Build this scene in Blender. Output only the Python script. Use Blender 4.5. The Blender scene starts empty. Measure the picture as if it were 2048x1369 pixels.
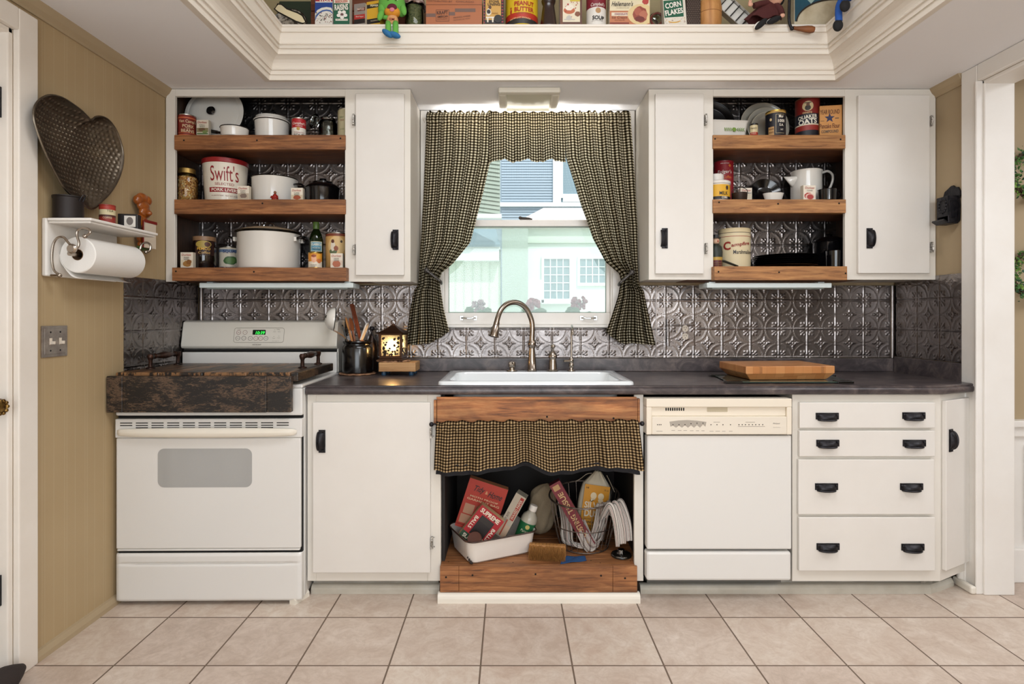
import bpy, math, random
import numpy as np
from mathutils import Vector, Matrix
random.seed(7)
S = bpy.context.scene
COL = S.collection
PI = math.pi
R = math.radians
# ---------------------------------------------------------------- camera frame
F, CX, CY, H = 1150.0, 1021.0, 632.0, 1.2
def X(px, Y): return (px - CX) * Y / F
def Z(py, Y): return H + (CY - py) * Y / F
YW, YF, YU, ZC, XL, XR = 3.05, 2.44, 2.745, 2.285, -1.65, 2.034

# ---------------------------------------------------------------- materials
def lin(c):
    if isinstance(c, str):
        c = c.lstrip('#'); c = tuple(int(c[i:i+2], 16) / 255 for i in (0, 2, 4))
    return tuple(x / 12.92 if x <= .04045 else ((x + .055) / 1.055) ** 2.4 for x in c[:3]) + (1.0,)
MATS = {}
def base_mat(name):
    m = bpy.data.materials.new(name); m.use_nodes = True
    nt = m.node_tree; b = nt.nodes['Principled BSDF']
    MATS[name] = m
    return m, nt, nt.nodes, nt.links, b
def N(nt, kind, **kw):
    n = nt.nodes.new(kind)
    for k, v in kw.items():
        if k.startswith('i_'):
            n.inputs[k[2:].replace('_', ' ')].default_value = v
        else: setattr(n, k, v)
    return n
def coords(nt, scale=(1, 1, 1), kind='Object', loc=(0, 0, 0), rot=(0, 0, 0)):
    t = nt.nodes.new('ShaderNodeTexCoord'); mp = nt.nodes.new('ShaderNodeMapping')
    mp.inputs['Scale'].default_value = scale; mp.inputs['Location'].default_value = loc; mp.inputs['Rotation'].default_value = rot
    nt.links.new(t.outputs[kind], mp.inputs['Vector'])
    return mp.outputs['Vector']
def noise(nt, vec, scale, detail=4, rough=.55, dist=0):
    n = nt.nodes.new('ShaderNodeTexNoise')
    n.inputs['Scale'].default_value = scale; n.inputs['Detail'].default_value = detail
    n.inputs['Roughness'].default_value = rough; n.inputs['Distortion'].default_value = dist
    nt.links.new(vec, n.inputs['Vector'])
    return n.outputs['Fac']
def ramp(nt, fac, stops, interp='LINEAR'):
    r = nt.nodes.new('ShaderNodeValToRGB'); r.color_ramp.interpolation = interp
    e = r.color_ramp.elements
    while len(e) > 1: e.remove(e[0])
    e[0].position = stops[0][0]; e[0].color = lin(stops[0][1])
    for p, c in stops[1:]:
        k = e.new(p); k.color = lin(c)
    nt.links.new(fac, r.inputs['Fac'])
    return r.outputs['Color']
def mixc(nt, fac, a, b, blend='MIX'):
    n = nt.nodes.new('ShaderNodeMix'); n.data_type = 'RGBA'; n.blend_type = blend
    for sock, v in ((n.inputs['Factor'], fac), (n.inputs['A'], a), (n.inputs['B'], b)):
        pass
    ins = [i for i in n.inputs if i.enabled]
    for sock, v in zip(ins, (fac, a, b)):
        if hasattr(v, 'is_linked'): nt.links.new(v, sock)
        elif isinstance(v, (int, float)): sock.default_value = v
        else: sock.default_value = lin(v)
    return [o for o in n.outputs if o.enabled][0]
def math_(nt, op, a, b=None, c=None):
    n = nt.nodes.new('ShaderNodeMath'); n.operation = op
    for i, v in enumerate((a, b, c)):
        if v is None: continue
        if hasattr(v, 'is_linked'): nt.links.new(v, n.inputs[i])
        else: n.inputs[i].default_value = v
    return n.outputs[0]
def bump(nt, b, h, strength=.3, dist=.002):
    n = nt.nodes.new('ShaderNodeBump'); n.inputs['Strength'].default_value = strength; n.inputs['Distance'].default_value = dist
    nt.links.new(h, n.inputs['Height']); nt.links.new(n.outputs['Normal'], b.inputs['Normal'])
def mat(name, color, rough=.5, metal=0, mottle=None, bmp=None, spec=None, coat=0, trans=0, ior=1.45, emit=None, estr=0, alpha=1):
    """plain material; mottle=(scale, other colour, amount), bmp=(scale, strength, distance)"""
    if name in MATS: return MATS[name]
    m, nt, nd, lk, b = base_mat(name)
    b.inputs['Base Color'].default_value = lin(color); b.inputs['Roughness'].default_value = rough; b.inputs['Metallic'].default_value = metal
    if spec is not None: b.inputs['Specular IOR Level'].default_value = spec
    if coat: b.inputs['Coat Weight'].default_value = coat; b.inputs['Coat Roughness'].default_value = .08
    if trans: b.inputs['Transmission Weight'].default_value = trans; b.inputs['IOR'].default_value = ior
    if emit is not None:
        b.inputs['Emission Color'].default_value = lin(emit); b.inputs['Emission Strength'].default_value = estr
    if mottle or bmp: v = coords(nt)
    if mottle:
        s, c2, amt = mottle
        f = ramp(nt, noise(nt, v, s, 6, .6), [(.5 - amt / 2, '#000000'), (.5 + amt / 2, '#ffffff')])
        lk.new(mixc(nt, f, color, c2), b.inputs['Base Color'])
    if bmp: bump(nt, b, noise(nt, v, bmp[0], 5), bmp[1], bmp[2])
    return m
def wood(name, light, mid, dark, axis='X', grain=30, stain=.5, rough=.55, stretch=14, scale=1.0):
    m, nt, nd, lk, b = base_mat(name)
    sc = {'X': (1, stretch, stretch), 'Y': (stretch, 1, stretch), 'Z': (stretch, stretch, 1)}[axis]
    v = coords(nt, tuple(x * scale for x in sc))
    v2 = coords(nt, tuple((2.2 if x == 1 else 7) * scale for x in sc))
    g = noise(nt, v, grain / 6, 8, .65, .6)
    c = ramp(nt, g, [(.3, dark), (.48, mid), (.68, light)])
    st = ramp(nt, noise(nt, v2, 1.6, 5, .6, .4), [(.5 - .12, '#000000'), (.5 + .2, '#ffffff')])
    c = mixc(nt, math_(nt, 'MULTIPLY', st, stain), c, dark)
    lk.new(c, b.inputs['Base Color']); b.inputs['Roughness'].default_value = rough
    bump(nt, b, g, .25, .001)
    return m
WHITE = mat('cabinet_paint', '#dfdad1', .42, mottle=(2.5, '#d5cfc5', .5), bmp=(60, .05, .001))
DOORW = mat('cabinet_door_paint', '#e0dcd6', .38, mottle=(3.0, '#d8d3cc', .5), bmp=(60, .04, .001))
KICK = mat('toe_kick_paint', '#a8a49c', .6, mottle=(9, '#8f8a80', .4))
TRIMW = mat('trim_paint', '#e2dcd0', .4, bmp=(50, .04, .001))
CROWN = mat('crown_paint', '#e0d8cc', .42, bmp=(40, .05, .001))
JAMBW = mat('door_casing_paint', '#e8e5e0', .42, mottle=(4, '#e0dbd4', .5))
CEIL = mat('ceiling_paint', '#e6e5e6', .8, bmp=(120, .06, .001))
TAN = mat('wall_tan_paint', '#a99678', .75, mottle=(2, '#a28f71', .5), bmp=(90, .08, .001))
BLACKIRON = mat('black_iron', '#17161a', .42, .55, mottle=(60, '#2c2a2e', .3), bmp=(160, .4, .002))
BLACKEN = mat('black_enamel', '#0b0a0c', .14, coat=.4)
BLACKRIM = mat('black_rim_enamel', '#15120f', .25)
WENAMEL = mat('white_enamel', '#dedad2', .16, coat=.5)
WENAMEL2 = mat('chipped_white_enamel', '#ddd6ce', .22, coat=.3)
NICKEL = mat('brushed_nickel', '#a59a8e', .24, 1.0)
CHROME = mat('chrome', '#cfd0d0', .12, 1.0)
STEEL = mat('tin_can_steel', '#a9a59c', .3, 1.0)
DARKHOLE = mat('dark_gap', '#0a0908', .9)
APPL = mat('appliance_white', '#dbd9d5', .28, coat=.2)
APPL2 = mat('appliance_bisque', '#e3d9c8', .35)
PINE = wood('reclaimed_pine', '#b17a4c', '#8e5a33', '#4d2e1a', 'X', 34, .6)
PINE2 = wood('pale_reclaimed_pine', '#c08e58', '#a37042', '#5f3b20', 'X', 34, .45)
PINEDARK = wood('dark_reclaimed_pine', '#8a5633', '#6c4024', '#3a2112', 'X', 34, .55)
INNER = wood('cabinet_inner_wood', '#4a3222', '#3a2618', '#22150c', 'Z', 24, .4)
WOODL = wood('utensil_beech', '#c98d55', '#b67a42', '#8d5a2c', 'Z', 24, .25)
BLOCK = None

# ---------------------------------------------------------------- mesh builder
TXT = {}
def text_mesh(s, bold=0.0):
    k = (s, bold)
    if k in TXT: return TXT[k]
    cu = bpy.data.curves.new('t', 'FONT'); cu.body = s; cu.size = 1; cu.align_x = 'CENTER'; cu.align_y = 'CENTER'
    cu.resolution_u = 3; cu.offset = bold
    o = bpy.data.objects.new('t', cu)
    me = bpy.data.meshes.new_from_object(o)
    v = np.array([tuple(p.co)[:2] for p in me.vertices]) if len(me.vertices) else np.zeros((0, 2))
    f = [tuple(p.vertices) for p in me.polygons]
    bpy.data.objects.remove(o); bpy.data.curves.remove(cu); bpy.data.meshes.remove(me)
    if len(v):
        lo, hi = v.min(0), v.max(0)
        v = (v - (lo + hi) / 2) / np.maximum(hi - lo, 1e-6)
    TXT[k] = (v, f)
    return TXT[k]
WOFF = {}
def _tag(o, label=None, cat=None, group=None, kind=None):
    if label: o['label'] = label
    if cat: o['category'] = cat
    if group: o['group'] = group
    if kind: o['kind'] = kind
    return o
def thing(name, label, cat, loc=(0, 0, 0), rot=(0, 0, 0), group=None):
    o = bpy.data.objects.new(name, None); COL.objects.link(o); o.location = loc; o.rotation_euler = rot
    o.empty_display_size = .05
    WOFF[o.name] = Vector(loc)
    return _tag(o, label, cat, group)
class MB:
    def __init__(s):
        s.v, s.f, s.m, s.s, s.uv = [], [], [], [], None
    def add(s, verts, faces, mi=0, smooth=False, M=None):
        n = len(s.v)
        if M is not None: verts = [tuple(M @ Vector(p)) for p in verts]
        s.v.extend(tuple(p) for p in verts)
        for f in faces:
            s.f.append(tuple(i + n for i in f)); s.m.append(mi); s.s.append(smooth)
        return s
    def box(s, x0, x1, y0, y1, z0, z1, mi=0, M=None):
        if x0 > x1: x0, x1 = x1, x0
        if y0 > y1: y0, y1 = y1, y0
        if z0 > z1: z0, z1 = z1, z0
        v = [(x0,y0,z0),(x1,y0,z0),(x1,y1,z0),(x0,y1,z0),(x0,y0,z1),(x1,y0,z1),(x1,y1,z1),(x0,y1,z1)]
        return s.add(v, [(3,2,1,0),(4,5,6,7),(0,1,5,4),(1,2,6,5),(2,3,7,6),(3,0,4,7)], mi, False, M)
    def lathe(s, prof, c=(0, 0, 0), seg=32, mi=0, M=None, smooth=True, sx=1, sy=1, a0=0, a1=2 * PI):
        full = abs(a1 - a0 - 2 * PI) < 1e-6
        n = seg if full else seg + 1
        verts, faces, rings = [], [], []
        for r, z in prof:
            if r <= 1e-6:
                rings.append([len(verts)]); verts.append((c[0], c[1], c[2] + z))
            else:
                ring = []
                for i in range(n):
                    a = a0 + (a1 - a0) * i / seg
                    ring.append(len(verts)); verts.append((c[0] + r * math.cos(a) * sx, c[1] + r * math.sin(a) * sy, c[2] + z))
                rings.append(ring)
        mis = mi if isinstance(mi, (list, tuple)) else [mi] * (len(prof) - 1)
        for k in range(len(prof) - 1):
            A, B = rings[k], rings[k + 1]; fs = []
            for i in range(seg if full else seg):
                j = (i + 1) % n if full else i + 1
                if len(A) == 1 and len(B) == 1: continue
                if len(A) == 1: fs.append((A[0], B[j], B[i]))
                elif len(B) == 1: fs.append((A[i], A[j], B[0]))
                else: fs.append((A[i], A[j], B[j], B[i]))
            nb = len(s.f)
            if k == 0: base = len(s.v); s.v.extend(tuple(M @ Vector(p)) if M is not None else p for p in verts)
            for f in fs:
                s.f.append(tuple(i + base for i in f)); s.m.append(mis[k]); s.s.append(smooth)
        return s
    def tube(s, pts, r, seg=8, mi=0, closed=False, caps=True, M=None):
        pts = [Vector(p) for p in pts]; n = len(pts)
        rs = r if isinstance(r, (list, tuple)) else [r] * n
        verts, faces = [], []
        up = None
        for i, p in enumerate(pts):
            a = pts[(i - 1) % n] if (closed or i > 0) else p
            b = pts[(i + 1) % n] if (closed or i < n - 1) else p
            t = (b - a).normalized() if (b - a).length > 1e-9 else Vector((0, 0, 1))
            if up is None:
                up = Vector((0, 0, 1)) if abs(t.z) < .9 else Vector((1, 0, 0))
            side = t.cross(up)
            if side.length < 1e-6: side = t.cross(Vector((0, 1, 0)))
            side.normalize(); up = side.cross(t).normalized()
            for k in range(seg):
                a_ = 2 * PI * k / seg
                verts.append(tuple(p + side * (math.cos(a_) * rs[i]) + up * (math.sin(a_) * rs[i])))
        m = n if closed else n - 1
        for i in range(m):
            for k in range(seg):
                i2 = (i + 1) % n
                faces.append((i * seg + k, i * seg + (k + 1) % seg, i2 * seg + (k + 1) % seg, i2 * seg + k))
        if caps and not closed:
            faces.append(tuple(range(seg))[::-1]); faces.append(tuple((n - 1) * seg + k for k in range(seg)))
        return s.add(verts, faces, mi, True, M)
    def prism(s, poly, d0, d1, plane='XZ', mi=0, M=None, smooth=False):
        n = len(poly)
        def P(a, b, d):
            return {'XZ': (a, d, b), 'XY': (a, b, d), 'YZ': (d, a, b)}[plane]
        v = [P(a, b, d0) for a, b in poly] + [P(a, b, d1) for a, b in poly]
        f = [tuple(range(n)), tuple(range(2 * n - 1, n - 1, -1))]
        s.add(v, f, mi, False, M)
        nb = len(s.v) - 2 * n
        for i in range(n):
            j = (i + 1) % n
            s.f.append((nb + i, nb + n + i, nb + n + j, nb + j)); s.m.append(mi); s.s.append(smooth)
        return s
    def sphere(s, c, r, mi=0, seg=20, rings=10, M=None):
        if not isinstance(r, (list, tuple)): r = (r, r, r)
        prof = [(math.sin(PI * i / rings), -math.cos(PI * i / rings)) for i in range(rings + 1)]
        prof[0] = (0, -1); prof[-1] = (0, 1)
        T = Matrix.Translation(c) @ Matrix.Diagonal((r[0], r[1], r[2], 1))
        if M is not None: T = M @ T
        return s.lathe(prof, (0, 0, 0), seg, mi, T)
    def grid(s, fn, nu, nv, mi=0, smooth=True, uvf=None, closed_u=False, thick=None):
        n0 = len(s.v); verts = []
        for j in range(nv + 1):
            for i in range(nu + 1):
                verts.append(fn(i / nu, j / nv))
        faces = []
        for j in range(nv):
            for i in range(nu):
                a = j * (nu + 1) + i
                faces.append((a, a + 1, a + nu + 2, a + nu + 1))
        s.add(verts, faces, mi, smooth)
        if uvf:
            if s.uv is None: s.uv = {}
            for j in range(nv + 1):
                for i in range(nu + 1):
                    s.uv[n0 + j * (nu + 1) + i] = uvf(i / nu, j / nv)
        return s
    def build(s, name, mats, parent=None, world=False, loc=None, rot=None, bevel=0, label=None, cat=None, group=None, kind=None, subsurf=0, solid=0, seg=2):
        me = bpy.data.meshes.new(name)
        vs = s.v
        if world:
            if parent is not None: off = WOFF.get(parent.name, Vector((0, 0, 0)))
            elif loc is not None: off = Vector(loc)
            else: off = Vector((0, 0, 0))
            vs = [(a - off.x, b - off.y, c - off.z) for a, b, c in vs]
        me.from_pydata(vs, [], s.f)
        mats = mats if isinstance(mats, (list, tuple)) else [mats]
        for m in mats: me.materials.append(m)
        me.polygons.foreach_set('material_index', s.m)
        me.polygons.foreach_set('use_smooth', s.s)
        if s.uv is not None:
            uvl = me.uv_layers.new(name='UVMap')
            li = np.empty(len(me.loops), dtype=np.int32); me.loops.foreach_get('vertex_index', li)
            arr = np.array([s.uv.get(int(i), (0, 0)) for i in li], dtype=np.float32)
            uvl.data.foreach_set('uv', arr.ravel())
        me.update()
        if any(s.s): me.set_sharp_from_angle(angle=R(38))
        o = bpy.data.objects.new(name, me); COL.objects.link(o)
        if parent is not None: o.parent = parent
        if loc is not None: o.location = loc
        if rot is not None: o.rotation_euler = rot
        pw = WOFF.get(parent.name, Vector((0, 0, 0))) if parent is not None else Vector((0, 0, 0))
        WOFF[o.name] = pw + (Vector(loc) if loc is not None else Vector((0, 0, 0)))
        if solid:
            md = o.modifiers.new('Solidify', 'SOLIDIFY'); md.thickness = solid; md.offset = 0
        if bevel:
            md = o.modifiers.new('Bevel', 'BEVEL'); md.width = bevel; md.segments = seg; md.limit_method = 'ANGLE'; md.angle_limit = R(40)
        if subsurf:
            md = o.modifiers.new('Subdivision', 'SUBSURF'); md.levels = subsurf; md.render_levels = subsurf
        return _tag(o, label, cat, group, kind)
def rrect(w, h, r, n=5, cx=0, cy=0):
    """rounded rectangle outline"""
    p = []
    for (sx, sy, a) in ((1, 1, 0), (-1, 1, 90), (-1, -1, 180), (1, -1, 270)):
        for i in range(n + 1):
            t = R(a + 90 * i / n)
            p.append((cx + sx * (w / 2 - r) + r * math.cos(t), cy + sy * (h / 2 - r) + r * math.sin(t)))
    return p
def ellipse(rx, ry, n=24, cx=0, cy=0): return [(cx + rx * math.cos(2*PI*i/n), cy + ry * math.sin(2*PI*i/n)) for i in range(n)]
def spline(pts, n=8):
    """Catmull-Rom through points"""
    pts = [Vector(p) for p in pts]; out = []
    for i in range(len(pts) - 1):
        p0 = pts[max(i-1, 0)]; p1 = pts[i]; p2 = pts[i+1]; p3 = pts[min(i+2, len(pts)-1)]
        for k in range(n):
            t = k / n
            out.append(.5 * ((2*p1) + (-p0+p2)*t + (2*p0-5*p1+4*p2-p3)*t*t + (-p0+3*p1-3*p2+p3)*t**3))
    out.append(pts[-1])
    return out
def add_text(mb, s, c, w, h, mi=0, bold=0.0, slant=0.0, tilt=0.0, wrap=None, y=0.0, arc=0.0, M=None):
    """flat lettering in the local XZ plane at local y (facing -Y), or wrapped round a cylinder of radius wrap"""
    v, f = text_mesh(s, bold)
    ct, st = math.cos(tilt), math.sin(tilt)
    out = []
    for a, b in v:
        x = a * w + slant * b * h; z = b * h + arc * (1 - (2 * a) ** 2)
        x, z = x * ct - z * st, x * st + z * ct
        x += c[0]; z += c[1]
        if wrap:
            t = x / wrap
            out.append((wrap * math.sin(t), -wrap * math.cos(t), z))
        else: out.append((x, y, z))
    mb.add(out, f, mi, False, M)
INK = {}
def ink(hexc): 
    return mat('ink_' + hexc.strip('#'), hexc, .5)
# ================================================================ SETTING
def floor_mat():
    m, nt, nd, lk, b = base_mat('floor_tile')
    P = .3143
    t = nt.nodes.new('ShaderNodeTexCoord'); sp = nt.nodes.new('ShaderNodeSeparateXYZ'); lk.new(t.outputs['Object'], sp.inputs[0])
    u = math_(nt, 'DIVIDE', math_(nt, 'ADD', sp.outputs['X'], 1.3597 + 20 * P), P)
    v = math_(nt, 'DIVIDE', math_(nt, 'SUBTRACT', sp.outputs['Y'], 2.285 - 20 * P), P)
    fu, fv = math_(nt, 'FRACT', u), math_(nt, 'FRACT', v)
    def edge(f):
        return math_(nt, 'MINIMUM', f, math_(nt, 'SUBTRACT', 1.0, f))
    d = math_(nt, 'MINIMUM', edge(fu), edge(fv))
    g = math_(nt, 'LESS_THAN', d, .0095)
    cell = nt.nodes.new('ShaderNodeCombineXYZ')
    lk.new(math_(nt, 'FLOOR', u), cell.inputs[0]); lk.new(math_(nt, 'FLOOR', v), cell.inputs[1])
    wn = nt.nodes.new('ShaderNodeTexWhiteNoise'); lk.new(cell.outputs[0], wn.inputs['Vector'])
    off = nt.nodes.new('ShaderNodeVectorMath'); off.operation = 'MULTIPLY_ADD'
    lk.new(wn.outputs['Color'], off.inputs[0]); off.inputs[1].default_value = (30, 30, 30); lk.new(t.outputs['Object'], off.inputs[2])
    n1 = noise(nt, off.outputs[0], 7, 8, .68, 1.2); n2 = noise(nt, off.outputs[0], 26, 8, .7, 1.6)
    c = ramp(nt, n1, [(.3, '#b7a394'), (.5, '#c8b8aa'), (.72, '#d5c8bc')])
    c = mixc(nt, ramp(nt, n2, [(.44, '#000000'), (.62, '#aaaaaa')]), c, '#b09a8a')
    c = mixc(nt, .10, c, wn.outputs['Value'], 'OVERLAY')
    c = mixc(nt, g, c, '#6b5a4c')
    lk.new(c, b.inputs['Base Color'])
    lk.new(mixc(nt, g, '#a0a0a0', '#e8e8e8'), b.inputs['Roughness'])
    h = math_(nt, 'SUBTRACT', math_(nt, 'MULTIPLY', n2, .25), g)
    bump(nt, b, h, .35, .003)
    return m
FLOOR = floor_mat()
MB().box(-3.6, 4.6, -2.2, 3.1, -.1, 0).build('floor', FLOOR, kind='structure')

def panel_mat():
    m, nt, nd, lk, b = base_mat('grooved_tan_panelling')
    t = nt.nodes.new('ShaderNodeTexCoord'); sp = nt.nodes.new('ShaderNodeSeparateXYZ'); lk.new(t.outputs['Object'], sp.inputs[0])
    y = math_(nt, 'ADD', sp.outputs['Y'], 10)
    h = None
    for per, off in ((.102, 0), (.102, .012), (.102, .062)):
        f = math_(nt, 'FRACT', math_(nt, 'DIVIDE', math_(nt, 'ADD', y, off), per))
        g = math_(nt, 'LESS_THAN', f, .028)
        h = g if h is None else math_(nt, 'MAXIMUM', h, g)
    n1 = noise(nt, coords(nt), 1.6, 3)
    c = ramp(nt, n1, [(.3, '#a9926d'), (.7, '#b19b77')])
    c = mixc(nt, math_(nt, 'MULTIPLY', h, .35), c, '#bfae90')
    lk.new(c, b.inputs['Base Color']); b.inputs['Roughness'].default_value = .62
    fine = noise(nt, coords(nt, (1, 40, 3)), 20, 3)
    bump(nt, b, math_(nt, 'SUBTRACT', math_(nt, 'MULTIPLY', fine, .12), h), .5, .002)
    return m
PANEL = panel_mat()
# back wall round the window opening (opening X -.375..+.575, Z 1.155..2.2)
WX0, WX1, WZ0, WZ1 = X(884, YW), X(1226, YW), 1.15, 2.21
w = MB()
w.box(XL - .15, WX0, YW, YW + .14, 0, 3.1); w.box(WX1, XR + .14, YW, YW + .14, 0, 3.1)
w.box(WX0, WX1, YW, YW + .14, 0, WZ0); w.box(WX0, WX1, YW, YW + .14, WZ1, 3.1)
w.build('wall_back', TAN, kind='structure')
# left wall with the door opening (Y .95..1.905)
w = MB(); w.box(XL - .13, XL, 1.905, YW, 0, 3.1); w.box(XL - .13, XL, -2.2, 1.0, 0, 3.1); w.box(XL - .13, XL, 1.0, 1.905, 2.15, 3.1)
w.build('wall_left', PANEL, kind='structure')
w = MB(); w.box(XR, XR + .128, 2.48, YW, 0, 3.1); w.box(XR, XR + .128, -2.2, .9, 0, 3.1); w.box(XR, XR + .128, .9, 2.48, 2.213, 3.1)
w.build('wall_right', TAN, kind='structure')
w = MB(); w.box(XL - .13, -1.1, -2.3, -2.2, 0, 3.1); w.box(1.5, 4.6, -2.3, -2.2, 0, 3.1); w.box(-1.1, 1.5, -2.3, -2.2, 2.15, 3.1); w.box(-1.1, 1.5, -2.3, -2.2, 0, .35)
w.build('wall_front', TAN, kind='structure')
# adjoining room
w = MB(); w.box(XR + .1285, 4.6, 2.612, 2.75, .72, 3.1); w.build('wall_dining', TAN, kind='structure')
w = MB(); w.box(XR + .1285, 4.6, 2.6, 2.75, 0, .70); w.box(XR + .1285, 4.6, 2.57, 2.75, .70, .73); w.box(XR + .1285, 4.6, 2.585, 2.6, .655, .70)
w.box(XR + .1285, 4.6, 2.58, 2.6, .0, .15)
w.box(2.32, 3.2, 2.585, 2.6, .2, .62)
w.build('trim_dining_wainscot', JAMBW, bevel=.004, kind='structure')
MB().box(4.5, 4.6, -2.2, 2.75, 0, 3.1).build('wall_dining_far', TAN, kind='structure')
# ceilings: soffit with the tray opening
TX0, TX1, TY1, TY0 = X(538, 2.631), X(1671, 2.631), 2.631, -.2
c = MB()
c.box(XL, TX0, -2.2, 2.762, ZC, ZC + .05); c.box(TX1, XR, -2.2, 2.762, ZC, ZC + .05)
c.box(TX0, TX1, TY1, 2.762, ZC, ZC + .05); c.box(-.684, .85, 2.762, YW, ZC, ZC + .05); c.box(1.73, XR, 2.762, YW, ZC, ZC + .05); c.box(TX0, TX1, -2.2, TY0, ZC, ZC + .05)
c.build('ceiling_soffit', CEIL, kind='structure')
MB().box(XR + .1285, 4.6, -2.2, 2.75, 2.5, 2.55).build('ceiling_dining', CEIL, kind='structure')
MB().box(XL, XR, -2.2, YW, 3.02, 3.1).build('ceiling', CEIL, kind='structure')
# ledge above the crown, and tray side walls set back
ZL = Z(48.5, 2.535)
c = MB()
A_ = .4
c.box(TX0 - A_, TX1 + A_, 2.64, 3.0, ZL - .035, ZL - .001); c.box(TX0 - A_, TX0 - .01, TY0 - A_, 2.64, ZL - .035, ZL - .001); c.box(TX1 + .01, TX1 + A_, TY0 - A_, 2.64, ZL - .035, ZL - .001)
c.build('ceiling_ledge', CROWN, kind='structure')
c = MB()
c.box(TX0 - A_, TX1 + A_, 2.86, 2.9, ZL, 3.02); c.box(TX0 - A_ , TX0 - A_ + .04, TY0 - A_, 2.86, ZL, 3.02); c.box(TX1 + A_ - .04, TX1 + A_, TY0 - A_, 2.86, ZL, 3.02)
c.build('wall_tray', mat('tray_wall_olive', '#b0a17c', .7), kind='structure')
# crown moulding of the tray: profile (image row at the back run, offset into the room)
PR = [(161, .0), (160.3, -.003), (149.5, -.006), (149, -.012), (141, -.015), (139.5, -.022), (137, -.024), (135, -.021), (131, -.024), (126, -.029), (119, -.039), (112, -.053), (109, -.061), (108, -.068),
      (98, -.071), (97, -.078), (95, -.081), (92.5, -.079), (92, -.074), (89, -.075), (88, -.083), (87, -.083), (86, -.079), (75, -.083), (65, -.088), (63.5, -.095), (54.5, -.096), (53, -.1), (48.8, -.101), (48.5, -.099)]
prof = [(a, Z(y, TY1 + a)) for y, a in PR] + [(.03, ZL), (.03, ZC - .001)]
cr = MB()
def crown_ring(a): return (TX0 - a, TX1 + a, TY0 - a, TY1 + a)
vs = []
for a, z in prof:
    x0, x1, y0, y1 = TX0 - a, TX1 + a, TY0 - a, TY1 + a
    vs += [(x0, y0, z), (x1, y0, z), (x1, y1, z), (x0, y1, z)]
fs = []
for k in range(len(prof)):
    k2 = (k + 1) % len(prof)
    for i in range(4):
        j = (i + 1) % 4
        fs.append((k * 4 + i, k * 4 + j, k2 * 4 + j, k2 * 4 + i))
cr.add(vs, fs)
cr.build('trim_1', CROWN, kind='structure')
# tan cove between wall and ceiling on the left and right walls
for nm, xs, y0, y1 in (('trim_2', 1, -2.2, YU - .0), ('trim_3', -1, 2.57, YU)):
    x = XL if xs == 1 else XR
    p = [(x, ZC), (x + xs * .034, ZC), (x + xs * .031, ZC - .008), (x + xs * .022, ZC - .024), (x + xs * .009, ZC - .036), (x + xs * .007, ZC - .045), (x, ZC - .045)]
    mb = MB()
    mb.prism([(a, b) for a, b in p], y0, y1, 'XZ')
    mb.build(nm, TAN, kind='structure')
# baseboard strip on the left
p = [(XL, 0), (XL + .02, 0), (XL + .018, .016), (XL + .008, .032), (XL, .036)]
MB().prism(p, 1.985, 2.75, 'XZ').build('baseboard_left', TAN, kind='structure')
# left door, casing
d = MB()
d.box(XL, XL + .022, 1.905, 1.983, 0, 2.222); d.box(XL, XL + .022, .92, 1.0, 0, 2.222); d.box(XL, XL + .0221, 1.0, 1.905, 2.148, 2.222)
d.box(XL - .13, XL + .002, 1.885, 1.906, 0, 2.15); d.box(XL - .13, XL + .002, 1.0, 1.02, 0, 2.15); d.box(XL - .13, XL + .002, 1.0, 1.905, 2.13, 2.15)
d.build('trim_4', mat('worn_casing_paint', '#e6dfd6', .45, mottle=(5, '#dfd7cc', .4)), bevel=.004, kind='structure')
dr = MB(); dr.box(XL - .075, XL - .032, 1.03, 1.872, .01, 2.12)
for (a, b) in ((.15, .95), (1.12, 2.0)):
    for (c0, c1) in ((1.12, 1.42), (1.5, 1.79)):
        dr.box(XL - .033, XL - .022, c0, c1, a, b)
door = dr.build('door_1', mat('old_door_paint', '#ddd8d2', .45, mottle=(5, '#d6cfc7', .4)), bevel=.006, kind='structure')
kn = MB(); ky, kz = 1.836, Z(815, 1.84)
M = Matrix.Translation((XL - .032, ky, kz)) @ Matrix.Rotation(R(90), 4, 'Y')
kn.lathe([(0, 0), (.026, 0), (.027, .004), (.012, .008), (.010, .022), (.018, .03), (.027, .04), (.0285, .048), (.024, .058), (.018, .061), (.016, .058), (.008, .062), (0, .062)], (0, 0, 0), 24, 0, M)
for k in range(10):
    a = 2 * PI * k / 10
    kn.sphere((XL - .032 + .058, ky + .021 * math.cos(a), kz + .021 * math.sin(a)), (.005, .006, .006), 0, 8, 6)
kn.build('door_knob', mat('old_brass', '#9a7b45', .3, 1.0, mottle=(80, '#5d4526', .3)), door)
hw = MB()
for z in (.25, 1.85): hw.box(XL - .034, XL - .018, 1.868, 1.886, z, z + .1)
hw.build('door_hinge', BLACKIRON, door)
# right doorway casing
d = MB()
d.box(XR - .022, XR, 2.48, 2.568, 0, ZC - .001); d.box(XR - .022, XR, .82, .9, 0, ZC - .001)
d.box(XR - .0221, XR, .9, 2.48, 2.213, ZC - .001)
d.box(XR - .03, XR, 2.474, 2.484, 0, 2.213)
d.box(XR - .001, XR + .129, 2.465, 2.481, 0, 2.2131); d.box(XR - .001, XR + .129, .899, .915, 0, 2.2131); d.box(XR - .001, XR + .129, .9, 2.48, 2.197, 2.214)
d.build('trim_5', JAMBW, bevel=.004, kind='structure')
d = MB(); d.box(XR - .03, XR, 2.54, 2.572, 0, .86); d.tube([(XR - .034, 2.556, 0), (XR - .034, 2.556, .87)], .015, 10); d.build('trim_6', JAMBW, kind='structure')
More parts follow.
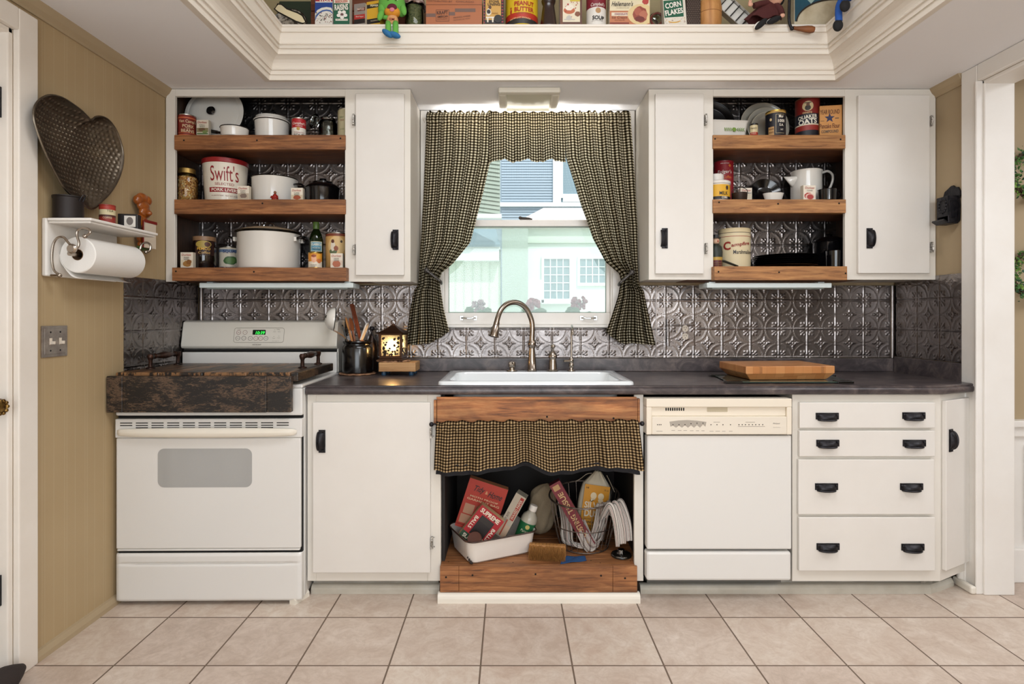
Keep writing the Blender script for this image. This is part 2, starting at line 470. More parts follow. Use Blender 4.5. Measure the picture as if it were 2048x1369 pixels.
# quarter-round strips at the floor
def quarter(px0, px1, Y, name, mtl=TRIMW, h=.038):
    x0, x1 = X(px0, Y), X(px1, Y)
    p = [(Y, 0), (Y, h * .45)] + [(Y + .016 * (1 - math.cos(t)), h * .45 + h * .5 * math.sin(t)) for t in (R(30), R(60), R(90))] + [(Y + .03, h * .95), (Y + .03, 0)]
    mb = MB(); mb.prism(p, x0, x1, 'YZ'); return mb.build(name, mtl, kind='structure')
QG = mat('scuffed_trim_paint', '#c9c5ba', .45, mottle=(8, '#b3ada0', .4))
quarter(622, 879, 2.478, 'baseboard_1', QG); quarter(875, 1281, 2.395, 'baseboard_2', TRIMW, .04); quarter(1281, 1862, 2.478, 'baseboard_3', QG)
mb = MB(); M = Matrix.Translation((X(1862, 2.478), 2.478, 0)) @ Matrix.Rotation(R(25), 4, 'Z')
mb.prism([(0, 0), (0, .018), (.01, .034), (.03, .037), (.03, 0)], 0, .17, 'YZ', 0, M); mb.build('baseboard_4', QG, kind='structure')
mb = MB(); M = Matrix.Translation((X(614, 2.43), 2.46, 0)) @ Matrix.Rotation(R(68), 4, 'Z')
mb.prism([(0, 0), (0, .018), (.01, .034), (.03, .037), (.03, 0)], -.085, .0, 'YZ', 0, M); mb.build('baseboard_5', TRIMW, kind='structure')
mb = MB(); mb.box(XR - .055, XR - .03, 2.47, 2.58, 0, .035); mb.build('baseboard_6', TRIMW, bevel=.008, kind='structure')

# ---------------------------------------------------------------- pressed tin
def tin_mat():
    m, nt, nd, lk, b = base_mat('pressed_tin')
    v = coords(nt)
    f = noise(nt, v, 3.2, 6, .6, .5); f2 = noise(nt, v, 70, 4, .6)
    c = ramp(nt, f, [(.3, '#716a67'), (.5, '#8c8684'), (.72, '#a7a19f')])
    c = mixc(nt, math_(nt, 'MULTIPLY', f2, .3), c, '#6a625e')
    lk.new(c, b.inputs['Base Color']); b.inputs['Metallic'].default_value = 1.0
    lk.new(ramp(nt, f2, [(.3, '#8c8c8c'), (.7, '#a6a6a6')]), b.inputs['Roughness'])
    return m
TIN = tin_mat()
PT = .15
def tin_height(u, v):
    """relief of one pressed tile, u,v in 0..1 (numpy)"""
    du, dv = np.minimum(u, 1 - u), np.minimum(v, 1 - v)
    h = np.zeros_like(u)
    def ridge(d, w): return np.exp(-(d / w) ** 2)
    for a, bb in ((du, dv), (dv, du)):
        open_ = np.clip((bb - .075) / .03, 0, 1)
        h = np.maximum(h, (1.0 * ridge(a, .022)) * open_)
        h = h - .5 * ridge(a - .046, .012) * open_
    rc = np.hypot(du, dv)
    h = np.maximum(h, .9 * ridge(rc, .035)); h = h - .3 * ridge(rc - .062, .014)
    for rr, ww, am in ((.470, .010, .55), (.434, .009, .4)):
        h = np.maximum(h, am * ridge(rc - rr, ww))
    h = h - .45 * ridge(rc - .451, .007) - .45 * ridge(rc - .491, .009) - .4 * ridge(rc - .412, .009)
    # corner leaf (five lobes around the diagonal)
    ang = np.arctan2(dv, du)
    for (ca, cr, la, lb, am) in ((45, .19, .065, .03, .8), (24, .215, .05, .03, .7), (66, .215, .05, .03, .7), (45, .27, .05, .032, .8)):
        cxx, cyy = cr * np.cos(R(ca)), cr * np.sin(R(ca))
        x, y = du - cxx, dv - cyy
        t = R(45 if ca == 45 else (10 if ca == 24 else 80))
        a1 = (x * np.cos(t) + y * np.sin(t)) / la; b1 = (-x * np.sin(t) + y * np.cos(t)) / lb
        h = np.maximum(h, 1.15 * am * np.clip(1.25 - (a1 ** 2 + b1 ** 2), 0, .8))
    h = h - .3 * ridge((du - dv), .01) * ridge(rc - .22, .05)
    # centre flower
    x, y = np.abs(u - .5), np.abs(v - .5)
    for (cx_, cy_, la, lb, am) in ((0, .115, .04, .06, .9), (.115, 0, .06, .04, .9), (.06, .06, .035, .035, .6), (0, 0, .03, .03, 1.0), (0, .2, .025, .03, .6), (.2, 0, .03, .025, .6)):
        h = np.maximum(h, am * np.clip(1.2 - ((x - cx_) / la) ** 2 - ((y - cy_) / lb) ** 2, 0, .9))
    return h
def tin_sheet(name, x0, x1, z0, z1, ax, az, to_world, parent=None, res=.0032, holes=(), depth=.0034, **tags):
    """pressed tin sheet on plane coordinates (x,z); to_world maps (x, z, height)->point"""
    nx, nz = max(2, int((x1 - x0) / res)), max(2, int((z1 - z0) / res))
    xs, zs = np.linspace(x0, x1, nx), np.linspace(z0, z1, nz)
    gx, gz = np.meshgrid(xs, zs)
    u, v = np.mod((gx - ax) / PT, 1), np.mod((gz - az) / PT, 1)
    hh = tin_height(u, v) * depth
    pts = to_world(gx, gz, hh)
    V = np.stack(pts, -1).reshape(-1, 3).astype(np.float32)
    j, i = np.meshgrid(np.arange(nz - 1), np.arange(nx - 1), indexing='ij')
    keep = np.ones(j.shape, bool)
    cxm, czm = (gx[:-1, :-1] + gx[1:, 1:]) / 2, (gz[:-1, :-1] + gz[1:, 1:]) / 2
    for (a, b_, c_, d_) in holes: keep &= ~((cxm > a) & (cxm < b_) & (czm > c_) & (czm < d_))
    a = (j * nx + i)[keep]
    Fq = np.stack([a, a + 1, a + nx + 1, a + nx], -1).astype(np.int32)
    me = bpy.data.meshes.new(name)
    if parent is not None:
        o_ = WOFF[parent.name]; V = V - np.array([o_.x, o_.y, o_.z], dtype=np.float32)
    me.vertices.add(len(V)); me.vertices.foreach_set('co', V.ravel())
    me.loops.add(Fq.size); me.loops.foreach_set('vertex_index', Fq.ravel())
    me.polygons.add(len(Fq)); me.polygons.foreach_set('loop_start', np.arange(0, Fq.size, 4, dtype=np.int32))
    me.polygons.foreach_set('loop_total', np.full(len(Fq), 4, dtype=np.int32))
    me.polygons.foreach_set('use_smooth', np.ones(len(Fq), bool))
    me.update(calc_edges=True); me.validate()
    me.materials.append(TIN)
    o = bpy.data.objects.new(name, me); COL.objects.link(o)
    WOFF[o.name] = Vector((0, 0, 0))
    if parent is not None: o.parent = parent
    return _tag(o, **tags)
AX, AZ = 1.419, 1.281
BZ0 = .978
bs = tin_sheet('tin_backsplash', XL + .012, XR - .012, BZ0, 1.360, AX, AZ, lambda x, z, h: (x, YW - .008 - h, z), holes=((X(866, YW), X(1243, YW), 1.139, 2),),
    label='long pressed tin backsplash on the back wall between counter and upper cabinets', cat='backsplash')
for xx in (XL + .018, XR - .02): MB().tube([(xx, YW - .014, BZ0), (xx, YW - .014, 1.358)], .011, 10).build('corner_strip', TIN, bs)
for px in (687, 1311): MB().box(X(px, YW) - .003, X(px, YW) + .003, YW - .0135, YW - .0072, BZ0, 1.358).build('seam_strip', TIN, bs)
tin_sheet('tin_backsplash', 2.45, YW - .014, .93, 1.37, 3.03, AZ, lambda y, z, h: (XL + .0015 + h, y, z),
    label='dark pressed tin panel on the left wall beside the stove', cat='backsplash')
tin_sheet('tin_backsplash', 2.574, YW - .014, .988, 1.392, 3.02, AZ, lambda y, z, h: (XR - .006 - h, y, z),
    label='pressed tin panel on the right side wall at the counter end', cat='backsplash')
# ================================================================ WINDOW, CURTAINS
def sashbox(mb, a, b, c, d, Y0, Y1, mi=0):  # px rect at Y0
    mb.box(X(a, Y0), X(b, Y0), Y0, Y1, Z(d, Y0), Z(c, Y0), mi)
win = thing('window_1', None, None, (X(1055, YW), YW, WZ0)); win['kind'] = 'structure'
mb = MB()
mb.box(X(842, YW), WX0 + .006, YW - .02, YW + .0, 1.139, ZC - .002); mb.box(WX1 - .006, X(1268, YW), YW - .02, YW, 1.139, ZC - .002)
mb.box(X(842, YW), X(1268, YW), YW - .021, YW, WZ1 - .01, ZC - .002)
mb.box(WX0 - .02, WX1 + .02, YW - .026, YW + .05, 1.137, 1.152)
mb.build('window_casing', JAMBW, win, world=True, bevel=.004)
mb = MB()
for (a, b) in ((WX0 - .0, WX0 + .012), (WX1 - .012, WX1)): mb.box(a, b, YW, YW + .13, WZ0, WZ1)
mb.box(WX0, WX1, YW, YW + .13, WZ1 - .012, WZ1); mb.box(WX0 - .03, WX1 + .03, YW + .05, YW + .18, WZ0 - .03, WZ0)
mb.build('window_jamb', JAMBW, win, world=True)
Y1s = YW + .025
x0, x1 = WX0 + .012, WX1 - .012
zb, zr, zm0, zm1 = 1.152, Z(626, Y1s), Z(453, Y1s), Z(440, Y1s)
mb = MB()
mb.box(x0, x1, Y1s, Y1s + .035, zb, zr); mb.box(x0, x1, Y1s, Y1s + .035, zm0, zm1)
mb.box(x0, x0 + .02, Y1s, Y1s + .035, zr, zm0); mb.box(x1 - .02, x1, Y1s, Y1s + .035, zr, zm0)
low = mb.build('lower_sash', JAMBW, win, world=True, bevel=.003)
mb = MB()
Y2s = YW + .075
mb.box(x0, x0 + .03, Y2s, Y2s + .035, zm0, WZ1 - .012); mb.box(x1 - .03, x1, Y2s, Y2s + .035, zm0, WZ1 - .012)
mb.box(x0, x1, Y2s, Y2s + .035, zm0 - .0, zm1 - .003); mb.box(x0, x1, Y2s, Y2s + .035, WZ1 - .05, WZ1 - .012)
ups = mb.build('upper_sash', JAMBW, win, world=True, bevel=.003)
def glass_mat(name, tint, haze=0.0):
    m = bpy.data.materials.new(name); m.use_nodes = True; nt = m.node_tree; nt.nodes.clear()
    o = nt.nodes.new('ShaderNodeOutputMaterial'); tr = nt.nodes.new('ShaderNodeBsdfTransparent'); gl = nt.nodes.new('ShaderNodeBsdfGlossy')
    tr.inputs['Color'].default_value = lin(tint); gl.inputs['Roughness'].default_value = .02
    fr = nt.nodes.new('ShaderNodeFresnel'); fr.inputs['IOR'].default_value = 1.45
    mx = nt.nodes.new('ShaderNodeMixShader'); nt.links.new(fr.outputs[0], mx.inputs[0]); nt.links.new(tr.outputs[0], mx.inputs[1]); nt.links.new(gl.outputs[0], mx.inputs[2])
    last = mx.outputs[0]
    if haze:
        df = nt.nodes.new('ShaderNodeBsdfTranslucent'); df.inputs['Color'].default_value = lin('#eefaf6')
        m2 = nt.nodes.new('ShaderNodeMixShader'); m2.inputs[0].default_value = haze
        nt.links.new(last, m2.inputs[1]); nt.links.new(df.outputs[0], m2.inputs[2]); last = m2.outputs[0]
    nt.links.new(last, o.inputs['Surface'])
    MATS[name] = m
    return m
GLASS = glass_mat('window_glass', '#fafcfc'); GLASS2 = glass_mat('dusty_window_glass', '#f4faf8', .14)
MB().box(x0 + .02, x1 - .02, Y1s + .016, Y1s + .019, zr, zm0).build('glass', GLASS2, low, world=True)
MB().box(x0 + .03, x1 - .03, Y2s + .016, Y2s + .019, zm1, WZ1 - .05).build('glass', GLASS, ups, world=True)
mb = MB(); gs = mat('glazing_putty', '#7f8f88', .6)
mb.box(x0 + .018, x1 - .018, Y1s + .004, Y1s + .015, zr - .002, zr + .004); mb.box(x0 + .018, x1 - .018, Y1s + .004, Y1s + .015, zm0 - .004, zm0 + .002)
mb.box(x0 + .016, x0 + .022, Y1s + .004, Y1s + .015, zr, zm0); mb.box(x1 - .022, x1 - .016, Y1s + .004, Y1s + .015, zr, zm0)
mb.build('glazing_strip', gs, low, world=True)
for px in (937, 1177):
    mb = MB(); cx, cz = X(px, Y1s), Z(636.5, Y1s)
    for s in (-1, 1): mb.box(cx + s * .037 - .009, cx + s * .037 + .009, Y1s - .003, Y1s, cz - .012, cz + .012)
    mb.tube(spline([(cx - .036, Y1s - .003, cz), (cx - .03, Y1s - .016, cz), (cx, Y1s - .02, cz - .002), (cx + .03, Y1s - .016, cz), (cx + .036, Y1s - .003, cz)], 5), [.006] * 4 + [.005] * 13 + [.006] * 4, 8)
    mb.build('sash_pull', CHROME, low, world=True, bevel=.0015)
mb = MB(); cx = X(1051, Y1s)
mb.box(cx - .03, cx + .03, Y1s + .005, Y1s + .03, zm1, zm1 + .006); mb.tube([(cx - .026, Y1s + .015, zm1 + .012), (cx + .02, Y1s + .015, zm1 + .01), (cx + .036, Y1s + .012, zm1 + .004)], [.007, .005, .004], 8)
mb.sphere((cx - .028, Y1s + .015, zm1 + .013), .009, 0, 10, 8); mb.build('sash_lock', mat('old_bronze', '#4b4540', .35, .9), low, world=True)

def gingham(name, cream, midc, dark, trans=.35):
    m = bpy.data.materials.new(name); m.use_nodes = True; nt = m.node_tree; nt.nodes.clear(); MATS[name] = m
    o = nt.nodes.new('ShaderNodeOutputMaterial'); uv = nt.nodes.new('ShaderNodeTexCoord'); sp = nt.nodes.new('ShaderNodeSeparateXYZ')
    nt.links.new(uv.outputs['UV'], sp.inputs[0])
    def stripe(s):
        return math_(nt, 'LESS_THAN', math_(nt, 'FRACT', s), .49)
    a, b = stripe(sp.outputs['X']), stripe(sp.outputs['Y'])
    s = math_(nt, 'ADD', a, b)
    c = ramp(nt, math_(nt, 'MULTIPLY', s, .5), [(0, cream), (.3, midc), (.75, dark)], 'CONSTANT')
    d = nt.nodes.new('ShaderNodeBsdfDiffuse'); t = nt.nodes.new('ShaderNodeBsdfTranslucent'); mx = nt.nodes.new('ShaderNodeMixShader'); mx.inputs[0].default_value = trans
    nt.links.new(c, d.inputs['Color']); nt.links.new(c, t.inputs['Color'])
    nt.links.new(d.outputs[0], mx.inputs[1]); nt.links.new(t.outputs[0], mx.inputs[2]); nt.links.new(mx.outputs[0], o.inputs['Surface'])
    return m
GING = gingham('black_cream_gingham', '#e6dec6', '#62563f', '#120f0c', .45)
GING2 = gingham('sink_gingham', '#b79f78', '#54422f', '#14100d', .1)
def lerp_tab(tab, y):
    for (a, b), (c, d) in zip(tab, tab[1:]):
        if y <= c: return b + (d - b) * max(0, (y - a)) / (c - a)
    return tab[-1][1]
YC = 2.968
def curtain_panel(name, L, Rr, yb, tie_y, seed, label, nchk, group):
    rnd = random.Random(seed); ph = [rnd.uniform(0, 6.28) for _ in range(6)]
    def fn(u, v):
        ybot = yb(u); y = 223 + v * (ybot - 223)
        l, r = lerp_tab(L, y), lerp_tab(Rr, y)
        g = math.exp(-((y - tie_y) / 55) ** 2)
        uu = u + .018 * math.sin(2 * PI * 5 * u + ph[0])
        px = l + (r - l) * uu
        low_ = max(0, min(1, (y - tie_y) / 90))
        amp = .011 + .012 * g + .018 * low_ + .006 * min(1, max(0, (y - 260) / 200))
        f = math.sin(2 * PI * 6 * u + ph[1] + .8 * v) * .6 + math.sin(2 * PI * 11 * u + ph[2] - 1.2 * v) * .35 + math.sin(2 * PI * 3 * u + ph[3]) * .3
        top = math.exp(-((y - 235) / 7) ** 2)
        if y < 246: f = f * .4 + .6 * math.sin(2 * PI * 17 * u + ph[4])
        amp = amp * (1 - .6 * top)
        yy = y + (2.2 * math.sin(2 * PI * 9 * u + ph[5]) if y < 226 else 0)
        d = YC + amp * f - .012 * g - (.012 if abs(y - 235) < 8 else 0)
        return (X(px, YC), d, Z(yy, YC))
    mb = MB()
    mb.grid(fn, 150, 120, 0, True, lambda u, v: (u * nchk, v * (yb(u) - 223) / 5.6 + 1.2 * math.sin(PI * u) * min(1, v * 2)))
    return mb.build(name, GING, label=label, cat='curtain', group=group)
Lr = [(223, 852), (235, 850.5), (300, 848), (400, 844.5), (440, 842), (524, 838.5), (552, 838.5), (570, 837), (582, 828), (619, 820), (690, 810)]
Rl = [(223, 985), (235, 983), (300, 981), (325, 978), (387, 964), (447, 949), (486, 939), (529, 905), (546, 884), (560, 879), (573, 880.5), (619, 887), (662, 897.5), (690, 899)]
lcur = curtain_panel('curtain', Lr, Rl, lambda u: 689 + 1.5 * math.sin(u * 9) - max(0, (u - .55)) / .45 * 26, 552, 3, 'left black and cream gingham curtain tied back beside the lit lantern', 27, 'gingham window curtains')
Ll = [(223, 1124), (232, 1125), (315, 1129), (351, 1141), (411, 1160), (440, 1171), (478, 1184), (524, 1209), (548, 1238), (562, 1241), (593, 1235), (632, 1222), (664, 1210), (695, 1206)]
Lrr = [(223, 1258), (232, 1258), (303, 1264), (423, 1271), (453, 1273), (542, 1273.5), (570, 1275), (583, 1285), (632, 1296), (690, 1309)]
rcur = curtain_panel('curtain', Ll, Lrr, lambda u: 689 + 1.5 * math.sin(u * 8) - max(0, (.4 - u)) / .4 * 26, 552, 8, 'right black and cream gingham curtain tied back beside the outlet', 27, 'gingham window curtains')
for cur, pts in ((lcur, [(853, 541), (862, 548), (872, 556), (881, 563)]), (rcur, [(1264, 545), (1256, 552), (1247, 560), (1240, 566)])):
    mb = MB(); p = [(X(a, 2.925), 2.925, Z(b, 2.925)) for a, b in pts]
    mb.tube(spline([(p[0][0], YW - .03, p[0][2])] + p + [(p[-1][0], 2.96, p[-1][2] - .01)], 5), .007, 8); mb.sphere(p[0], .014, 0, 12, 8)
    mb.build('tieback', mat('pewter_holdback', '#4c4845', .4, .6), cur)
def val(u, v):
    y = 224 + v * (322 + 3 * math.sin(2 * PI * 3.2 * u + 1) - 224)
    l, r = 977 - v * 1, 1128 + v * 4
    amp = .004 + .012 * v; f = math.sin(2 * PI * 7 * u + 1) * .7 + math.sin(2 * PI * 13 * u) * .4
    yy = y + (1.6 * math.sin(2 * PI * 8 * u) if y < 226 else 0)
    return (X(l + (r - l) * u, 2.948), 2.948 + amp * f - (.008 if abs(y - 237) < 8 else 0), Z(yy, 2.948))
MB().grid(val, 120, 30, 0, True, lambda u, v: (u * 30 + .3 * math.sin(9 * u), v * 18)).build('curtain_valance', GING, label='short gingham valance hanging between the two window curtains', cat='curtain')
mb = MB(); mb.tube([(X(846, YC), 2.968, Z(236, 2.965)), (X(1262, YC), 2.968, Z(236, 2.965))], .004, 8)
for px in (846, 1262): mb.tube([(X(px, YC), 2.968, Z(236, 2.965)), (X(px, YC), YW - .022, Z(236, 2.965))], .004, 8)
mb.build('curtain_rod', mat('white_rod', '#ddd8d0', .4), label='thin white rod carrying the gingham window curtains', cat='curtain rod')
# ceiling light over the window
lx = X(1057, 2.87); lt = thing('ceiling_light', 'square flush ceiling light with white frame above the window', 'light', (lx, 2.87, ZC))
mb = MB(); s = .148
for (a, b, c, d) in ((-s, s, -s, -.108), (-s, s, .108, s), (-s, -.108, -.108, .108), (.108, s, -.108, .108)): mb.box(a, b, c, d, -.026, 0)
mb.build('frame', mat('light_frame', '#d9d4c6', .4), lt, bevel=.008)
mb = MB(); mb.grid(lambda u, v: (-.11 + .22 * u, -.11 + .22 * v, -.012 - .008 * math.sin(PI * u) * math.sin(PI * v)), 10, 10); mb.build('diffuser', mat('frosted_lens', '#c9c8b8', .25, coat=.3), lt)

# ================================================================ CABINET HELPERS
PULLCAST = BLACKIRON
def pull(parent, x, z, Y, rot=0, sc=1.0):
    """cast cup pull on a front at depth Y; rot turns it in the plane"""
    M = Matrix.Translation((x, Y, z)) @ Matrix.Rotation(rot, 4, 'Y') @ Matrix.Diagonal((sc, sc * .85, sc * .76, 1))
    mb = MB()
    mb.box(-.047, .047, -.004, 0, -.016, .018, 0, M)
    prof = [(math.sin(t), math.cos(t)) for t in [R(a) for a in range(0, 91, 15)]]
    # half shell opening downward
    def fn(u, v):
        a = PI * u; b = PI / 2 * v
        return tuple(M @ Vector((-.037 * math.cos(a) * 1.0, -.023 * math.sin(a) * math.sin(b + .25) / math.sin(PI / 2 + .25 if v > .9 else 1.57) , .010 - .030 * v + .006 * math.sin(a))))
    mb.grid(fn, 18, 8)
    for k in range(-4, 5): mb.tube([tuple(M @ Vector((k * .0068, -.0205 + abs(k) * .0018, -.008))), tuple(M @ Vector((k * .0068, -.021 + abs(k) * .0018, -.019)))], .0016, 5)
    mb.tube([tuple(M @ Vector((-.037 * math.cos(PI * t / 14), -.0235 * math.sin(PI * t / 14) - .001, -.020))) for t in range(15)], .0028, 6)
    for s in (-1, 1): mb.sphere(tuple(M @ Vector((s * .041, -.005, .007))), .0035, 0, 8, 6)
    o = mb.build('handle', PULLCAST, parent, world=True, solid=.003)
    return o
def hinge(parent, px, py, Y, side=1, h=.05):
    x, z = X(px, Y), Z(py, Y); mb = MB()
    mb.box(x - .004, x + .004, Y - .006, Y + .02, z - h / 2, z + h / 2); mb.tube([(x, Y - .008, z - h * .3), (x, Y - .008, z + h * .3)], .004, 8)
    mb.box(x, x + side * .012, Y + .0185, Y + .0205, z - h / 2, z + h / 2); mb.sphere((x + side * .008, Y + .018, z + h * .4), .003, 0, 6, 5, None); mb.sphere((x + side * .008, Y + .018, z - h * .4), .003, 0, 6, 5, None)
    mb.build('hinge', mat('paint_specked_hinge', '#d8d3cb', .35, .3, mottle=(150, '#50493f', .25)), parent, world=True)
def slab(parent, name, a, b, c, d, Y, th, m=None, bev=.003):
    mb = MB(); mb.box(X(a, Y), X(b, Y), Y, Y + th, Z(d, Y), Z(c, Y)); return mb.build(name, m or DOORW, parent, world=True, bevel=bev)
def fascia_nails(mb, pts, Y):
    for px, py in pts: mb.lathe([(0, 0), (.0045, 0), (.004, .002), (0, .002)], (0, 0, 0), 8, 1, Matrix.Translation((X(px, Y), Y - .0005, Z(py, Y))) @ Matrix.Rotation(R(90), 4, 'X'))

# ================================================================ UPPER CABINETS
def upper(name, label, ox0, ox1, px0, px1, ytop, ybot, doors, shelves, sideL, sideR):
    """open bay px ox0..ox1, cabinet px px0..px1"""
    Y = YU; x0, x1 = X(px0, Y), X(px1, Y); a, b = X(ox0, Y), X(ox1, Y); zt, zbm = Z(ytop, Y), Z(ybot, Y)
    zo = Z(192.5, Y)
    ia, ib = (x0 + .0025, b + .10) if ox0 < 1000 else (a - .10, b + .125)
    cab = thing(name, label, 'cabinet', ((x0 + x1) / 2, 2.9, zbm))
    mb = MB()
    mb.box(x0, a, Y, Y + .019, zbm, ZC - .002); mb.box(b, x1, Y, Y + .019, zbm, ZC - .002); mb.box(a, b, Y, Y + .019, zo, ZC - .002)
    mb.build('face_frame', WHITE, cab, world=True, bevel=.002)
    mb = MB()
    (ox0 > 1000) and mb.box(x0 + .001, x0 + .014, Y + .019, YW - .001, zbm + .004, ZC - .003); mb.box(x1 - .014, x1 - .001, Y + .019, YW - .001, zbm + .004, ZC - .003)
    if x0 < a - .1: mb.box(x0 + .014, ia - .001, Y + .019, YW - .001, zbm + .004, zbm + .018)
    if x1 > b + .1: mb.box(ib + .001, x1 - .014, Y + .019, YW - .001, zbm + .004, zbm + .018)
    for (bb) in [tuple(mb.v[k * 8:k * 8 + 8]) for k in range(len(mb.v) // 8)]:
        m2 = MB(); m2.box(bb[0][0], bb[6][0], bb[0][1], bb[6][1], bb[0][2], bb[6][2])
        m2.build('bottom_panel' if bb[6][2] - bb[0][2] < .1 else 'side_panel', WHITE, cab, world=True)
    mb = MB()
    mb.box(ia - .0005, ia + .002, Y + .0195, YW - .02, zbm + .019, 2.42); mb.box(ib - .008, ib, Y + .0195, YW - .02, zbm + .019, 2.42); mb.box(ia + .002, ib - .008, Y + .0195, YW - .02, 2.405, 2.42)
    mb.build('inner_lining', INNER, cab, world=True)
    tin_sheet('back_panel', ia + .002, ib - .008, zbm + .01, 2.405, AX if name == 'zz' else X(860 if ox0 < 1000 else 1593, 3.03), Z(320, 3.03), lambda x, z, h: (x, YW - .022 - h, z), parent=cab)
    for i, (y0, y1, sx0, sx1, Yf, nails, mt) in enumerate(shelves):
        z1, z0 = Z(y0, Yf), Z(y1, Yf)
        m2 = MB(); m2.box(ia + .0025, ib - .009, Y + .0195, YW - .03, z0 + .006, z1)
        sh = m2.build('shelf', PINEDARK, cab, world=True)
        m2 = MB(); m2.box(X(sx0, Yf), X(sx1, Yf), Yf, Y + .0193 if Yf > Y - .012 else Y - .0005, z0, z1)
        if Yf <= Y - .012: m2.box(a + .001, b - .001, Y - .0005, Y + .0193, z0 + .004, z1)
        fascia_nails(m2, nails, Yf)
        m2.build('front_board', [mt, DARKHOLE], sh, world=True, bevel=.002)
    for (da, db, dc, dd, hx, hy, hrot, hin) in doors:
        dr = slab(cab, 'door', da, db, dc, dd, Y - .018, .0178)
        pull(dr, X(hx, Y - .018), Z(hy, Y - .018), Y - .018, hrot)
        for (hpx, hpy) in hin: hinge(dr, hpx, hpy, Y - .018, 1 if hpx > db - 3 else -1)
    return cab
SH_L = [upper('upper_cabinet', 'white upper cabinet left of the window, open shelves of cookware and cans', 350, 690, 331.5, 821, 178, 564,
    [(711, 808, 187, 551, 791, 480, R(90), [(707, 239), (708, 499)])],
    [(270, 299, 348.5, 690.5, 2.735, [(368, 281), (514, 281), (681, 277)], PINE), (399, 428, 348.5, 691, 2.735, [(525, 407)], PINE), (535.5, 562, 344, 692.5, 2.700, [(352, 543), (508, 544)], PINE)], 1, 0)]
SH_R = [upper('upper_cabinet', 'white upper cabinet right of the window, open shelves between two doors', 1426.5, 1690, 1297.5, 1871.5, 180, 560,
    [(1311, 1408, 187, 548, 1329, 477, R(90), [(1412, 239), (1413, 497)]), (1717, 1860, 190, 547, 1739, 477, R(-90), [(1863, 242), (1864, 495)])],
    [(270, 297, 1426, 1691, 2.735, [(1430, 278), (1681, 279)], PINE2), (399, 426, 1426, 1692, 2.735, [(1438, 405), (1556, 408), (1678, 407)], PINE2), (533, 560.5, 1429, 1694.5, 2.700, [(1437, 544), (1558, 545), (1691, 547)], PINE2)], 0, 0)]
ZS = {'L1': Z(270, 2.735) + .0006, 'L2': Z(399, 2.735) + .0006, 'L3': Z(535.5, 2.700) + .0006, 'R1': Z(270, 2.735) + .0006, 'R2': Z(399, 2.735) + .0006, 'R3': Z(533, 2.700) + .0006}
# under-cabinet light fixtures
for (a, b, y0, y1, lab) in ((398, 706, 568, 576, 'thin grey light fixture under the left upper cabinet'), (1414, 1664, 563, 575, 'white light fixture under the right upper cabinet')):
    Y = 2.72; mb = MB(); zt = 1.3620
    x0, x1 = X(a, Y), X(b, Y)
    mb.box(x0, x1, Y, Y + .12, zt - .03, zt - .006)
    o = mb.build('under_cabinet_light', mat('fixture_enamel', '#c9d3d3', .35), bevel=.004, label=lab, cat='light')
    mb = MB(); mb.box(x0 + .03, x1 - .03, Y + .015, Y + .1, zt - .034, zt - .0305); mb.build('diffuser', mat('fixture_lens', '#9aa6a2', .3), o)
    mb = MB(); mb.box(x0 + .02, x0 + .05, Y + .03, Y + .09, zt - .006, zt); mb.build('mount', mat('fixture_enamel', '#c9d3d3', .35), o); mb = MB(); mb.box(x1 - .05, x1 - .02, Y + .03, Y + .09, zt - .006, zt); mb.build('mount', mat('fixture_enamel', '#c9d3d3', .35), o)

# ================================================================ BASE CABINETS
ZK = Z(1163, YF); ZT = .866
def carcass(cab, x0, x1, open_=False):
    mb = MB()
    mb.box(x0, x0 + .015, YF + .02, YW - .005, ZK + .002, ZT); mb.box(x1 - .015, x1, YF + .02, YW - .005, ZK + .002, ZT)
    mb.box(x0 + .015, x1 - .015, YW - .02, YW - .005, ZK + .002, ZT)
    mb.box(x0 + .015, x1 - .015, YF + .02, YW - .02, ZK + .002, ZK + .016)
    return mb.build('carcass', WHITE if not open_ else INNER, cab, world=True)
def kick(cab, x0, x1, Y=2.505):
    mb = MB(); mb.box(x0, x1, Y, Y + .02, .001, ZK + .001); mb.build('toe_kick', KICK, cab, world=True)
x0, x1 = -.8625, X(881.5, YF)
bc = thing('base_cabinet', 'white base cabinet with one door between stove and sink', 'cabinet', ((x0 + x1) / 2, 2.7, 0))
mb = MB(); xa, xb = X(632, YF), X(855, YF); mb.box(x0, xa, YF, YF + .02, ZK, ZT); mb.box(xb, x1, YF, YF + .02, ZK, ZT); mb.box(xa, xb, YF, YF + .02, Z(812, YF), ZT); mb.box(xa, xb, YF, YF + .02, ZK, Z(1140, YF))
mb.build('face_frame', WHITE, bc, world=True, bevel=.002); carcass(bc, x0, x1); kick(bc, -.858, X(877, 2.5))
dr = slab(bc, 'door', 625, 860.5, 805.5, 1147, YF - .018, .0178)
pull(dr, X(644, YF - .018), Z(883, YF - .018), YF - .018, R(90))
hinge(dr, 862, 865, YF - .018, 1); hinge(dr, 863.5, 1088, YF - .018, 1)
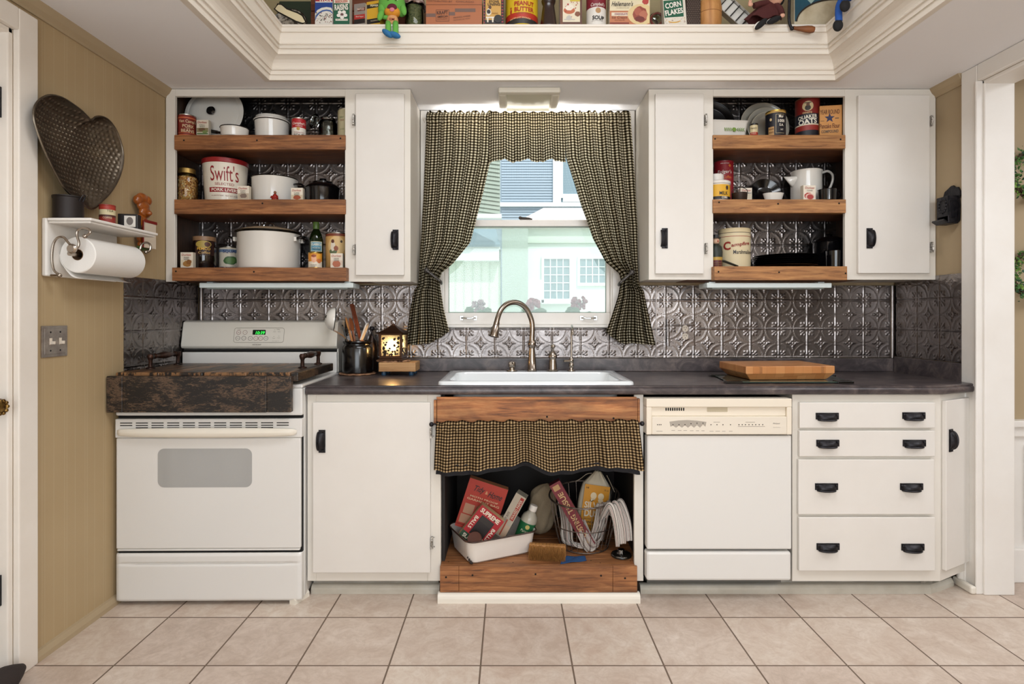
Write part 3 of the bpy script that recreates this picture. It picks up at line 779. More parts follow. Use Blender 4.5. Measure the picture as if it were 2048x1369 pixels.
# sink base
sx0, sx1 = X(882, YF), X(1286.8, YF)
sb = thing('sink_cabinet', 'open sink base of reclaimed wood below the sink', 'cabinet', ((sx0 + sx1) / 2, 2.7, 0))
zfl = Z(1131, 2.42)
mb = MB(); mb.box(X(1268.5, YF), sx1, YF, YF + .02, ZK, ZT)
mb.build('post', WHITE, sb, world=True, bevel=.0015)
mb = MB()
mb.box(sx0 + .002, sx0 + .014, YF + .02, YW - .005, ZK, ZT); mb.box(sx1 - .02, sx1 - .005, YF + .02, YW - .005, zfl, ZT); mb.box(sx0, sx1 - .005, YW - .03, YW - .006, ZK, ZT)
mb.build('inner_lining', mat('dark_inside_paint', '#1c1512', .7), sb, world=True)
mb = MB(); yf = 2.422
for k in range(4):
    ya = yf + .0 + k * .145; mb.box(X(882, YF) + .001, X(1268.3, YF) - .001, ya + .0005, min(ya + .1442, YW - .03), zfl - .02, zfl - .0005 * (k % 2))
mb.box(X(1268.3, YF) - .0005, X(1283, YF), 2.4615, YW - .031, zfl - .02, zfl - .0003)
for (px, py) in ((897, 1128), (1026, 1126), (1183, 1124), (1200, 1118), (1262, 1128)): mb.lathe([(0, .0), (.004, 0), (0, .0006)], (X(px, 2.45), 2.45 + random.uniform(-.01, .03), zfl), 8, 1)
mb.build('floor_board', [PINE, DARKHOLE], sb, world=True, bevel=.0015)
mb = MB()
for (a, b) in ((880, 917.5), (918, 1225.5), (1226, 1274.5)): mb.box(X(a, 2.41), X(b, 2.41), 2.41, 2.4215, .04, zfl - .001)
fascia_nails(mb, [(892, 1155), (945, 1151), (1071, 1149), (1202, 1152), (1250, 1157)], 2.41)
mb.build('base_board', [PINE, DARKHOLE], sb, world=True, bevel=.0015)
mb = MB(); mb.box(sx0 + .01, sx1 - .03, 2.426, 2.445, .001, zfl - .021); mb.build('toe_kick', INNER, sb, world=True)
mb = MB(); mb.box(X(874, 2.418), X(1275, 2.418), 2.418, 2.4395, Z(850, 2.418), Z(797, 2.418)); mb.box(X(873, 2.412), X(1273, 2.412), 2.411, 2.4178, Z(799.5, 2.412), Z(794.5, 2.412)); mb.box(X(867.5, 2.42), X(873, 2.42), 2.42, 2.4395, Z(848, 2.42), Z(801, 2.42)); mb.box(X(1275.5, 2.42), X(1280, 2.42), 2.42, 2.4395, Z(848, 2.42), Z(798, 2.42))
fascia_nails(mb, [(1094, 834), (1227, 837)], 2.418)
mb.build('apron_board', [wood('knotty_apron_pine', '#c98f58', '#a8693a', '#4a2b18', 'X', 30, .75), DARKHOLE], sb, world=True, bevel=.002)
# sink curtain
YS = 2.392
def sc(u, v, dy=0, a=843, b=941, lw=867, rw=1288, wav=1.0, ph=0):
    bot = b + 4.5 * math.sin(2 * PI * 2.1 * u + .3) - 13 * math.exp(-((u - .45) / .07) ** 2)
    y = a - 3 * u + v * (bot - a)
    l = 873 - (873 - lw) * v ** .7; r = 1276 + (rw - 1276) * v ** .8
    amp = (.006 + .013 * v) * wav; f = math.sin(2 * PI * 6.5 * u + 2 + ph) * .6 + math.sin(2 * PI * 12 * u + 1.3 * math.sin(6 * u) + ph) * .4 + .5 * math.sin(2 * PI * 3.1 * u)
    if v < .18: f = .3 * f + .7 * math.sin(2 * PI * 26 * u)
    yy = y + (1.6 * math.sin(2 * PI * 13 * u) + 1.2 * math.sin(2 * PI * 7.3 * u) if v < .04 else 0)
    return (X(l + (r - l) * u, YS), YS + dy + amp * f - (.007 if .02 < v < .2 else 0), Z(yy, YS))
cu_ = MB().grid(lambda u, v: sc(u, v), 240, 40, 0, True, lambda u, v: (u * 68 + .6 * math.sin(11 * u), v * 17)).build('sink_curtain', GING2, label='gathered gingham curtain hanging below the sink apron', cat='curtain')
MB().grid(lambda u, v: sc(u, v, .016, 930, 951, 870, 1282, .7, 0), 120, 8).build('black_lining', mat('black_cloth', '#17171c', .85), cu_)
mb = MB(); zr_ = Z(850, YS); mb.tube([(X(862, YS), YS + .0065, zr_), (X(1284, YS), YS + .0065, Z(848, YS))], .0035, 8); mb.sphere((X(862.5, YS), YS + .0065, zr_), .010, 0, 10, 8); mb.sphere((X(1285, YS), YS + .0065, Z(848.5, YS)), .010, 0, 10, 8)
for px in (868, 1279): mb.tube([(X(px, YS), YS + .0065, zr_), (X(px, YS), 2.4195, zr_)], .003, 6)
mb.build('curtain_rod', BLACKIRON, label='thin black rod carrying the sink curtain', cat='curtain rod')
# dishwasher
dx0, dx1, YD = X(1293.5, 2.4), X(1583.5, 2.4), 2.4
dw = thing('dishwasher', 'white dishwasher with bisque control panel under the counter', 'dishwasher', ((dx0 + dx1) / 2, 2.7, 0))
mb = MB(); mb.box(dx0 + .006, dx1 - .006, YD + .05, YW - .03, .075, .852); mb.build('tub', mat('dark_tub', '#1b1917', .6), dw, world=True)
def px_slab(parent, name, a, b, c, d, Y, th, m, bev=.004):
    mb = MB(); mb.box(X(a, Y), X(b, Y), Y, Y + th, Z(d, Y), Z(c, Y)); return mb.build(name, m, parent, world=True, bevel=bev)
px_slab(dw, 'door', 1294, 1583.5, 872, 1100, YD, .05, APPL, .006)
px_slab(dw, 'lower_panel', 1293, 1583, 1105, 1163, YD, .05, APPL, .01)
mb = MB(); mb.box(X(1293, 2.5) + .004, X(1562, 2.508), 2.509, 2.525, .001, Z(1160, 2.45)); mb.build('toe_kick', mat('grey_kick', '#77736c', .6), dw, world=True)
cp = MB()
Yp = YD - .012
P_ = lambda a, b, c, d, y0, y1, mi=0: cp.box(X(a, Yp), X(b, Yp), y0, y1, Z(d, Yp), Z(c, Yp), mi)
P_(1293, 1584, 798, 815, Yp, YD + .05); P_(1293, 1303.5, 815, 870, Yp, YD + .05); P_(1574, 1584, 815, 870, Yp, YD + .05); P_(1303.5, 1574, 834, 870, Yp + .002, YD + .05); P_(1303.5, 1574, 815, 834, Yp + .012, YD + .05)
pan = cp.build('control_panel', APPL2, dw, world=True, bevel=.003)
mb = MB()
def dash(a, b, c, d, mi=0, dY=.0015): mb.box(X(a, Yp), X(b, Yp), Yp + dY - .0004, Yp + dY + .002, Z(d, Yp), Z(c, Yp), mi)
dash(1305, 1573.5, 835, 868, 0, .001)
mb.build('label_strip', mat('panel_label', '#ded5c6', .4), pan, world=True)
mb = MB()
for px in (1315, 1318.5, 1322, 1346, 1358, 1370, 1382, 1394, 1406, 1422, 1434, 1446, 1461, 1478, 1484.5, 1491, 1498, 1505, 1511.5, 1518.5, 1525.5):
    py = 850 - (3 if 1390 < px < 1410 else 2 if 1375 < px < 1390 else 0)
    MB().lathe([(0, 0), (.0022, 0), (.0022, .001), (0, .001)], (0, 0, 0), 8, 0, Matrix.Translation((X(px, Yp), Yp + .0008, Z(py, Yp))) @ Matrix.Rotation(R(90), 4, 'X')).build('button', DARKHOLE, pan, world=True)
for k in range(9): mb.box(X(1332.5 + k * 4.4, Yp), X(1335 + k * 4.4, Yp), Yp + .0112, Yp + .0125, Z(823, Yp), Z(817, Yp))
mb.build('vent_slots', DARKHOLE, pan, world=True)
mb = MB(); g1 = []
poly = [(1339, 843), (1355, 841.5), (1375, 840.5), (1395, 842), (1413, 844), (1412, 851), (1409, 855)]
for k in range(6):
    pass
poly = [(1339, 844), (1357, 841.5), (1375, 840.7), (1394, 842), (1413, 844.5), (1411, 854), (1406, 850), (1400, 856), (1394, 851), (1388, 856), (1382, 851.5), (1376, 856), (1370, 851.5), (1364, 856), (1358, 852), (1352, 856), (1346, 852), (1341, 854)]
mb.prism([(X(a, Yp), Z(b, Yp)) for a, b in poly][::-1], Yp + .0003, Yp + .0006, 'XZ')
for (a, b, c) in ((1313, 1325, 863), (1343, 1350, 861.5), (1356, 1363, 861.5), (1367, 1374, 861.5), (1380, 1387, 862), (1392, 1398, 862), (1403, 1409, 862), (1419, 1427, 863), (1431, 1440, 863), (1444, 1451, 863), (1458, 1465, 863), (1476, 1530, 853.5), (1491, 1510, 845), (1427, 1440, 845)):
    mb.box(X(a, Yp), X(b, Yp), Yp + .0003, Yp + .0008, Z(c + .6, Yp), Z(c - .5, Yp))
mb.build('panel_print', mat('panel_grey_print', '#a59c90', .5), pan, world=True)
mb = MB(); add_text(mb, 'Whirlpool', (X(1552.5, Yp), Z(848, Yp)), .029, .0075, slant=.2, y=Yp + .0002); add_text(mb, 'Quiet Partner I', (X(1553.5, Yp), Z(855.5, Yp)), .03, .003, y=Yp + .0002)
mb.build('lettering', ink('#3a3632'), pan, world=True)
mb = MB(); mb.box(X(1416, Yp), X(1457, Yp), Yp + .0105, Yp + .0118, Z(825, Yp), Z(816, Yp)); mb.build('latch_recess', mat('latch_shade', '#b7ab92', .5), pan, world=True)
# drawer base with angled end
x0, x1 = X(1584.5, YF), X(1880, YF); xe, ye = XR - .018, 2.545
dc = thing('drawer_cabinet', 'white base cabinet with four drawers and narrow angled door', 'cabinet', ((x0 + x1) / 2, 2.7, 0))
mb = MB(); mb.box(x0, x1, YF, YF + .02, ZK, ZT)
ang = math.atan2(ye - YF, xe - x1); L_ = math.hypot(ye - YF, xe - x1)
Ma = Matrix.Translation((x1, YF, 0)) @ Matrix.Rotation(ang, 4, 'Z')
mb.box(0, L_, 0, .02, ZK, ZT, 0, Ma)
mb.build('face_frame', WHITE, dc, world=True)
mb = MB(); mb.box(x0 + .0, x0 + .015, YF + .02, YW - .005, ZK + .002, ZT); mb.box(x0 + .015, XR - .02, YW - .02, YW - .005, ZK + .002, ZT); mb.box(XR - .02, XR - .005, 2.58, YW - .005, ZK + .002, ZT); mb.box(x0 + .015, x1, YF + .02, YW - .02, ZK + .002, ZK + .016)
mb.build('carcass', WHITE, dc, world=True)
mb = MB(); mb.box(X(1563, 2.505), X(1866, 2.505), 2.509, 2.524, .001, ZK); mb.box(0, L_ - .02, .06, .075, .001, ZK, 0, Ma); mb.build('toe_kick', KICK, dc, world=True)
for (a, b, c, d, ps) in ((1599.5, 1871, 805.5, 857, ((1654, 833), (1827, 832))), (1599, 1871, 862, 914, ((1655, 887), (1828, 887))), (1597, 1869, 920, 1030, ((1652.5, 974), (1822.5, 974))), (1598, 1871, 1035.5, 1143, ((1655.5, 1094), (1825, 1095)))):
    dr = slab(dc, 'drawer', a, b, c, d, YF - .018, .0178)
    for (px, py) in ps: pull(dr, X(px, YF - .018), Z(py, YF - .018), YF - .018)
mb = MB(); Md = Ma; dz0, dz1 = Z(1137, 2.46), Z(800, 2.46)
mb.box(.012, L_ - .012, -.018, -.0002, dz0, dz1, 0, Md); dr = mb.build('door', DOORW, dc, world=True, bevel=.003)
pm = Ma @ Matrix.Translation((.047, -.018, Z(880, 2.46)))
# rotate a copy of the pull onto the angled door
hd = pull(dr, 0, 0, 0, R(-90)); hd.matrix_basis = Matrix.Translation(-WOFF[dr.name]) @ pm @ Matrix.Translation(WOFF[dr.name])
for zz in (Z(855, 2.5), Z(1074, 2.5)):
    m3 = MB(); m3.box(L_ - .013, L_ - .003, -.02, -.002, zz - .024, zz + .024, 0, Ma); m3.tube([tuple(Ma @ Vector((L_ - .009, -.022, zz - .015))), tuple(Ma @ Vector((L_ - .009, -.022, zz + .015)))], .004, 6); m3.build('hinge', MATS['paint_specked_hinge'], dr, world=True)
# ================================================================ COUNTERTOP
def laminate():
    m, nt, nd, lk, b = base_mat('slate_laminate')
    v = coords(nt, (1, 1.4, 1.4))
    n1, n2 = noise(nt, v, 9, 8, .7, .8), noise(nt, v, 60, 6, .7)
    c = ramp(nt, n1, [(.34, '#352f31'), (.5, '#4f4748'), (.66, '#776b67')])
    c = mixc(nt, math_(nt, 'MULTIPLY', n2, .45), c, '#2f2a2c')
    lk.new(c, b.inputs['Base Color']); b.inputs['Roughness'].default_value = .3
    bump(nt, b, n2, .12, .001)
    return m
LAM = laminate()
CT, CB = .906, .8675
cxl, cxa, cya = -.8605, 1.812, 2.418
exr, eyr = XR - .004, 2.51
ct = thing('countertop', 'long dark mottled laminate countertop with raised backsplash lip', 'countertop', (.5, 2.75, CB))
hx0, hx1, hy0, hy1 = -.285, .505, 2.470, 2.895
mb = MB(); y0 = 2.432
mb.box(cxl, hx0, y0, YW - .001, CB, CT); mb.box(hx0, hx1, y0, hy0, CB, CT); mb.box(hx0, hx1, hy1, YW - .001, CB, CT)
mb.prism([(hx1, y0), (cxa, y0), (exr, eyr + .014), (XR - .001, eyr + .02), (XR - .001, YW - .001), (hx1, YW - .001)], CB, CT, 'XY')
mb.build('worktop', LAM, ct, world=True)
# front edge profile swept along the front and the angled end; d = distance out from the slab edge
EP = [(0, CT), (.010, CT - .0002), (.0145, CT - .003), (.0150, CT - .006), (.0125, CT - .0085), (.0135, CT - .011), (.0175, CT - .0125), (.0195, CT - .016), (.0200, CT - .028), (.0175, CT - .034), (.0120, CT - .038), (0, CB)]
pth = [(cxl, y0), (cxa, y0), (exr, eyr + .014)]
a1 = math.atan2(pth[2][1] - pth[1][1], pth[2][0] - pth[1][0])
nrm = [(0, -1), None, (math.sin(a1), -math.cos(a1))]
h = a1 / 2; nrm[1] = (math.sin(h) / math.cos(h), -1.0)
vs = []
for (px_, py_), (nx, ny) in zip(pth, nrm):
    for d, z in EP: vs.append((px_ + nx * d, py_ + ny * d, z))
k = len(EP); fs = [(j * k + i, j * k + i + 1, (j + 1) * k + i + 1, (j + 1) * k + i) for j in range(2) for i in range(k - 1)] + [tuple(range(k)), tuple(2 * k + i for i in range(k))[::-1]]
mb = MB(); mb.add(vs, fs, 0, True); mb.build('front_edge', LAM, ct, world=True)
mb = MB(); mb.box(cxl, XR - .002, YW - .022, YW - .001, CT, BZ0 - .002); mb.build('back_lip', LAM, ct, world=True, bevel=.004)
mb = MB(); mb.box(XR - .021, XR - .001, 2.5, YW - .0305, CB, CT + .080); mb.build('side_lip', LAM, ct, world=True, bevel=.003)
# ---------------------------------------------------------------- sink
SW = mat('sink_white', '#e9edef', .1, coat=.6)
sk = thing('kitchen_sink', 'white drop-in sink set in the dark countertop under the window', 'sink', (.108, 2.69, CT))
mb = MB(); cx, cy = .1085, 2.69
rings = [(.838, .512, .03, .0005), (.836, .510, .03, .010), (.826, .500, .028, .0145), (.79, .47, .03, .0155), (.750, .385, .05, .0135), (.740, .375, .05, .004), (.720, .355, .06, -.10), (.66, .30, .08, -.165), (.1, .1, .045, -.172)]
offy = [0, 0, 0, 0, -.02, -.02, -.02, -.02, -.02]
vs = []; nper = 4 * 7
for (w_, h_, r_, z_), oy in zip(rings, offy):
    vs += [(cx + a, cy + b + oy, CT + z_) for a, b in rrect(w_, h_, r_, 6)]
fs = []
for j in range(len(rings) - 1):
    for i in range(nper): fs.append((j * nper + i, j * nper + (i + 1) % nper, (j + 1) * nper + (i + 1) % nper, (j + 1) * nper + i))
fs.append(tuple((len(rings) - 1) * nper + i for i in range(nper)))
mb.add(vs, fs, 0, True); mb.build('basin', SW, sk, world=True)
mb = MB(); mb.lathe([(0, .0), (.042, .0), (.042, .004), (.03, .004), (.028, .001), (0, .001)], (cx, cy - .02, CT - .1715), 20); mb.build('drain', CHROME, sk, world=True)
ZR = CT + .016
FY = 2.905
def Lz(parent, name, px, prof, m, Y=FY, seg=24):
    """lathe from (half width px, row px) pairs"""
    x = X(px, Y); p = [(r * Y / F, Z(y, Y)) for r, y in prof]
    mb = MB(); mb.lathe(p, (x, Y, 0), seg); return mb.build(name, m, parent, world=True)
BR = mat('brushed_faucet_nickel', '#a3978c', .22, 1.0)
fc = thing('kitchen_faucet', 'tall brushed nickel gooseneck pull-down faucet on the sink', 'faucet', (X(1064, FY), FY, ZR))
zb_ = CY - (ZR - H) * F / FY
Lz(fc, 'body', 1064, [(0, zb_), (9.8, zb_), (9.8, zb_ - 2.5), (8.6, zb_ - 4), (7.8, 720), (6.2, 704), (5.6, 697), (6.8, 696), (7, 694), (8.2, 690), (8.0, 685), (6.6, 682), (6.8, 680.5), (5.4, 680), (5.2, 676), (0, 676)], BR)
mb = MB(); ax = X(1064, FY)
pts = [(1064, 678), (1064.5, 650), (1060, 632), (1052, 617), (1040, 607.5), (1027, 605), (1013, 609), (1002, 620), (995.5, 636), (992.5, 650)]
dep = [0, 0, -.003, -.012, -.03, -.05, -.075, -.095, -.108, -.113]
p3 = [(X(a, FY + d), FY + d, Z(b, FY + d)) for (a, b), d in zip(pts, dep)]
sp = spline(p3, 7); mb.tube(sp, .0132, 16); mb.build('spout', BR, fc, world=True)
mb = MB(); e = Vector(p3[-1]); t_ = (Vector(p3[-1]) - Vector(p3[-2])).normalized()
M = Matrix.Translation(e) @ t_.to_track_quat('Z', 'Y').to_matrix().to_4x4()
hL = .052
mb.lathe([(0, -.014), (.0145, -.014), (.0150, -.001), (.0145, 0), (.0165, .004), (.021, hL * .8), (.0215, hL), (.0255, hL + .002), (.0255, hL + .007), (.018, hL + .010), (0, hL + .009)], (0, 0, 0), 22, 0, M)
hd_ = mb.build('spray_head', BR, fc, world=True)
mb = MB(); mb.box(-.0285, -.0165, -.009, .009, .012, .044, 0, M); mb.build('spray_button', BLACKRIM, hd_, world=True, bevel=.003)
f2 = thing('soap_dispenser', 'short nickel soap dispenser left of the faucet', 'soap dispenser', (X(1024, FY), FY, ZR))
Lz(f2, 'base', 1024, [(0, zb_), (11.2, zb_), (11, zb_ - 1.6), (5.2, zb_ - 2.2), (4.9, zb_ - 6), (6.2, zb_ - 7), (7, zb_ - 9), (7, zb_ - 15.5), (6, zb_ - 18), (4, zb_ - 19), (0, zb_ - 19)], NICKEL)
mb = MB(); mb.tube([(X(1024, FY), FY, Z(zb_ - 15.5, FY)), (X(1021, FY), FY - .05, Z(zb_ - 14.5, FY - .05))], [.009, .007], 12); mb.build('nozzle', NICKEL, f2, world=True)
f3 = thing('faucet_valve', 'nickel single-lever valve with ball handle right of the faucet', 'faucet handle', (X(1105, FY), FY, ZR))
Lz(f3, 'body', 1105.5, [(0, zb_), (11, zb_), (11, zb_ - 1.5), (8.6, zb_ - 3), (7.5, zb_ - 17), (6.6, zb_ - 23), (7.2, zb_ - 24), (8.8, zb_ - 27), (8.4, zb_ - 31), (6, zb_ - 36), (2.6, zb_ - 40), (0, zb_ - 40)], NICKEL)
mb = MB(); mb.tube([(X(1105.5, FY), FY, Z(zb_ - 38, FY)), (X(1106, FY), FY - .012, Z(zb_ - 47, FY))], [.006, .005], 10); mb.sphere((X(1106.5, FY - .013), FY - .013, Z(zb_ - 49, FY)), .011, 0, 14, 10); mb.build('lever', NICKEL, f3, world=True)
f4 = thing('filter_tap', 'slender nickel filtered-water tap at right of the sink', 'tap', (X(1143, FY), FY, ZR))
Lz(f4, 'body', 1142.5, [(0, zb_), (8.2, zb_), (8, zb_ - 1.5), (4, zb_ - 2.5), (3.6, zb_ - 6), (5, zb_ - 8), (5.2, zb_ - 13), (3.8, zb_ - 16), (4.8, zb_ - 18), (4.8, zb_ - 23), (2.6, zb_ - 27), (0, zb_ - 27)], NICKEL)
mb = MB(); q = [(X(1143, FY), FY, Z(zb_ - 25, FY)), (X(1143, FY), FY, Z(668, FY)), (X(1143, FY), FY - .02, Z(655, FY)), (X(1143.5, FY - .05), FY - .055, Z(652, FY - .05)), (X(1144.5, FY - .09), FY - .10, Z(660, FY - .1)), (X(1145, FY - .1), FY - .11, Z(670, FY - .11))]
mb.tube(spline(q, 6), .0052, 10); mb.build('spout', NICKEL, f4, world=True)
mb = MB(); mb.tube([(X(1141, FY), FY - .012, Z(zb_ - 20, FY)), (X(1127, FY), FY - .02, Z(zb_ - 20.5, FY))], [.005, .0065], 10); mb.build('lever', NICKEL, f4, world=True)
# outlet plate on the backsplash
op = thing('outlet_plate', 'pressed tin outlet plate with two white sockets on the backsplash', 'outlet', (X(1360, 3.03), YW - .014, 1.09))
tin_sheet('cover_plate', X(1334, 3.03), X(1388, 3.03), Z(692, 3.03), Z(639, 3.03), AX + .013, AZ + .02, lambda x, z, h: (x, YW - .018 - h, z), parent=op)
mb = MB(); mb.box(X(1334, 3.03), X(1388, 3.03), YW - .0178, YW - .0125, Z(692, 3.03), Z(639, 3.03)); mb.build('plate_edge', TIN, op, world=True)
IVORY = mat('ivory_plastic', '#d9cdbd', .4)
for py in (657.5, 673.5):
    z_ = Z(py, 3.03); x_ = X(1370, 3.03); mb = MB()
    mb.prism([(a, b) for a, b in rrect(.031, .034, .014, 5, x_, z_)], YW - .0235, YW - .0175, 'XZ'); so_ = mb.build('socket', IVORY, op, world=True)
    mb = MB()
    for dx in (-.006, .006): mb.box(x_ + dx - .001, x_ + dx + .001, YW - .0238, YW - .0234, z_ + .001, z_ + .009)
    mb.prism(ellipse(.0022, .0026, 10, x_, z_ - .007), YW - .0238, YW - .0234, 'XZ'); mb.build('socket_slots', DARKHOLE, so_, world=True)
mb = MB(); x_, z_ = X(1353, 3.03), Z(665, 3.03); mb.box(x_ - .004, x_ + .004, YW - .026, YW - .018, z_ - .005, z_ + .009); mb.build('toggle', IVORY, op, world=True, bevel=.002)

# ================================================================ RANGE
SYF = 2.385; scx = -1.2505
st = thing('kitchen_range', 'white freestanding electric range under the wooden stove cover', 'stove', (scx, SYF, 0), (0, 0, R(.7)))
def sX(px): return X(px, SYF) - scx
def sZ(py): return Z(py, SYF)
HW = .3845
mb = MB(); mb.box(-HW, HW, .03, .635, .02, .898); mb.build('body', APPL, st, bevel=.004)
mb = MB(); mb.box(-HW - .001, HW + .001, .002, .635, .898, .914); mb.box(-HW, HW, .0, .03, sZ(832), .898); mb.build('cooktop', APPL, st, bevel=.006)
mb = MB(); mb.box(-HW + .004, HW - .004, .012, .031, sZ(1110), sZ(830)); mb.build('door_gap', DARKHOLE, st)
mb = MB(); mb.box(-HW, HW, -.004, .03, sZ(876), sZ(838)); vp = mb.build('vent_panel', APPL, st, bevel=.004)
mb = MB()
for k in range(11):
    a = sX(243 + k * 31.05); b_ = a + (sX(267) - sX(243))
    for j, py in enumerate((846, 851, 855.5)):
        if j == 2 and k in (0, 10): continue
        mb.box(a, b_, -.0046, -.0035, sZ(py + .9), sZ(py - .9))
mb.build('vent_slots', DARKHOLE, vp)
def hfn(u, v):
    x = -HW + .010 + (2 * HW - .03) * u; e = math.sin(PI * min(1, max(0, u))) ** .28
    t = 2 * PI * v
    return (x, -.006 - .032 * e * (.55 + .45 * math.cos(t)) , sZ(864) + (.022 - .001) * math.sin(t) * (.35 + .65 * e))
mb = MB(); mb.grid(hfn, 60, 16); mb.build('door_handle', mat('handle_offwhite', '#e0d9cb', .35), st)
mb = MB(); mb.box(-HW + .003, HW - .006, -.002, .03, sZ(1098), sZ(876.5)); mb.box(-HW + .004, HW - .010, .0, .028, sZ(1103), sZ(1098.5)); dr = mb.build('oven_door', APPL, st, bevel=.005)
mb = MB(); mb.prism(rrect(sX(504) - sX(317), sZ(897.5) - sZ(975), .026, 6, (sX(504) + sX(317)) / 2, (sZ(897.5) + sZ(975)) / 2), -.0028, -.0015, 'XZ'); mb.build('oven_window', mat('frosted_oven_glass', '#a3a3a1', .12, coat=.5), dr)
mb = MB()
p = [(-.001, sZ(1203)), (.03, sZ(1203)), (.03, sZ(1107)), (-.001, sZ(1107)), (-.004, sZ(1112)), (-.004, sZ(1203) + .006)]
def dfn(u, v):
    x = -HW + .002 + 2 * (HW - .002) * u; z = sZ(1203) + (sZ(1107) - sZ(1203)) * v
    e = min(1, min(u, 1 - u) * 9); cre = math.exp(-((v - .79) / .025) ** 2) * .012 * e if v < .82 else 0
    lip = .006 * math.exp(-((v - .74) / .12) ** 2) * e if v < .79 else 0
    edge = .008 * (max(0, 1 - min(v, 1 - v) * 16) ** 2 + max(0, 1 - min(u, 1 - u) * 60) ** 2)
    return (x, -.006 + cre - lip * .0 + edge, z)
mb.grid(dfn, 80, 60); mb.box(-HW + .002, HW - .002, .004, .03, sZ(1202), sZ(1108)); mb.build('storage_drawer', APPL, st)
for sx_ in (-1, 1):
    for yy in (.1, .58): MB().box(sx_ * .33 - .02, sx_ * .33 + .02, yy, yy + .04, 0, .0205).build('foot', BLACKRIM, st)
# backguard
BY = .485
def bZ(py): return Z(py, SYF + BY)
mb = MB()
p = [(.635, .9145), (.635, bZ(641)), (BY + .04, bZ(642)), (BY + .022, bZ(645)), (BY + .018, bZ(652)), (BY, bZ(688)), (BY - .002, bZ(693)), (BY + .006, bZ(697)), (BY + .03, bZ(699)), (BY + .03, .9145)]
mb.prism(p, -HW - .003, HW + .003, 'YZ', 0, None, False); bgd = mb.build('backguard', mat('backguard_white', '#d6d1c6', .3, coat=.2), st, bevel=.004)
mb = MB(); mb.box(-HW + .004, HW - .004, BY + .015, BY + .03, bZ(704.5), bZ(699.5)); mb.build('backguard_gap', DARKHOLE, st)
mb = MB(); mb.box(-HW, HW, BY + .01, BY + .03, .9145, bZ(705)); mb.build('backguard_riser', APPL, st, bevel=.002)
# tilted control panel frame: face from (BY+.018, 652) to (BY, 688)
fy0, fz0, fy1, fz1 = BY, bZ(688), BY + .018, bZ(652)
tl = math.atan2(fy1 - fy0, fz1 - fz0)
MF = Matrix.Translation((0, fy0, fz0)) @ Matrix.Rotation(-tl, 4, 'X')
def fp(px, py): # position on the face plane: local x, local z
    return X(px, SYF + BY) - X(524.5, SYF + BY) - .004, (688 - py) / 36 * math.hypot(fy1 - fy0, fz1 - fz0)
def outline(mb, pts, w):
    q = [tuple(MF @ Vector((a, -.001, b))) for a, b in pts]; mb.tube(q, w, 5, 0, True)
x0_, z0_ = fp(475.5, 685.5); x1_, z1_ = fp(575, 656.5)
mb = MB(); outline(mb, rrect(x1_ - x0_, z1_ - z0_, .011, 5, (x0_ + x1_) / 2, (z0_ + z1_) / 2), .0009)
mb.build('panel_outline', mat('panel_grey', '#8d877c', .5), bgd)
for i, (px, py, col) in enumerate(((484.3, 665.5, '#8d5b56'), (497, 665.5, '#8d6a62'), (483.5, 677, '#5b5654'), (495.5, 677, '#5b5654'), (508.5, 677.3, '#5b5654'), (519.5, 677.3, '#8a5c50'), (529, 677.3, '#8a5c50'), (539.5, 677.3, '#5b6364'))):
    mb = MB(); a, b = fp(px, py); q = [tuple(MF @ Vector((a + .0105 * math.cos(t * PI / 9), -.001, b + .0105 * math.sin(t * PI / 9)))) for t in range(18)]
    mb.tube(q, .0008, 5, 0, True); add_text(mb, ['Bake', 'V', 'Broil', 'V', '=', '+', '-', 'o'][i], (a, b), .009 if i in (0, 2) else .005, .0045 if i != 6 else .0012, y=-.0008, M=MF)
    mb.build('button', mat('button_ring_%s' % col.strip('#'), col, .5), bgd)
for (px, py, lab) in ((556, 664, 'Clock'), (565, 664, 'Start'), (555, 677, 'Timer'), (565, 676.5, 'Light')):
    mb = MB(); a, b = fp(px, py); add_text(mb, lab, (a, b), .014, .005, y=-.0008, M=MF); add_text(mb, '-', (a, b + .009), .006, .0014, y=-.0008, M=MF); mb.build('button', mat('panel_grey', '#8d877c', .5), bgd)
mb = MB(); a0_, b0_ = fp(512.3, 670); a1_, b1_ = fp(538, 660.3)
mb.prism(rrect(a1_ - a0_, b1_ - b0_, .003, 4, (a0_ + a1_) / 2, (b0_ + b1_) / 2), -.0016, -.0005, 'XZ', 0, MF); disp = mb.build('clock_display', mat('display_glass', '#03170a', .15), bgd)
mb = MB(); a, b = fp(527.5, 666.3); add_text(mb, '10:39', (a, b), .043, .0155, y=-.0019, slant=.15, M=MF); mb.build('digits', mat('green_digits', '#22c03a', .5, emit='#35ff55', estr=2.2), disp)
for (tx, px, py, w_, h_, dy_) in (('HOTPOINT', 523, 690, .044, .0052, -.004), ('OVEN', 484, 659.3, .018, .0026, -.0008), ('TIMER', 562, 659.3, .016, .0026, -.0008), ('Oven Light On', 559, 682.6, .034, .0022, -.0008)):
    mb = MB(); a, b = fp(px, py); add_text(mb, tx, (a, b), w_, h_, bold=.01, y=dy_, M=MF); mb.build('lettering', ink('#4a4540'), bgd)
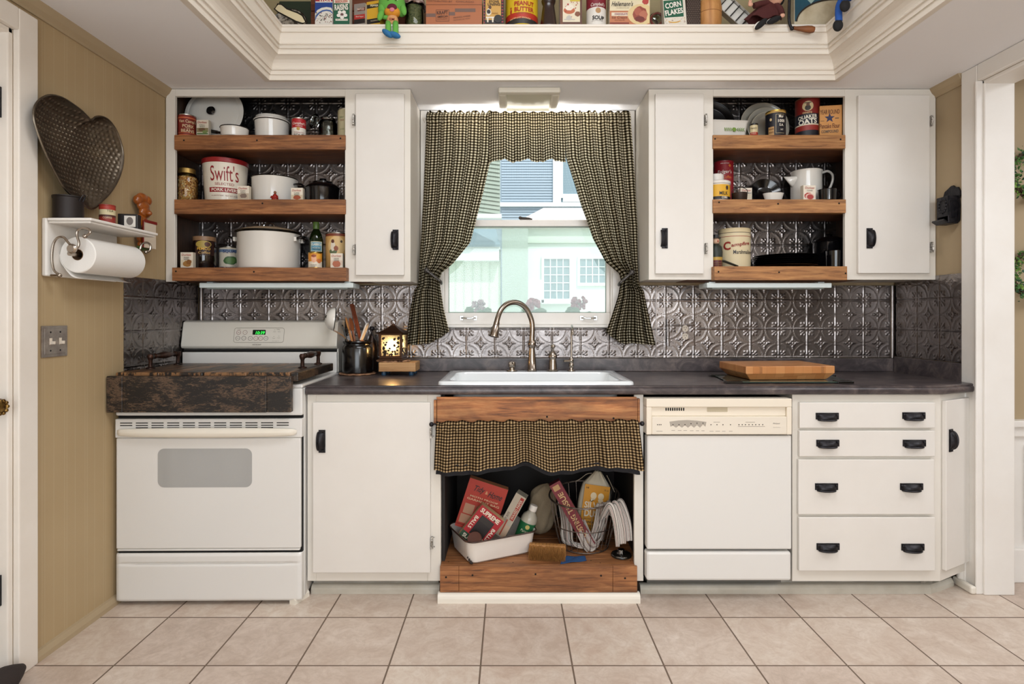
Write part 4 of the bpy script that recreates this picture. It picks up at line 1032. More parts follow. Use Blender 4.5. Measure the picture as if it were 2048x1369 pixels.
# ---------------------------------------------------------------- wooden stove cover
def distressed():
    m, nt, nd, lk, b = base_mat('distressed_black_board')
    v = coords(nt, (10, 22, 44)); v2 = coords(nt, (3, 5, 6))
    n1 = noise(nt, v, 4.2, 8, .68, 1.3); n2 = noise(nt, v2, 2.6, 6, .6, .8); n3 = noise(nt, v, 16, 6, .7)
    s_ = math_(nt, 'ADD', math_(nt, 'MULTIPLY', n1, .65), math_(nt, 'MULTIPLY', n2, .5))
    brown = ramp(nt, n3, [(.3, '#3b2c22'), (.55, '#5a4636'), (.75, '#7d664f')])
    c = mixc(nt, ramp(nt, s_, [(.585, '#000000'), (.63, '#ffffff')]), '#15110f', brown)
    lk.new(c, b.inputs['Base Color']); b.inputs['Roughness'].default_value = .45
    bump(nt, b, s_, .5, .002)
    return m
DIST = distressed()
def distressed_top():
    m, nt, nd, lk, b = base_mat('distressed_board_top')
    v = coords(nt, (26, 2.2, 10)); n1 = noise(nt, v, 3, 8, .65, .8); n2 = noise(nt, coords(nt, (6, 1.5, 4)), 3, 5)
    s_ = math_(nt, 'ADD', math_(nt, 'MULTIPLY', n1, .7), math_(nt, 'MULTIPLY', n2, .45))
    c = mixc(nt, ramp(nt, s_, [(.56, '#000000'), (.64, '#ffffff')]), '#1d1613', '#86603e')
    lk.new(c, b.inputs['Base Color']); b.inputs['Roughness'].default_value = .38; bump(nt, b, s_, .4, .002)
    return m
DISTT = distressed_top()
bx0, bx1 = XL + .006, -.876
sb_ = thing('stove_cover_board', 'distressed black wooden board covering the range top with two iron handles', 'stove cover', ((bx0 + bx1) / 2, 2.55, .93))
mb = MB()
for k in range(4):
    wd_ = bx1 - .0305 - bx0 - .018; a = bx0 + .018 + wd_ * k / 4; mb.box(a + .0004, bx0 + .018 + wd_ * (k + 1) / 4 - .0004, 2.366, 2.836, .930, .9665)
mb.build('top', DISTT, sb_, world=True, bevel=.004)
mb = MB(); mb.box(bx1 - .03, bx1 + .002, 2.366, 2.836, .9295, .9668); mb.build('side_board', DIST, sb_, world=True, bevel=.004)
yb_ = 2.338
mb = MB(); mb.box(X(245, yb_), X(533, yb_), yb_, yb_ + .026, Z(826, yb_), Z(753, yb_)); mb.build('front_board', DIST, sb_, world=True, bevel=.003)
mb = MB(); mb.box(bx0, X(244.8, yb_), yb_, yb_ + .026, Z(826, yb_), Z(753, yb_)); mb.build('front_board', DIST, sb_, world=True, bevel=.003)
mb = MB(); mb.box(X(533.2, yb_), X(582, yb_), yb_ + .0, yb_ + .024, Z(825.5, yb_), Z(753, yb_)); mb.build('front_board', DIST, sb_, world=True, bevel=.003)
for (x_, ya, yb2) in ((-.928, 2.565, 2.775), (-1.59, 2.54, 2.75)):
    mb = MB(); zt = .9668
    for y_ in (ya, yb2): mb.lathe([(0, 0), (.019, 0), (.019, .004), (.009, .008), (.008, .034), (.012, .045), (.014, .055), (.010, .063), (0, .064)], (x_, y_, zt), 14)
    M = Matrix.Translation((x_, ya, zt + .053)) @ Matrix.Rotation(R(-90), 4, 'X'); L_ = yb2 - ya
    mb.lathe([(0, -.006), (.011, -.004), (.0115, .012), (.008, .02), (.0125, .03), (.0085, .04), (.012, .06), (.0165, L_ / 2), (.012, L_ - .06), (.0085, L_ - .04), (.0125, L_ - .03), (.008, L_ - .02), (.0115, L_ - .012), (.011, L_ + .004), (0, L_ + .006)], (0, 0, 0), 14, 0, M)
    mb.build('handle', mat('oiled_black_iron', '#1e1816', .35, .6, mottle=(30, '#4a2d20', .3)), sb_, world=True)
# ================================================================ CUTTING BOARDS
gb = thing('glass_cutting_board', 'dark glass cutting board lying under the butcher block', 'cutting board', (1.05, 2.64, CT))
def on(py, zz): return (H - zz) * F / (py - CY)
mb = MB(); zt = CT + .008
q = [(X(1412, 2.82), 2.82), (X(1462, 2.505), 2.505), (X(1699, 2.505), 2.505), (X(1665, 2.82), 2.82)]
q = [(X(1424, 2.80), 2.80), (X(1456, 2.50), 2.495), (X(1699, 2.50), 2.495), (X(1672, 2.80), 2.80)]
q = [(1.055, 2.80), (.945, 2.495), (1.475, 2.495), (1.58, 2.80)]
q = [(.985, 2.80), (.95, 2.495), (1.475, 2.495), (1.55, 2.80)]
mb.prism(q, zt - .004, zt, 'XY'); mb.build('pane', mat('smoked_glass_board', '#4b5a50', .08, coat=.6), gb, world=True)
for (a, b) in ((.97, 2.51), (1.452, 2.51), (1.0, 2.785), (1.53, 2.785)):
    mb = MB(); mb.box(a - .035, a + .035, b - .02, b + .02, CT + .0003, CT + .0035); mb.box(a - .035, a + .035, b - .02, b + .02, CT + .0081, CT + .0105); mb.box(a - .035, a + .035, b - .022, b - .0155, CT + .0003, CT + .0105); mb.build('foot', BLACKRIM, gb, world=True, bevel=.002)
def blockwood():
    m, nt, nd, lk, b = base_mat('end_grain_block')
    v = coords(nt, (1, 1, 1)); br = nt.nodes.new('ShaderNodeTexBrick'); lk.new(v, br.inputs['Vector'])
    br.inputs['Scale'].default_value = 12; br.inputs['Color1'].default_value = lin('#c48650'); br.inputs['Color2'].default_value = lin('#a9652f'); br.inputs['Mortar'].default_value = lin('#8a5228'); br.inputs['Mortar Size'].default_value = .006
    n1 = noise(nt, coords(nt, (3, 3, 30)), 6, 6, .6)
    lk.new(mixc(nt, math_(nt, 'MULTIPLY', n1, .5), br.outputs['Color'], '#c99561'), b.inputs['Base Color']); b.inputs['Roughness'].default_value = .42
    return m
BLK = blockwood()
zb0 = CT + .0088; Yf_, Yb_ = 2.54, 2.80
bx_ = [X(1490, Yf_), X(1670, Yf_)]
bb = thing('butcher_block', 'thick end-grain butcher block with sloping underside on the glass board', 'cutting board', ((bx_[0] + bx_[1]) / 2, 2.66, zb0))
# slightly turned rectangular block: footprint corners
fl, fr, br_, bl = (X(1492, 2.53), 2.53), (X(1670, 2.56), 2.56), (X(1606, 2.93), 2.90), (X(1437, 2.84), 2.83)
top = [fl, fr, (fr[0] + (bl[0] - fl[0]), fr[1] + (bl[1] - fl[1])), bl]
cxm = sum(p[0] for p in top) / 4; cym = sum(p[1] for p in top) / 4
def ringp(s, z): return [(cxm + (x - cxm) * s, cym + (y - cym) * s, z) for x, y in top]
z1, z2, z3 = zb0, zb0 + .030, zb0 + .062
vs = ringp(.86, z1) + ringp(.99, z2 - .002) + ringp(1, z2) + ringp(1, z3)
fs = [(3, 2, 1, 0)] + [(j * 4 + i, j * 4 + (i + 1) % 4, (j + 1) * 4 + (i + 1) % 4, (j + 1) * 4 + i) for j in range(3) for i in range(4)] + [(12, 13, 14, 15)]
mb = MB(); mb.add(vs, fs); mb.build('block', BLK, bb, world=True, bevel=.004)
# ================================================================ CROCK, UTENSILS, LANTERN
def braid(mb, c, r0, turns, rr, mi=0):
    """flat braided mat: concentric rope rings"""
    k = 0
    r = r0
    while r > .01 and k < turns:
        n = max(24, int(r * 500)); pts = [(c[0] + (r + .0015 * math.sin(t * 2 * PI * n / 4 / n * 4)) * math.cos(2 * PI * t / n), c[1] + r * math.sin(2 * PI * t / n), c[2] + rr + .0012 * math.sin(t * PI / 2)) for t in range(n)]
        mb.tube(pts, [rr * (1 + .28 * math.sin(t * PI * .9)) for t in range(n)], 6, mi, True); r -= rr * 1.9; k += 1
BRAID = mat('braided_rag', '#4a2a1c', .85, mottle=(55, '#b08562', .3), bmp=(200, .4, .002))
KY = 2.885; kx = X(715.5, KY)
mb = MB(); braid(mb, (kx, KY, CT + .002), .088, 16, .0032); mb.build('braided_mat', BRAID, label='round braided mat under the black utensil crock', cat='trivet')
kz = CT + .0095
def kzz(py): return Z(py, KY - .06)
def q(px, r): return r
ck = MB().lathe([(0, 0), (.070, 0), (.0745, .004), (.0755, .02), (.0755, kzz(698) - kz), (.072, kzz(694) - kz), (.066, kzz(691) - kz), (.066, kzz(689) - kz), (.070, kzz(687.5) - kz), (.0725, kzz(685) - kz), (.070, kzz(683) - kz), (.064, kzz(683) - kz), (.060, kzz(690) - kz), (.066, kzz(700) - kz), (.068, .02), (.06, .008), (0, .008)], (0, 0, 0), 44).build('utensil_crock', mat('black_brown_stoneware', '#0c0807', .2, coat=.12), loc=(kx, KY, kz), label='glossy black stoneware crock full of cooking utensils beside the range', cat='crock')
def K(px, py, dy=0.0): return (X(px, KY + dy), KY + dy, Z(py, KY + dy))
BW = mat('burnt_wood_handle', '#7b4526', .5)
# enamel ladle: bowl opening to the right
ld_ = thing('ladle', 'white enamel ladle with black rim standing out of the crock', 'ladle', K(690, 690))
M = Matrix.Translation(K(669, 639, -.09)) @ Matrix.Rotation(R(6), 4, 'Y') @ Matrix.Rotation(R(-90), 4, 'Y') @ Matrix.Rotation(R(20), 4, 'X')
r_ = .056; pr_ = [(r_ * math.sin(R(a)), .046 * math.cos(R(a))) for a in range(0, 91, 9)]; pr_[0] = (0, .046)
pr2 = [(max(0, r - .0022), z - .0022) for r, z in pr_][::-1]; pr2[-1] = (0, pr2[-1][1])
mb = MB(); mb.lathe(pr_ + [(r_ - .001, -.001)] + pr2, (0, 0, 0), 36, 0, M); mb.build('bowl', WENAMEL, ld_, world=True)
mb = MB(); mb.tube([tuple(M @ Vector(((r_ - .001) * math.cos(t * PI / 18), (r_ - .001) * math.sin(t * PI / 18), 0))) for t in range(36)], .0022, 6, 0, True); mb.build('rim', BLACKRIM, ld_, world=True)
mb = MB(); mb.lathe([(0, 0), (.008, 0), (.008, .001), (0, .001)], (0, 0, 0), 14, 0, Matrix.Translation(K(653.5, 634, -.127)) @ Matrix.Rotation(R(40), 4, 'Z') @ Matrix.Rotation(R(90), 4, 'X')); mb.build('hanging_hole', BLACKRIM, ld_, world=True)
mb = MB(); mb.tube(spline([K(667, 661, -.09), K(678, 667, -.08), K(690, 676, -.05), K(699, 687, -.03), K(707, 712, -.015)], 6), .0036, 8); mb.build('handle', mat('worn_enamel_handle', '#8a6a4c', .35, coat=.3), ld_, world=True)
def spoon(label, p0, p1, hw, hl, m, dy0, dy1, name='wooden_spoon', flat=.006, group='wooden spoons in the crock'):
    a, b = Vector(K(*p0, dy0)), Vector(K(*p1, dy1)); t = (b - a).normalized()
    s_ = thing(name, label, 'spoon', tuple(a), group=group)
    mb = MB(); mb.tube([tuple(a), tuple(a + (b - a) * .5), tuple(b)], [.0065, .006, .0055], 8); mb.build('handle', m, s_, world=True)
    Mq = Matrix.Translation(b + t * hl * .8) @ t.to_track_quat('Z', 'Y').to_matrix().to_4x4()
    mb = MB(); mb.sphere((0, 0, 0), (hw, flat, hl), 0, 20, 12, Mq); mb.build('head', m, s_, world=True)
    return s_
spoon('front wooden spoon with wide head among the crock utensils', (712, 712), (698, 660), .023, .036, WOODL, -.025, -.03)
spoon('rear wooden spoon with round head among the crock utensils', (715, 712), (705, 661), .023, .036, BW, .012, .02)
pd = thing('wooden_paddle', 'long dark wooden paddle rising highest from the crock', 'paddle', K(716, 712, .03))
mb = MB(); a, b = Vector(K(729, 715, .022)), Vector(K(703.5, 608, .05)); t = (b - a).normalized(); Mq = Matrix.Translation(a) @ t.to_track_quat('Z', 'Y').to_matrix().to_4x4(); L_ = (b - a).length
mb.prism([(-.006, 0), (.006, 0), (.0075, L_ * .3), (.0145, L_ * .55), (.0165, L_ - .006), (.012, L_), (-.012, L_), (-.0165, L_ - .006), (-.0145, L_ * .55), (-.0075, L_ * .3)], -.003, .003, 'XZ', 0, Mq); mb.build('blade', wood('dark_paddle_wood', '#8a4526', '#6f351c', '#4a2212', 'Z', 24, .3), pd, world=True, bevel=.0015)
bs_ = thing('black_spatula', 'black flat-handled utensil leaning left in the crock', 'utensil', K(696, 712, -.04))
mb = MB(); a, b = Vector(K(702, 714, -.03)), Vector(K(684.5, 650, -.045)); t = (b - a).normalized(); Mq = Matrix.Translation(a) @ t.to_track_quat('Z', 'Y').to_matrix().to_4x4(); L_ = (b - a).length
mb.prism([(-.005, 0), (.005, 0), (.011, L_ * .6), (.012, L_ - .008), (.006, L_), (-.006, L_), (-.012, L_ - .008), (-.011, L_ * .6)], -.004, .004, 'XZ', 0, Mq); mb.build('handle', BLACKRIM, bs_, world=True, bevel=.002)
wsp = thing('rubber_spatula', 'white rubber spatula blade standing in the crock', 'spatula', K(722, 700, -.02))
mb = MB(); a, b = Vector(K(719, 690, -.03)), Vector(K(735, 648, -.03)); t = (b - a).normalized(); Mq = Matrix.Translation(a) @ t.to_track_quat('Z', 'Y').to_matrix().to_4x4(); L_ = (b - a).length
mb.prism([(-.021, .0), (.021, 0), (.027, L_ * .7), (.022, L_ * .95), (.008, L_ * 1.05), (-.012, L_ * 1.03), (-.026, L_ * .95), (-.027, L_ * .6)], -.0035, .0035, 'XZ', 0, Mq); bl = mb.build('blade', mat('white_rubber', '#d9d0c6', .5), wsp, world=True, bevel=.002)
mb = MB(); mb.tube([tuple(a - t * .07), tuple(a + t * .002)], .006, 8); mb.build('handle', WOODL, wsp, world=True)
tl_ = thing('small_scoop', 'short copper-coloured scoop handle low in the crock mouth', 'utensil', K(722, 686, -.03))
mb = MB(); mb.tube([K(719, 704, -.035), K(722, 690, -.045), K(724, 681, -.047)], [.008, .012, .013], 12); mb.build('handle', mat('copper_handle', '#a0603a', .3, .6), tl_, world=True)
# dark candle snuffer / cruet behind
cr_ = thing('oil_cruet', 'small dark metal cruet standing behind the crock beside the lantern', 'cruet', (X(744, 2.99), 2.985, CT))
mb = MB(); x_, Y = X(744, 2.985), 2.985
mb.lathe([(0, CT + .0006), (.026, CT + .0006), (.030, CT + .01), (.030, Z(700, Y)), (.026, Z(690, Y)), (.022, Z(683, Y)), (.020, Z(681, Y)), (.011, Z(671, Y)), (.007, Z(668, Y)), (.007, Z(662, Y)), (0, Z(662, Y))], (x_, Y, 0), 24); mb.build('body', mat('dark_pewter', '#3a2e28', .3, .8), cr_, world=True)
mb = MB(); mb.lathe([(0, Z(662, Y)), (.006, Z(662, Y)), (.013, Z(659, Y)), (.013, Z(655, Y)), (.008, Z(653.5, Y)), (0, Z(653.5, Y))], (x_, Y, 0), 16); mb.build('stopper', BLACKIRON, cr_, world=True)
mb = MB(); mb.tube(spline([(X(741, 2.96), 2.96, Z(660, 2.96)), (X(747, 2.96), 2.95, Z(672, 2.95)), (X(756, 2.95), 2.945, Z(688, 2.945)), (X(763, 2.95), 2.94, Z(702, 2.94))], 6), .0035, 8); mb.build('handle', BLACKIRON, cr_, world=True)
# stool, coaster, lantern
Y0_, Y1_ = 2.815, 2.95; sxa, sxb = X(757, Y0_), X(831, Y0_); szt, szb = Z(725.5, Y0_), Z(744, Y0_)
stl = thing('wooden_riser', 'little pale wooden riser with blue feet carrying the lantern', 'riser', ((sxa + sxb) / 2, 2.92, CT))
mb = MB(); mb.box(sxa, sxb, Y0_, Y1_, szb, szt); mb.build('top', wood('pale_riser_wood', '#c9a172', '#b98d5c', '#8d6238', 'X', 24, .2), stl, world=True, bevel=.003)
for xx in (sxa + .022, sxb - .024):
    for yy in (Y0_ + .02, Y1_ - .02): MB().lathe([(0, CT + .0005), (.011, CT + .0005), (.013, CT + .006), (.011, szb), (0, szb)], (xx, yy, 0), 14).build('foot', mat('teal_blue_paint', '#24425a', .4), stl, world=True)
lcx, lcy = X(787, 2.88), 2.88
mb = MB(); n = 40
for k, rr in enumerate((.082, .076, .070, .064, .058, .052, .046, .04, .034, .028, .022, .016)):
    pts = []
    for t in range(n * 2):
        a = 2 * PI * t / (n * 2); xx, yy = rr * math.cos(a), rr * math.sin(a) * .8
        over = max(0, (Y0_ + .006) - (lcy + yy)); pts.append((lcx + xx, lcy + yy + over * .85, szt + .0045 - over * 1.0 + .001 * math.sin(t * 1.7)))
    mb.tube(pts, [.0034 * (1 + .25 * math.sin(t * 2.2)) for t in range(n * 2)], 6, 0, True)
mb.build('braided_coaster', BRAID, label='braided rag coaster draped over the wooden riser under the lantern', cat='coaster')
LZ = szt + .0095
BRZ = mat('aged_bronze', '#4a3020', .4, .75)
lan = thing('lantern', 'small lit bronze lantern with leaf-patterned glass beside the crock', 'lantern', (lcx, lcy, LZ), (0, 0, R(-4)))
hw = .0525; zt2 = Z(668, 2.83) - LZ; zc_ = .012
mb = MB(); mb.box(-hw - .008, hw + .008, -hw - .008, hw + .008, 0, .008); mb.box(-hw - .003, hw + .003, -hw - .003, hw + .003, .008, .022); mb.build('base', BRZ, lan, bevel=.002)
for sx_ in (-1, 1):
    for sy_ in (-1, 1): MB().box(sx_ * hw - .0055, sx_ * hw + .0055, sy_ * hw - .0055, sy_ * hw + .0055, .022, zt2).build('corner_post', BRZ, lan)
mb = MB()
for (a, b_, c_, d_) in ((-hw, hw, -hw - .003, -hw + .003), (-hw, hw, hw - .003, hw + .003), (-hw - .003, -hw + .003, -hw, hw), (hw - .003, hw + .003, -hw, hw)): mb.box(a, b_, c_, d_, zt2 - .007, zt2)
mb.build('top_frame', BRZ, lan)
PATG = glass_mat('lantern_glass', '#f4e8d2', .14)
rnd = random.Random(11)
for k in range(4):
    Mk = Matrix.Rotation(k * PI / 2, 4, 'Z'); mb = MB(); mb.box(-hw + .0055, hw - .0055, -hw - .001, -hw + .001, .022, zt2 - .007, 0, Mk); gp = mb.build('glass_pane', PATG, lan)
    mb = MB()
    for t in range(46):
        px_ = rnd.uniform(-hw + .012, hw - .012); pz_ = .026 + (zt2 - .045) * (rnd.random() ** 1.7); a = rnd.uniform(0, 6.28); l_ = rnd.uniform(.004, .008)
        if abs(px_) < .018 and pz_ > .06: continue
        mb.prism([(px_ + l_ * math.cos(a + u) * (1 if abs(math.cos(u)) > .5 else .45), pz_ + l_ * math.sin(a + u) * (1 if abs(math.cos(u)) > .5 else .45)) for u in (0, .9, 2.2, PI, 4.1, 5.4)], -hw - .0022, -hw - .0012, 'XZ', 0, Mk)
    mb.build('leaf_pattern', mat('lantern_leaf_metal', '#3a2a1c', .5, .5), gp)
rz0, rz1 = zt2, Z(652, 2.86) - LZ
mb = MB(); vs = []
for s, z in ((hw + .016, rz0), (hw + .017, rz0 + .003), (hw * .72, rz0 + (rz1 - rz0) * .5), (.012, rz1), (.010, rz1 + .004)): vs += [(-s, -s, z), (s, -s, z), (s, s, z), (-s, s, z)]
mb.add(vs, [(3, 2, 1, 0)] + [(j * 4 + i, j * 4 + (i + 1) % 4, (j + 1) * 4 + (i + 1) % 4, (j + 1) * 4 + i) for j in range(4) for i in range(4)] + [(16, 17, 18, 19)]); rf_ = mb.build('roof', BRZ, lan)
mb = MB(); mb.tube([(.012 * math.cos(t * PI / 10), 0, rz1 + .016 + .012 * math.sin(t * PI / 10)) for t in range(20)], .0022, 6, 0, True); mb.lathe([(0, rz1 + .003), (.006, rz1 + .004), (.004, rz1 + .010), (0, rz1 + .012)], (0, 0, 0), 12); mb.build('hanging_ring', BRZ, lan)
mb = MB(); bzc = .022
mb.lathe([(0, bzc + .016), (.0105, bzc + .018), (.013, bzc + .028), (.021, bzc + .052), (.0215, bzc + .060), (.018, bzc + .072), (.010, bzc + .080), (0, bzc + .083)], (0, 0, 0), 24); mb.build('bulb', mat('glowing_bulb', '#ffe9c0', .3, emit='#ffd69a', estr=9), lan)
MB().lathe([(0, bzc), (.012, bzc), (.012, bzc + .016), (0, bzc + .017)], (0, 0, 0), 16).build('socket', IVORY, lan)

pl_ = bpy.data.lights.new('lantern_bulb', 'POINT'); pl_.energy = 2.6; pl_.color = (1, .68, .36); pl_.shadow_soft_size = .02
po_ = bpy.data.objects.new('lantern_bulb', pl_); COL.objects.link(po_); po_.location = (lcx, lcy - .030, LZ + .075)
# ================================================================ CANS, CARTONS
def glassy(name, tint, rough=.03):
    return glass_mat(name, tint)
CLEAR = glass_mat('clear_jar_glass', '#f3f6f2')
def letters(root, specs, Yf, cx, zb, wrap=None, y=0.0, M=None):
    by = {}
    for sp in specs:
        t, px, py, w, h, col = sp[:6]; o = sp[6] if len(sp) > 6 else {}
        by.setdefault(col, []).append((t, px, py, w, h, o))
    for col, L in by.items():
        mb = MB()
        for t, px, py, w, h, o in L:
            add_text(mb, t, (X(px, Yf) - cx, Z(py, Yf) - zb), w * Yf / F, h * Yf / F, wrap=wrap + .0007 if wrap else None, y=y, M=M, **o)
        mb.build('lettering', ink(col), root)
def patches(root, specs, Yf, cx, zb, wrap=None, y=0.0, name='printed_panel', M=None, clip=None):
    """printed shapes on a front: (kind, px0, px1, py0, py1, colour)"""
    mats, mb = [], MB()
    for i, sp in enumerate(specs):
        kind, a, b, c, d, col = sp[:6]
        m = ink(col)
        if m not in mats: mats.append(m)
        k = mats.index(m); e = .0002 + .00012 * i
        x0, x1, z0, z1 = X(a, Yf) - cx, X(b, Yf) - cx, Z(d, Yf) - zb, Z(c, Yf) - zb
        if kind == 'r': poly = [(x0, z0), (x1, z0), (x1, z1), (x0, z1)]
        elif kind == 'e': poly = ellipse((x1 - x0) / 2, (z1 - z0) / 2, 20, (x0 + x1) / 2, (z0 + z1) / 2)
        elif kind == 's':
            r_ = (z1 - z0) / 2; poly = [((x0 + x1) / 2 + (r_ if j % 2 == 0 else r_ * .42) * math.sin(j * PI / 5), (z0 + z1) / 2 + (r_ if j % 2 == 0 else r_ * .42) * math.cos(j * PI / 5)) for j in range(10)]
        elif kind == 'b':
            rnd = random.Random(int(a * 7 + c * 13 + i)); poly = [((x0 + x1) / 2 + (x1 - x0) / 2 * (.78 + .22 * rnd.random()) * math.cos(j * PI / 8), (z0 + z1) / 2 + (z1 - z0) / 2 * (.78 + .22 * rnd.random()) * math.sin(j * PI / 8)) for j in range(16)]
        if clip: poly = [(min(max(p, clip[0]), clip[1]), min(max(q_, clip[2]), clip[3])) for p, q_ in poly]
        if wrap:
            R_ = wrap + e; n = 8
            if kind == 'r':
                fn = lambda u, v: (R_ * math.sin((x0 + (x1 - x0) * u) / R_), -R_ * math.cos((x0 + (x1 - x0) * u) / R_), z0 + (z1 - z0) * v)
                mb.grid(fn, n, 1, k)
            else:
                c_ = ((x0 + x1) / 2, (z0 + z1) / 2); m_ = len(poly); NL = 5; q = [c_] + [(c_[0] + (p - c_[0]) * l / NL, c_[1] + (s_ - c_[1]) * l / NL) for l in range(1, NL + 1) for p, s_ in poly]
                fcs = [(0, j + 1, (j + 1) % m_ + 1) for j in range(m_)] + [(1 + l * m_ + j, 1 + (l + 1) * m_ + j, 1 + (l + 1) * m_ + (j + 1) % m_, 1 + l * m_ + (j + 1) % m_) for l in range(NL - 1) for j in range(m_)]
                mb.add([((R_ + .0002) * math.sin(p / R_), -(R_ + .0002) * math.cos(p / R_), s_) for p, s_ in q], fcs, k)
        else: mb.prism(poly, y - e, y, 'XZ', k, M)
    return mb.build(name, mats, root)
def can(name, label, cat, p0, p1, yt, zs, Y, secs, lid=STEEL, text=(), art=(), group=None, rt=1.0, cap=None, metal=STEEL, rot=0):
    """round can; secs = [(fraction0, fraction1, colour)] of the paper label"""
    cx = X((p0 + p1) / 2, Y); r = (p1 - p0) / 2 * Y / F; h = Z(yt, Y - r * .6) - zs
    mb = MB()
    mb.lathe([(0, 0), (r - .002, 0), (r, .0015), (r, .004), (r - .0015, .006), (r - .0015, h - .006), (r * rt, h - .004), (r * rt, h - .001), (r - .002, h), (r - .004, h - .003), (0, h - .003)], (0, 0, 0), 36)
    root = mb.build(name, metal, loc=(cx, Y, zs), label=label, cat=cat, group=group)
    mats = []; prof = []; mi = []
    for a, b, col in secs:
        m = ink(col)
        if m not in mats: mats.append(m)
        if prof: mi.append(mats.index(m))
        prof += [(r - .0004, .006 + (h - .012) * a), (r - .0004, .006 + (h - .012) * b)]; mi.append(mats.index(m))
    if secs: MB().lathe(prof, (0, 0, 0), 36, mi).build('paper_label', mats, root)
    if cap: 
        c0, col, dr = cap
        MB().lathe([(0, h + .001), (r + dr - .002, h + .001), (r + dr, h - .001), (r + dr, h - c0), (r + dr - .001, h - c0 - .001)], (0, 0, 0), 36).build('lid', ink(col) if isinstance(col, str) else col, root)
    if art: patches(root, art, Y - r, cx, zs, wrap=r)
    if text: letters(root, text, Y - r, cx, zs, wrap=r + .0012)
    return root
def carton(name, label, cat, p0, p1, yt, zs, Y, dep, front, side, text=(), art=(), group=None, rz=0, rx=0, ry=0, pyb=None, flap=False):
    """box with its front face at depth Y"""
    cx = X((p0 + p1) / 2, Y); w = (p1 - p0) * Y / F; h = Z(yt, Y) - zs
    mb = MB(); mb.box(-w / 2, w / 2, -dep / 2, dep / 2, 0, h)
    mb.m[-6:] = [0, 0, 1, 0, 0, 0]
    root = mb.build(name, [ink(side), ink(front)], loc=(cx, Y + dep / 2, zs), rot=(rx, ry, rz), label=label, cat=cat, group=group)
    if art: patches(root, art, Y, cx, zs, y=-dep / 2, clip=(-w / 2 + .0003, w / 2 - .0003, .0003, h - .0003))
    if text: letters(root, text, Y, cx, zs, y=-dep / 2 - .003)
    if flap: MB().box(-w / 2 + .001, w / 2 - .001, -dep / 2 + .001, dep / 2 - .001, h, h + .0012).build('top_flap', ink(side), root)
    return root
def spice(label, p0, p1, yt, zs, Y, l1, l2, green, art, rz=0):
    mid = (p0 + p1) / 2; w = p1 - p0
    t = [('Durkee', mid, yt + 5, w * .74, 4.2, '#a8322a', {'slant': .15}), (l1, mid, yt + 10.5, w * .44, 2.6, green), ]
    if l2: t.append((l2, mid, yt + 14, w * .44, 2.6, green))
    return carton('spice_box', label, 'spice box', p0, p1, yt, zs, Y, .024, '#e0d6c4', '#cfc4b0', t, art, 'small spice boxes on the open shelves', rz)
zL1, zL2, zL3, zR1, zR2, zR3 = [ZS[k] for k in ('L1', 'L2', 'L3', 'R1', 'R2', 'R3')]
# ---------------------------------------------------------------- left cabinet, top shelf
can('bean_can', 'red-brown can of pork and beans on the top left shelf', 'food can', 357.5, 391, 229, zL1, 2.80, [(0, .06, '#c4643c'), (.06, .13, '#7c2418'), (.13, .16, '#c4643c'), (.16, .84, '#7c2418'), (.84, .9, '#c4643c'), (.9, 1, '#7c2418')],
    text=[('Van Camp\'s', 374.5, 242.5, 34, 8, '#dfc9a0', {'bold': .01}), ('PORK', 376, 251.5, 22, 6.5, '#dfc9a0', {'bold': .01}), ('and', 376, 256, 6, 2.5, '#dfc9a0'), ('BEANS', 375, 260.8, 25, 6, '#dfc9a0', {'bold': .01})])
spice('small spice box with dill artwork beside the bean can', 393, 417, 240, zL1, 2.79, 'DILL', 'SEED', '#34503a', [('r', 393.5, 416.5, 256, 264.5, '#8d7f5c'), ('b', 396, 411, 255.5, 263, '#6d5138'), ('b', 404, 416, 260, 267, '#7a8a4f'), ('r', 394, 416, 266, 269, '#5f7a4c')])
mb = MB(); r_ = .152; M = Matrix.Translation((0, 0, r_ - .001)) @ Matrix.Rotation(R(80), 4, 'X')
mb.lathe([(0, .020), (.05, .019), (.095, .0145), (.122, .010), (.126, .006), (.137, .006), (.142, .004), (r_ - .004, .003), (r_ - .003, 0), (.138, -.001), (.1, .008), (0, .014)], (0, 0, 0), 56, 0, M)
lid = mb.build('pot_lid', WENAMEL, loc=(-1.486, 2.885, zL1), label='large round white enamel lid with black knob leaning on the tin shelf back', cat='lid')
mb = MB(); mb.lathe([(r_ - .0045, .0032), (r_ - .001, .0032), (r_, .001), (r_ - .002, -.0005)], (0, 0, 0), 56, 0, M); mb.build('rim', BLACKRIM, lid)
mb = MB(); mb.lathe([(0, .018), (.008, .019), (.007, .026), (.020, .030), (.022, .037), (.016, .044), (0, .046)], (0, 0, 0), 20, 0, M); mb.build('knob', BLACKEN, lid)
def pot(name, label, cat, p0, p1, yt, zs, Y, m, rimm=BLACKRIM, taper=.94, group=None, hscale=1):
    cx = X((p0 + p1) / 2, Y); r = (p1 - p0) / 2 * Y / F; h = (Z(yt, Y - r * .9) - zs) * hscale
    mb = MB(); mb.lathe([(0, 0), (r * taper - .012, 0), (r * taper - .003, .004), (r * taper, .012), (r - .002, h - .004), (r, h - .001), (r - .002, h), (r - .0045, h - .002), (r * taper - .003, .012), (0, .004)], (0, 0, 0), 48)
    root = mb.build(name, m, loc=(cx, Y, zs), label=label, cat=cat, group=group)
    if rimm: MB().tube([((r - .001) * math.cos(t * PI / 24), (r - .001) * math.sin(t * PI / 24), h) for t in range(48)], .0026, 6, 0, True).build('rim', rimm, root)
    return root, r, h
sp_, r, h = pot('saucepan', 'small white enamel saucepan with black rim and long black handle', 'saucepan', 442.5, 496, 250, zL1, 2.80, WENAMEL)
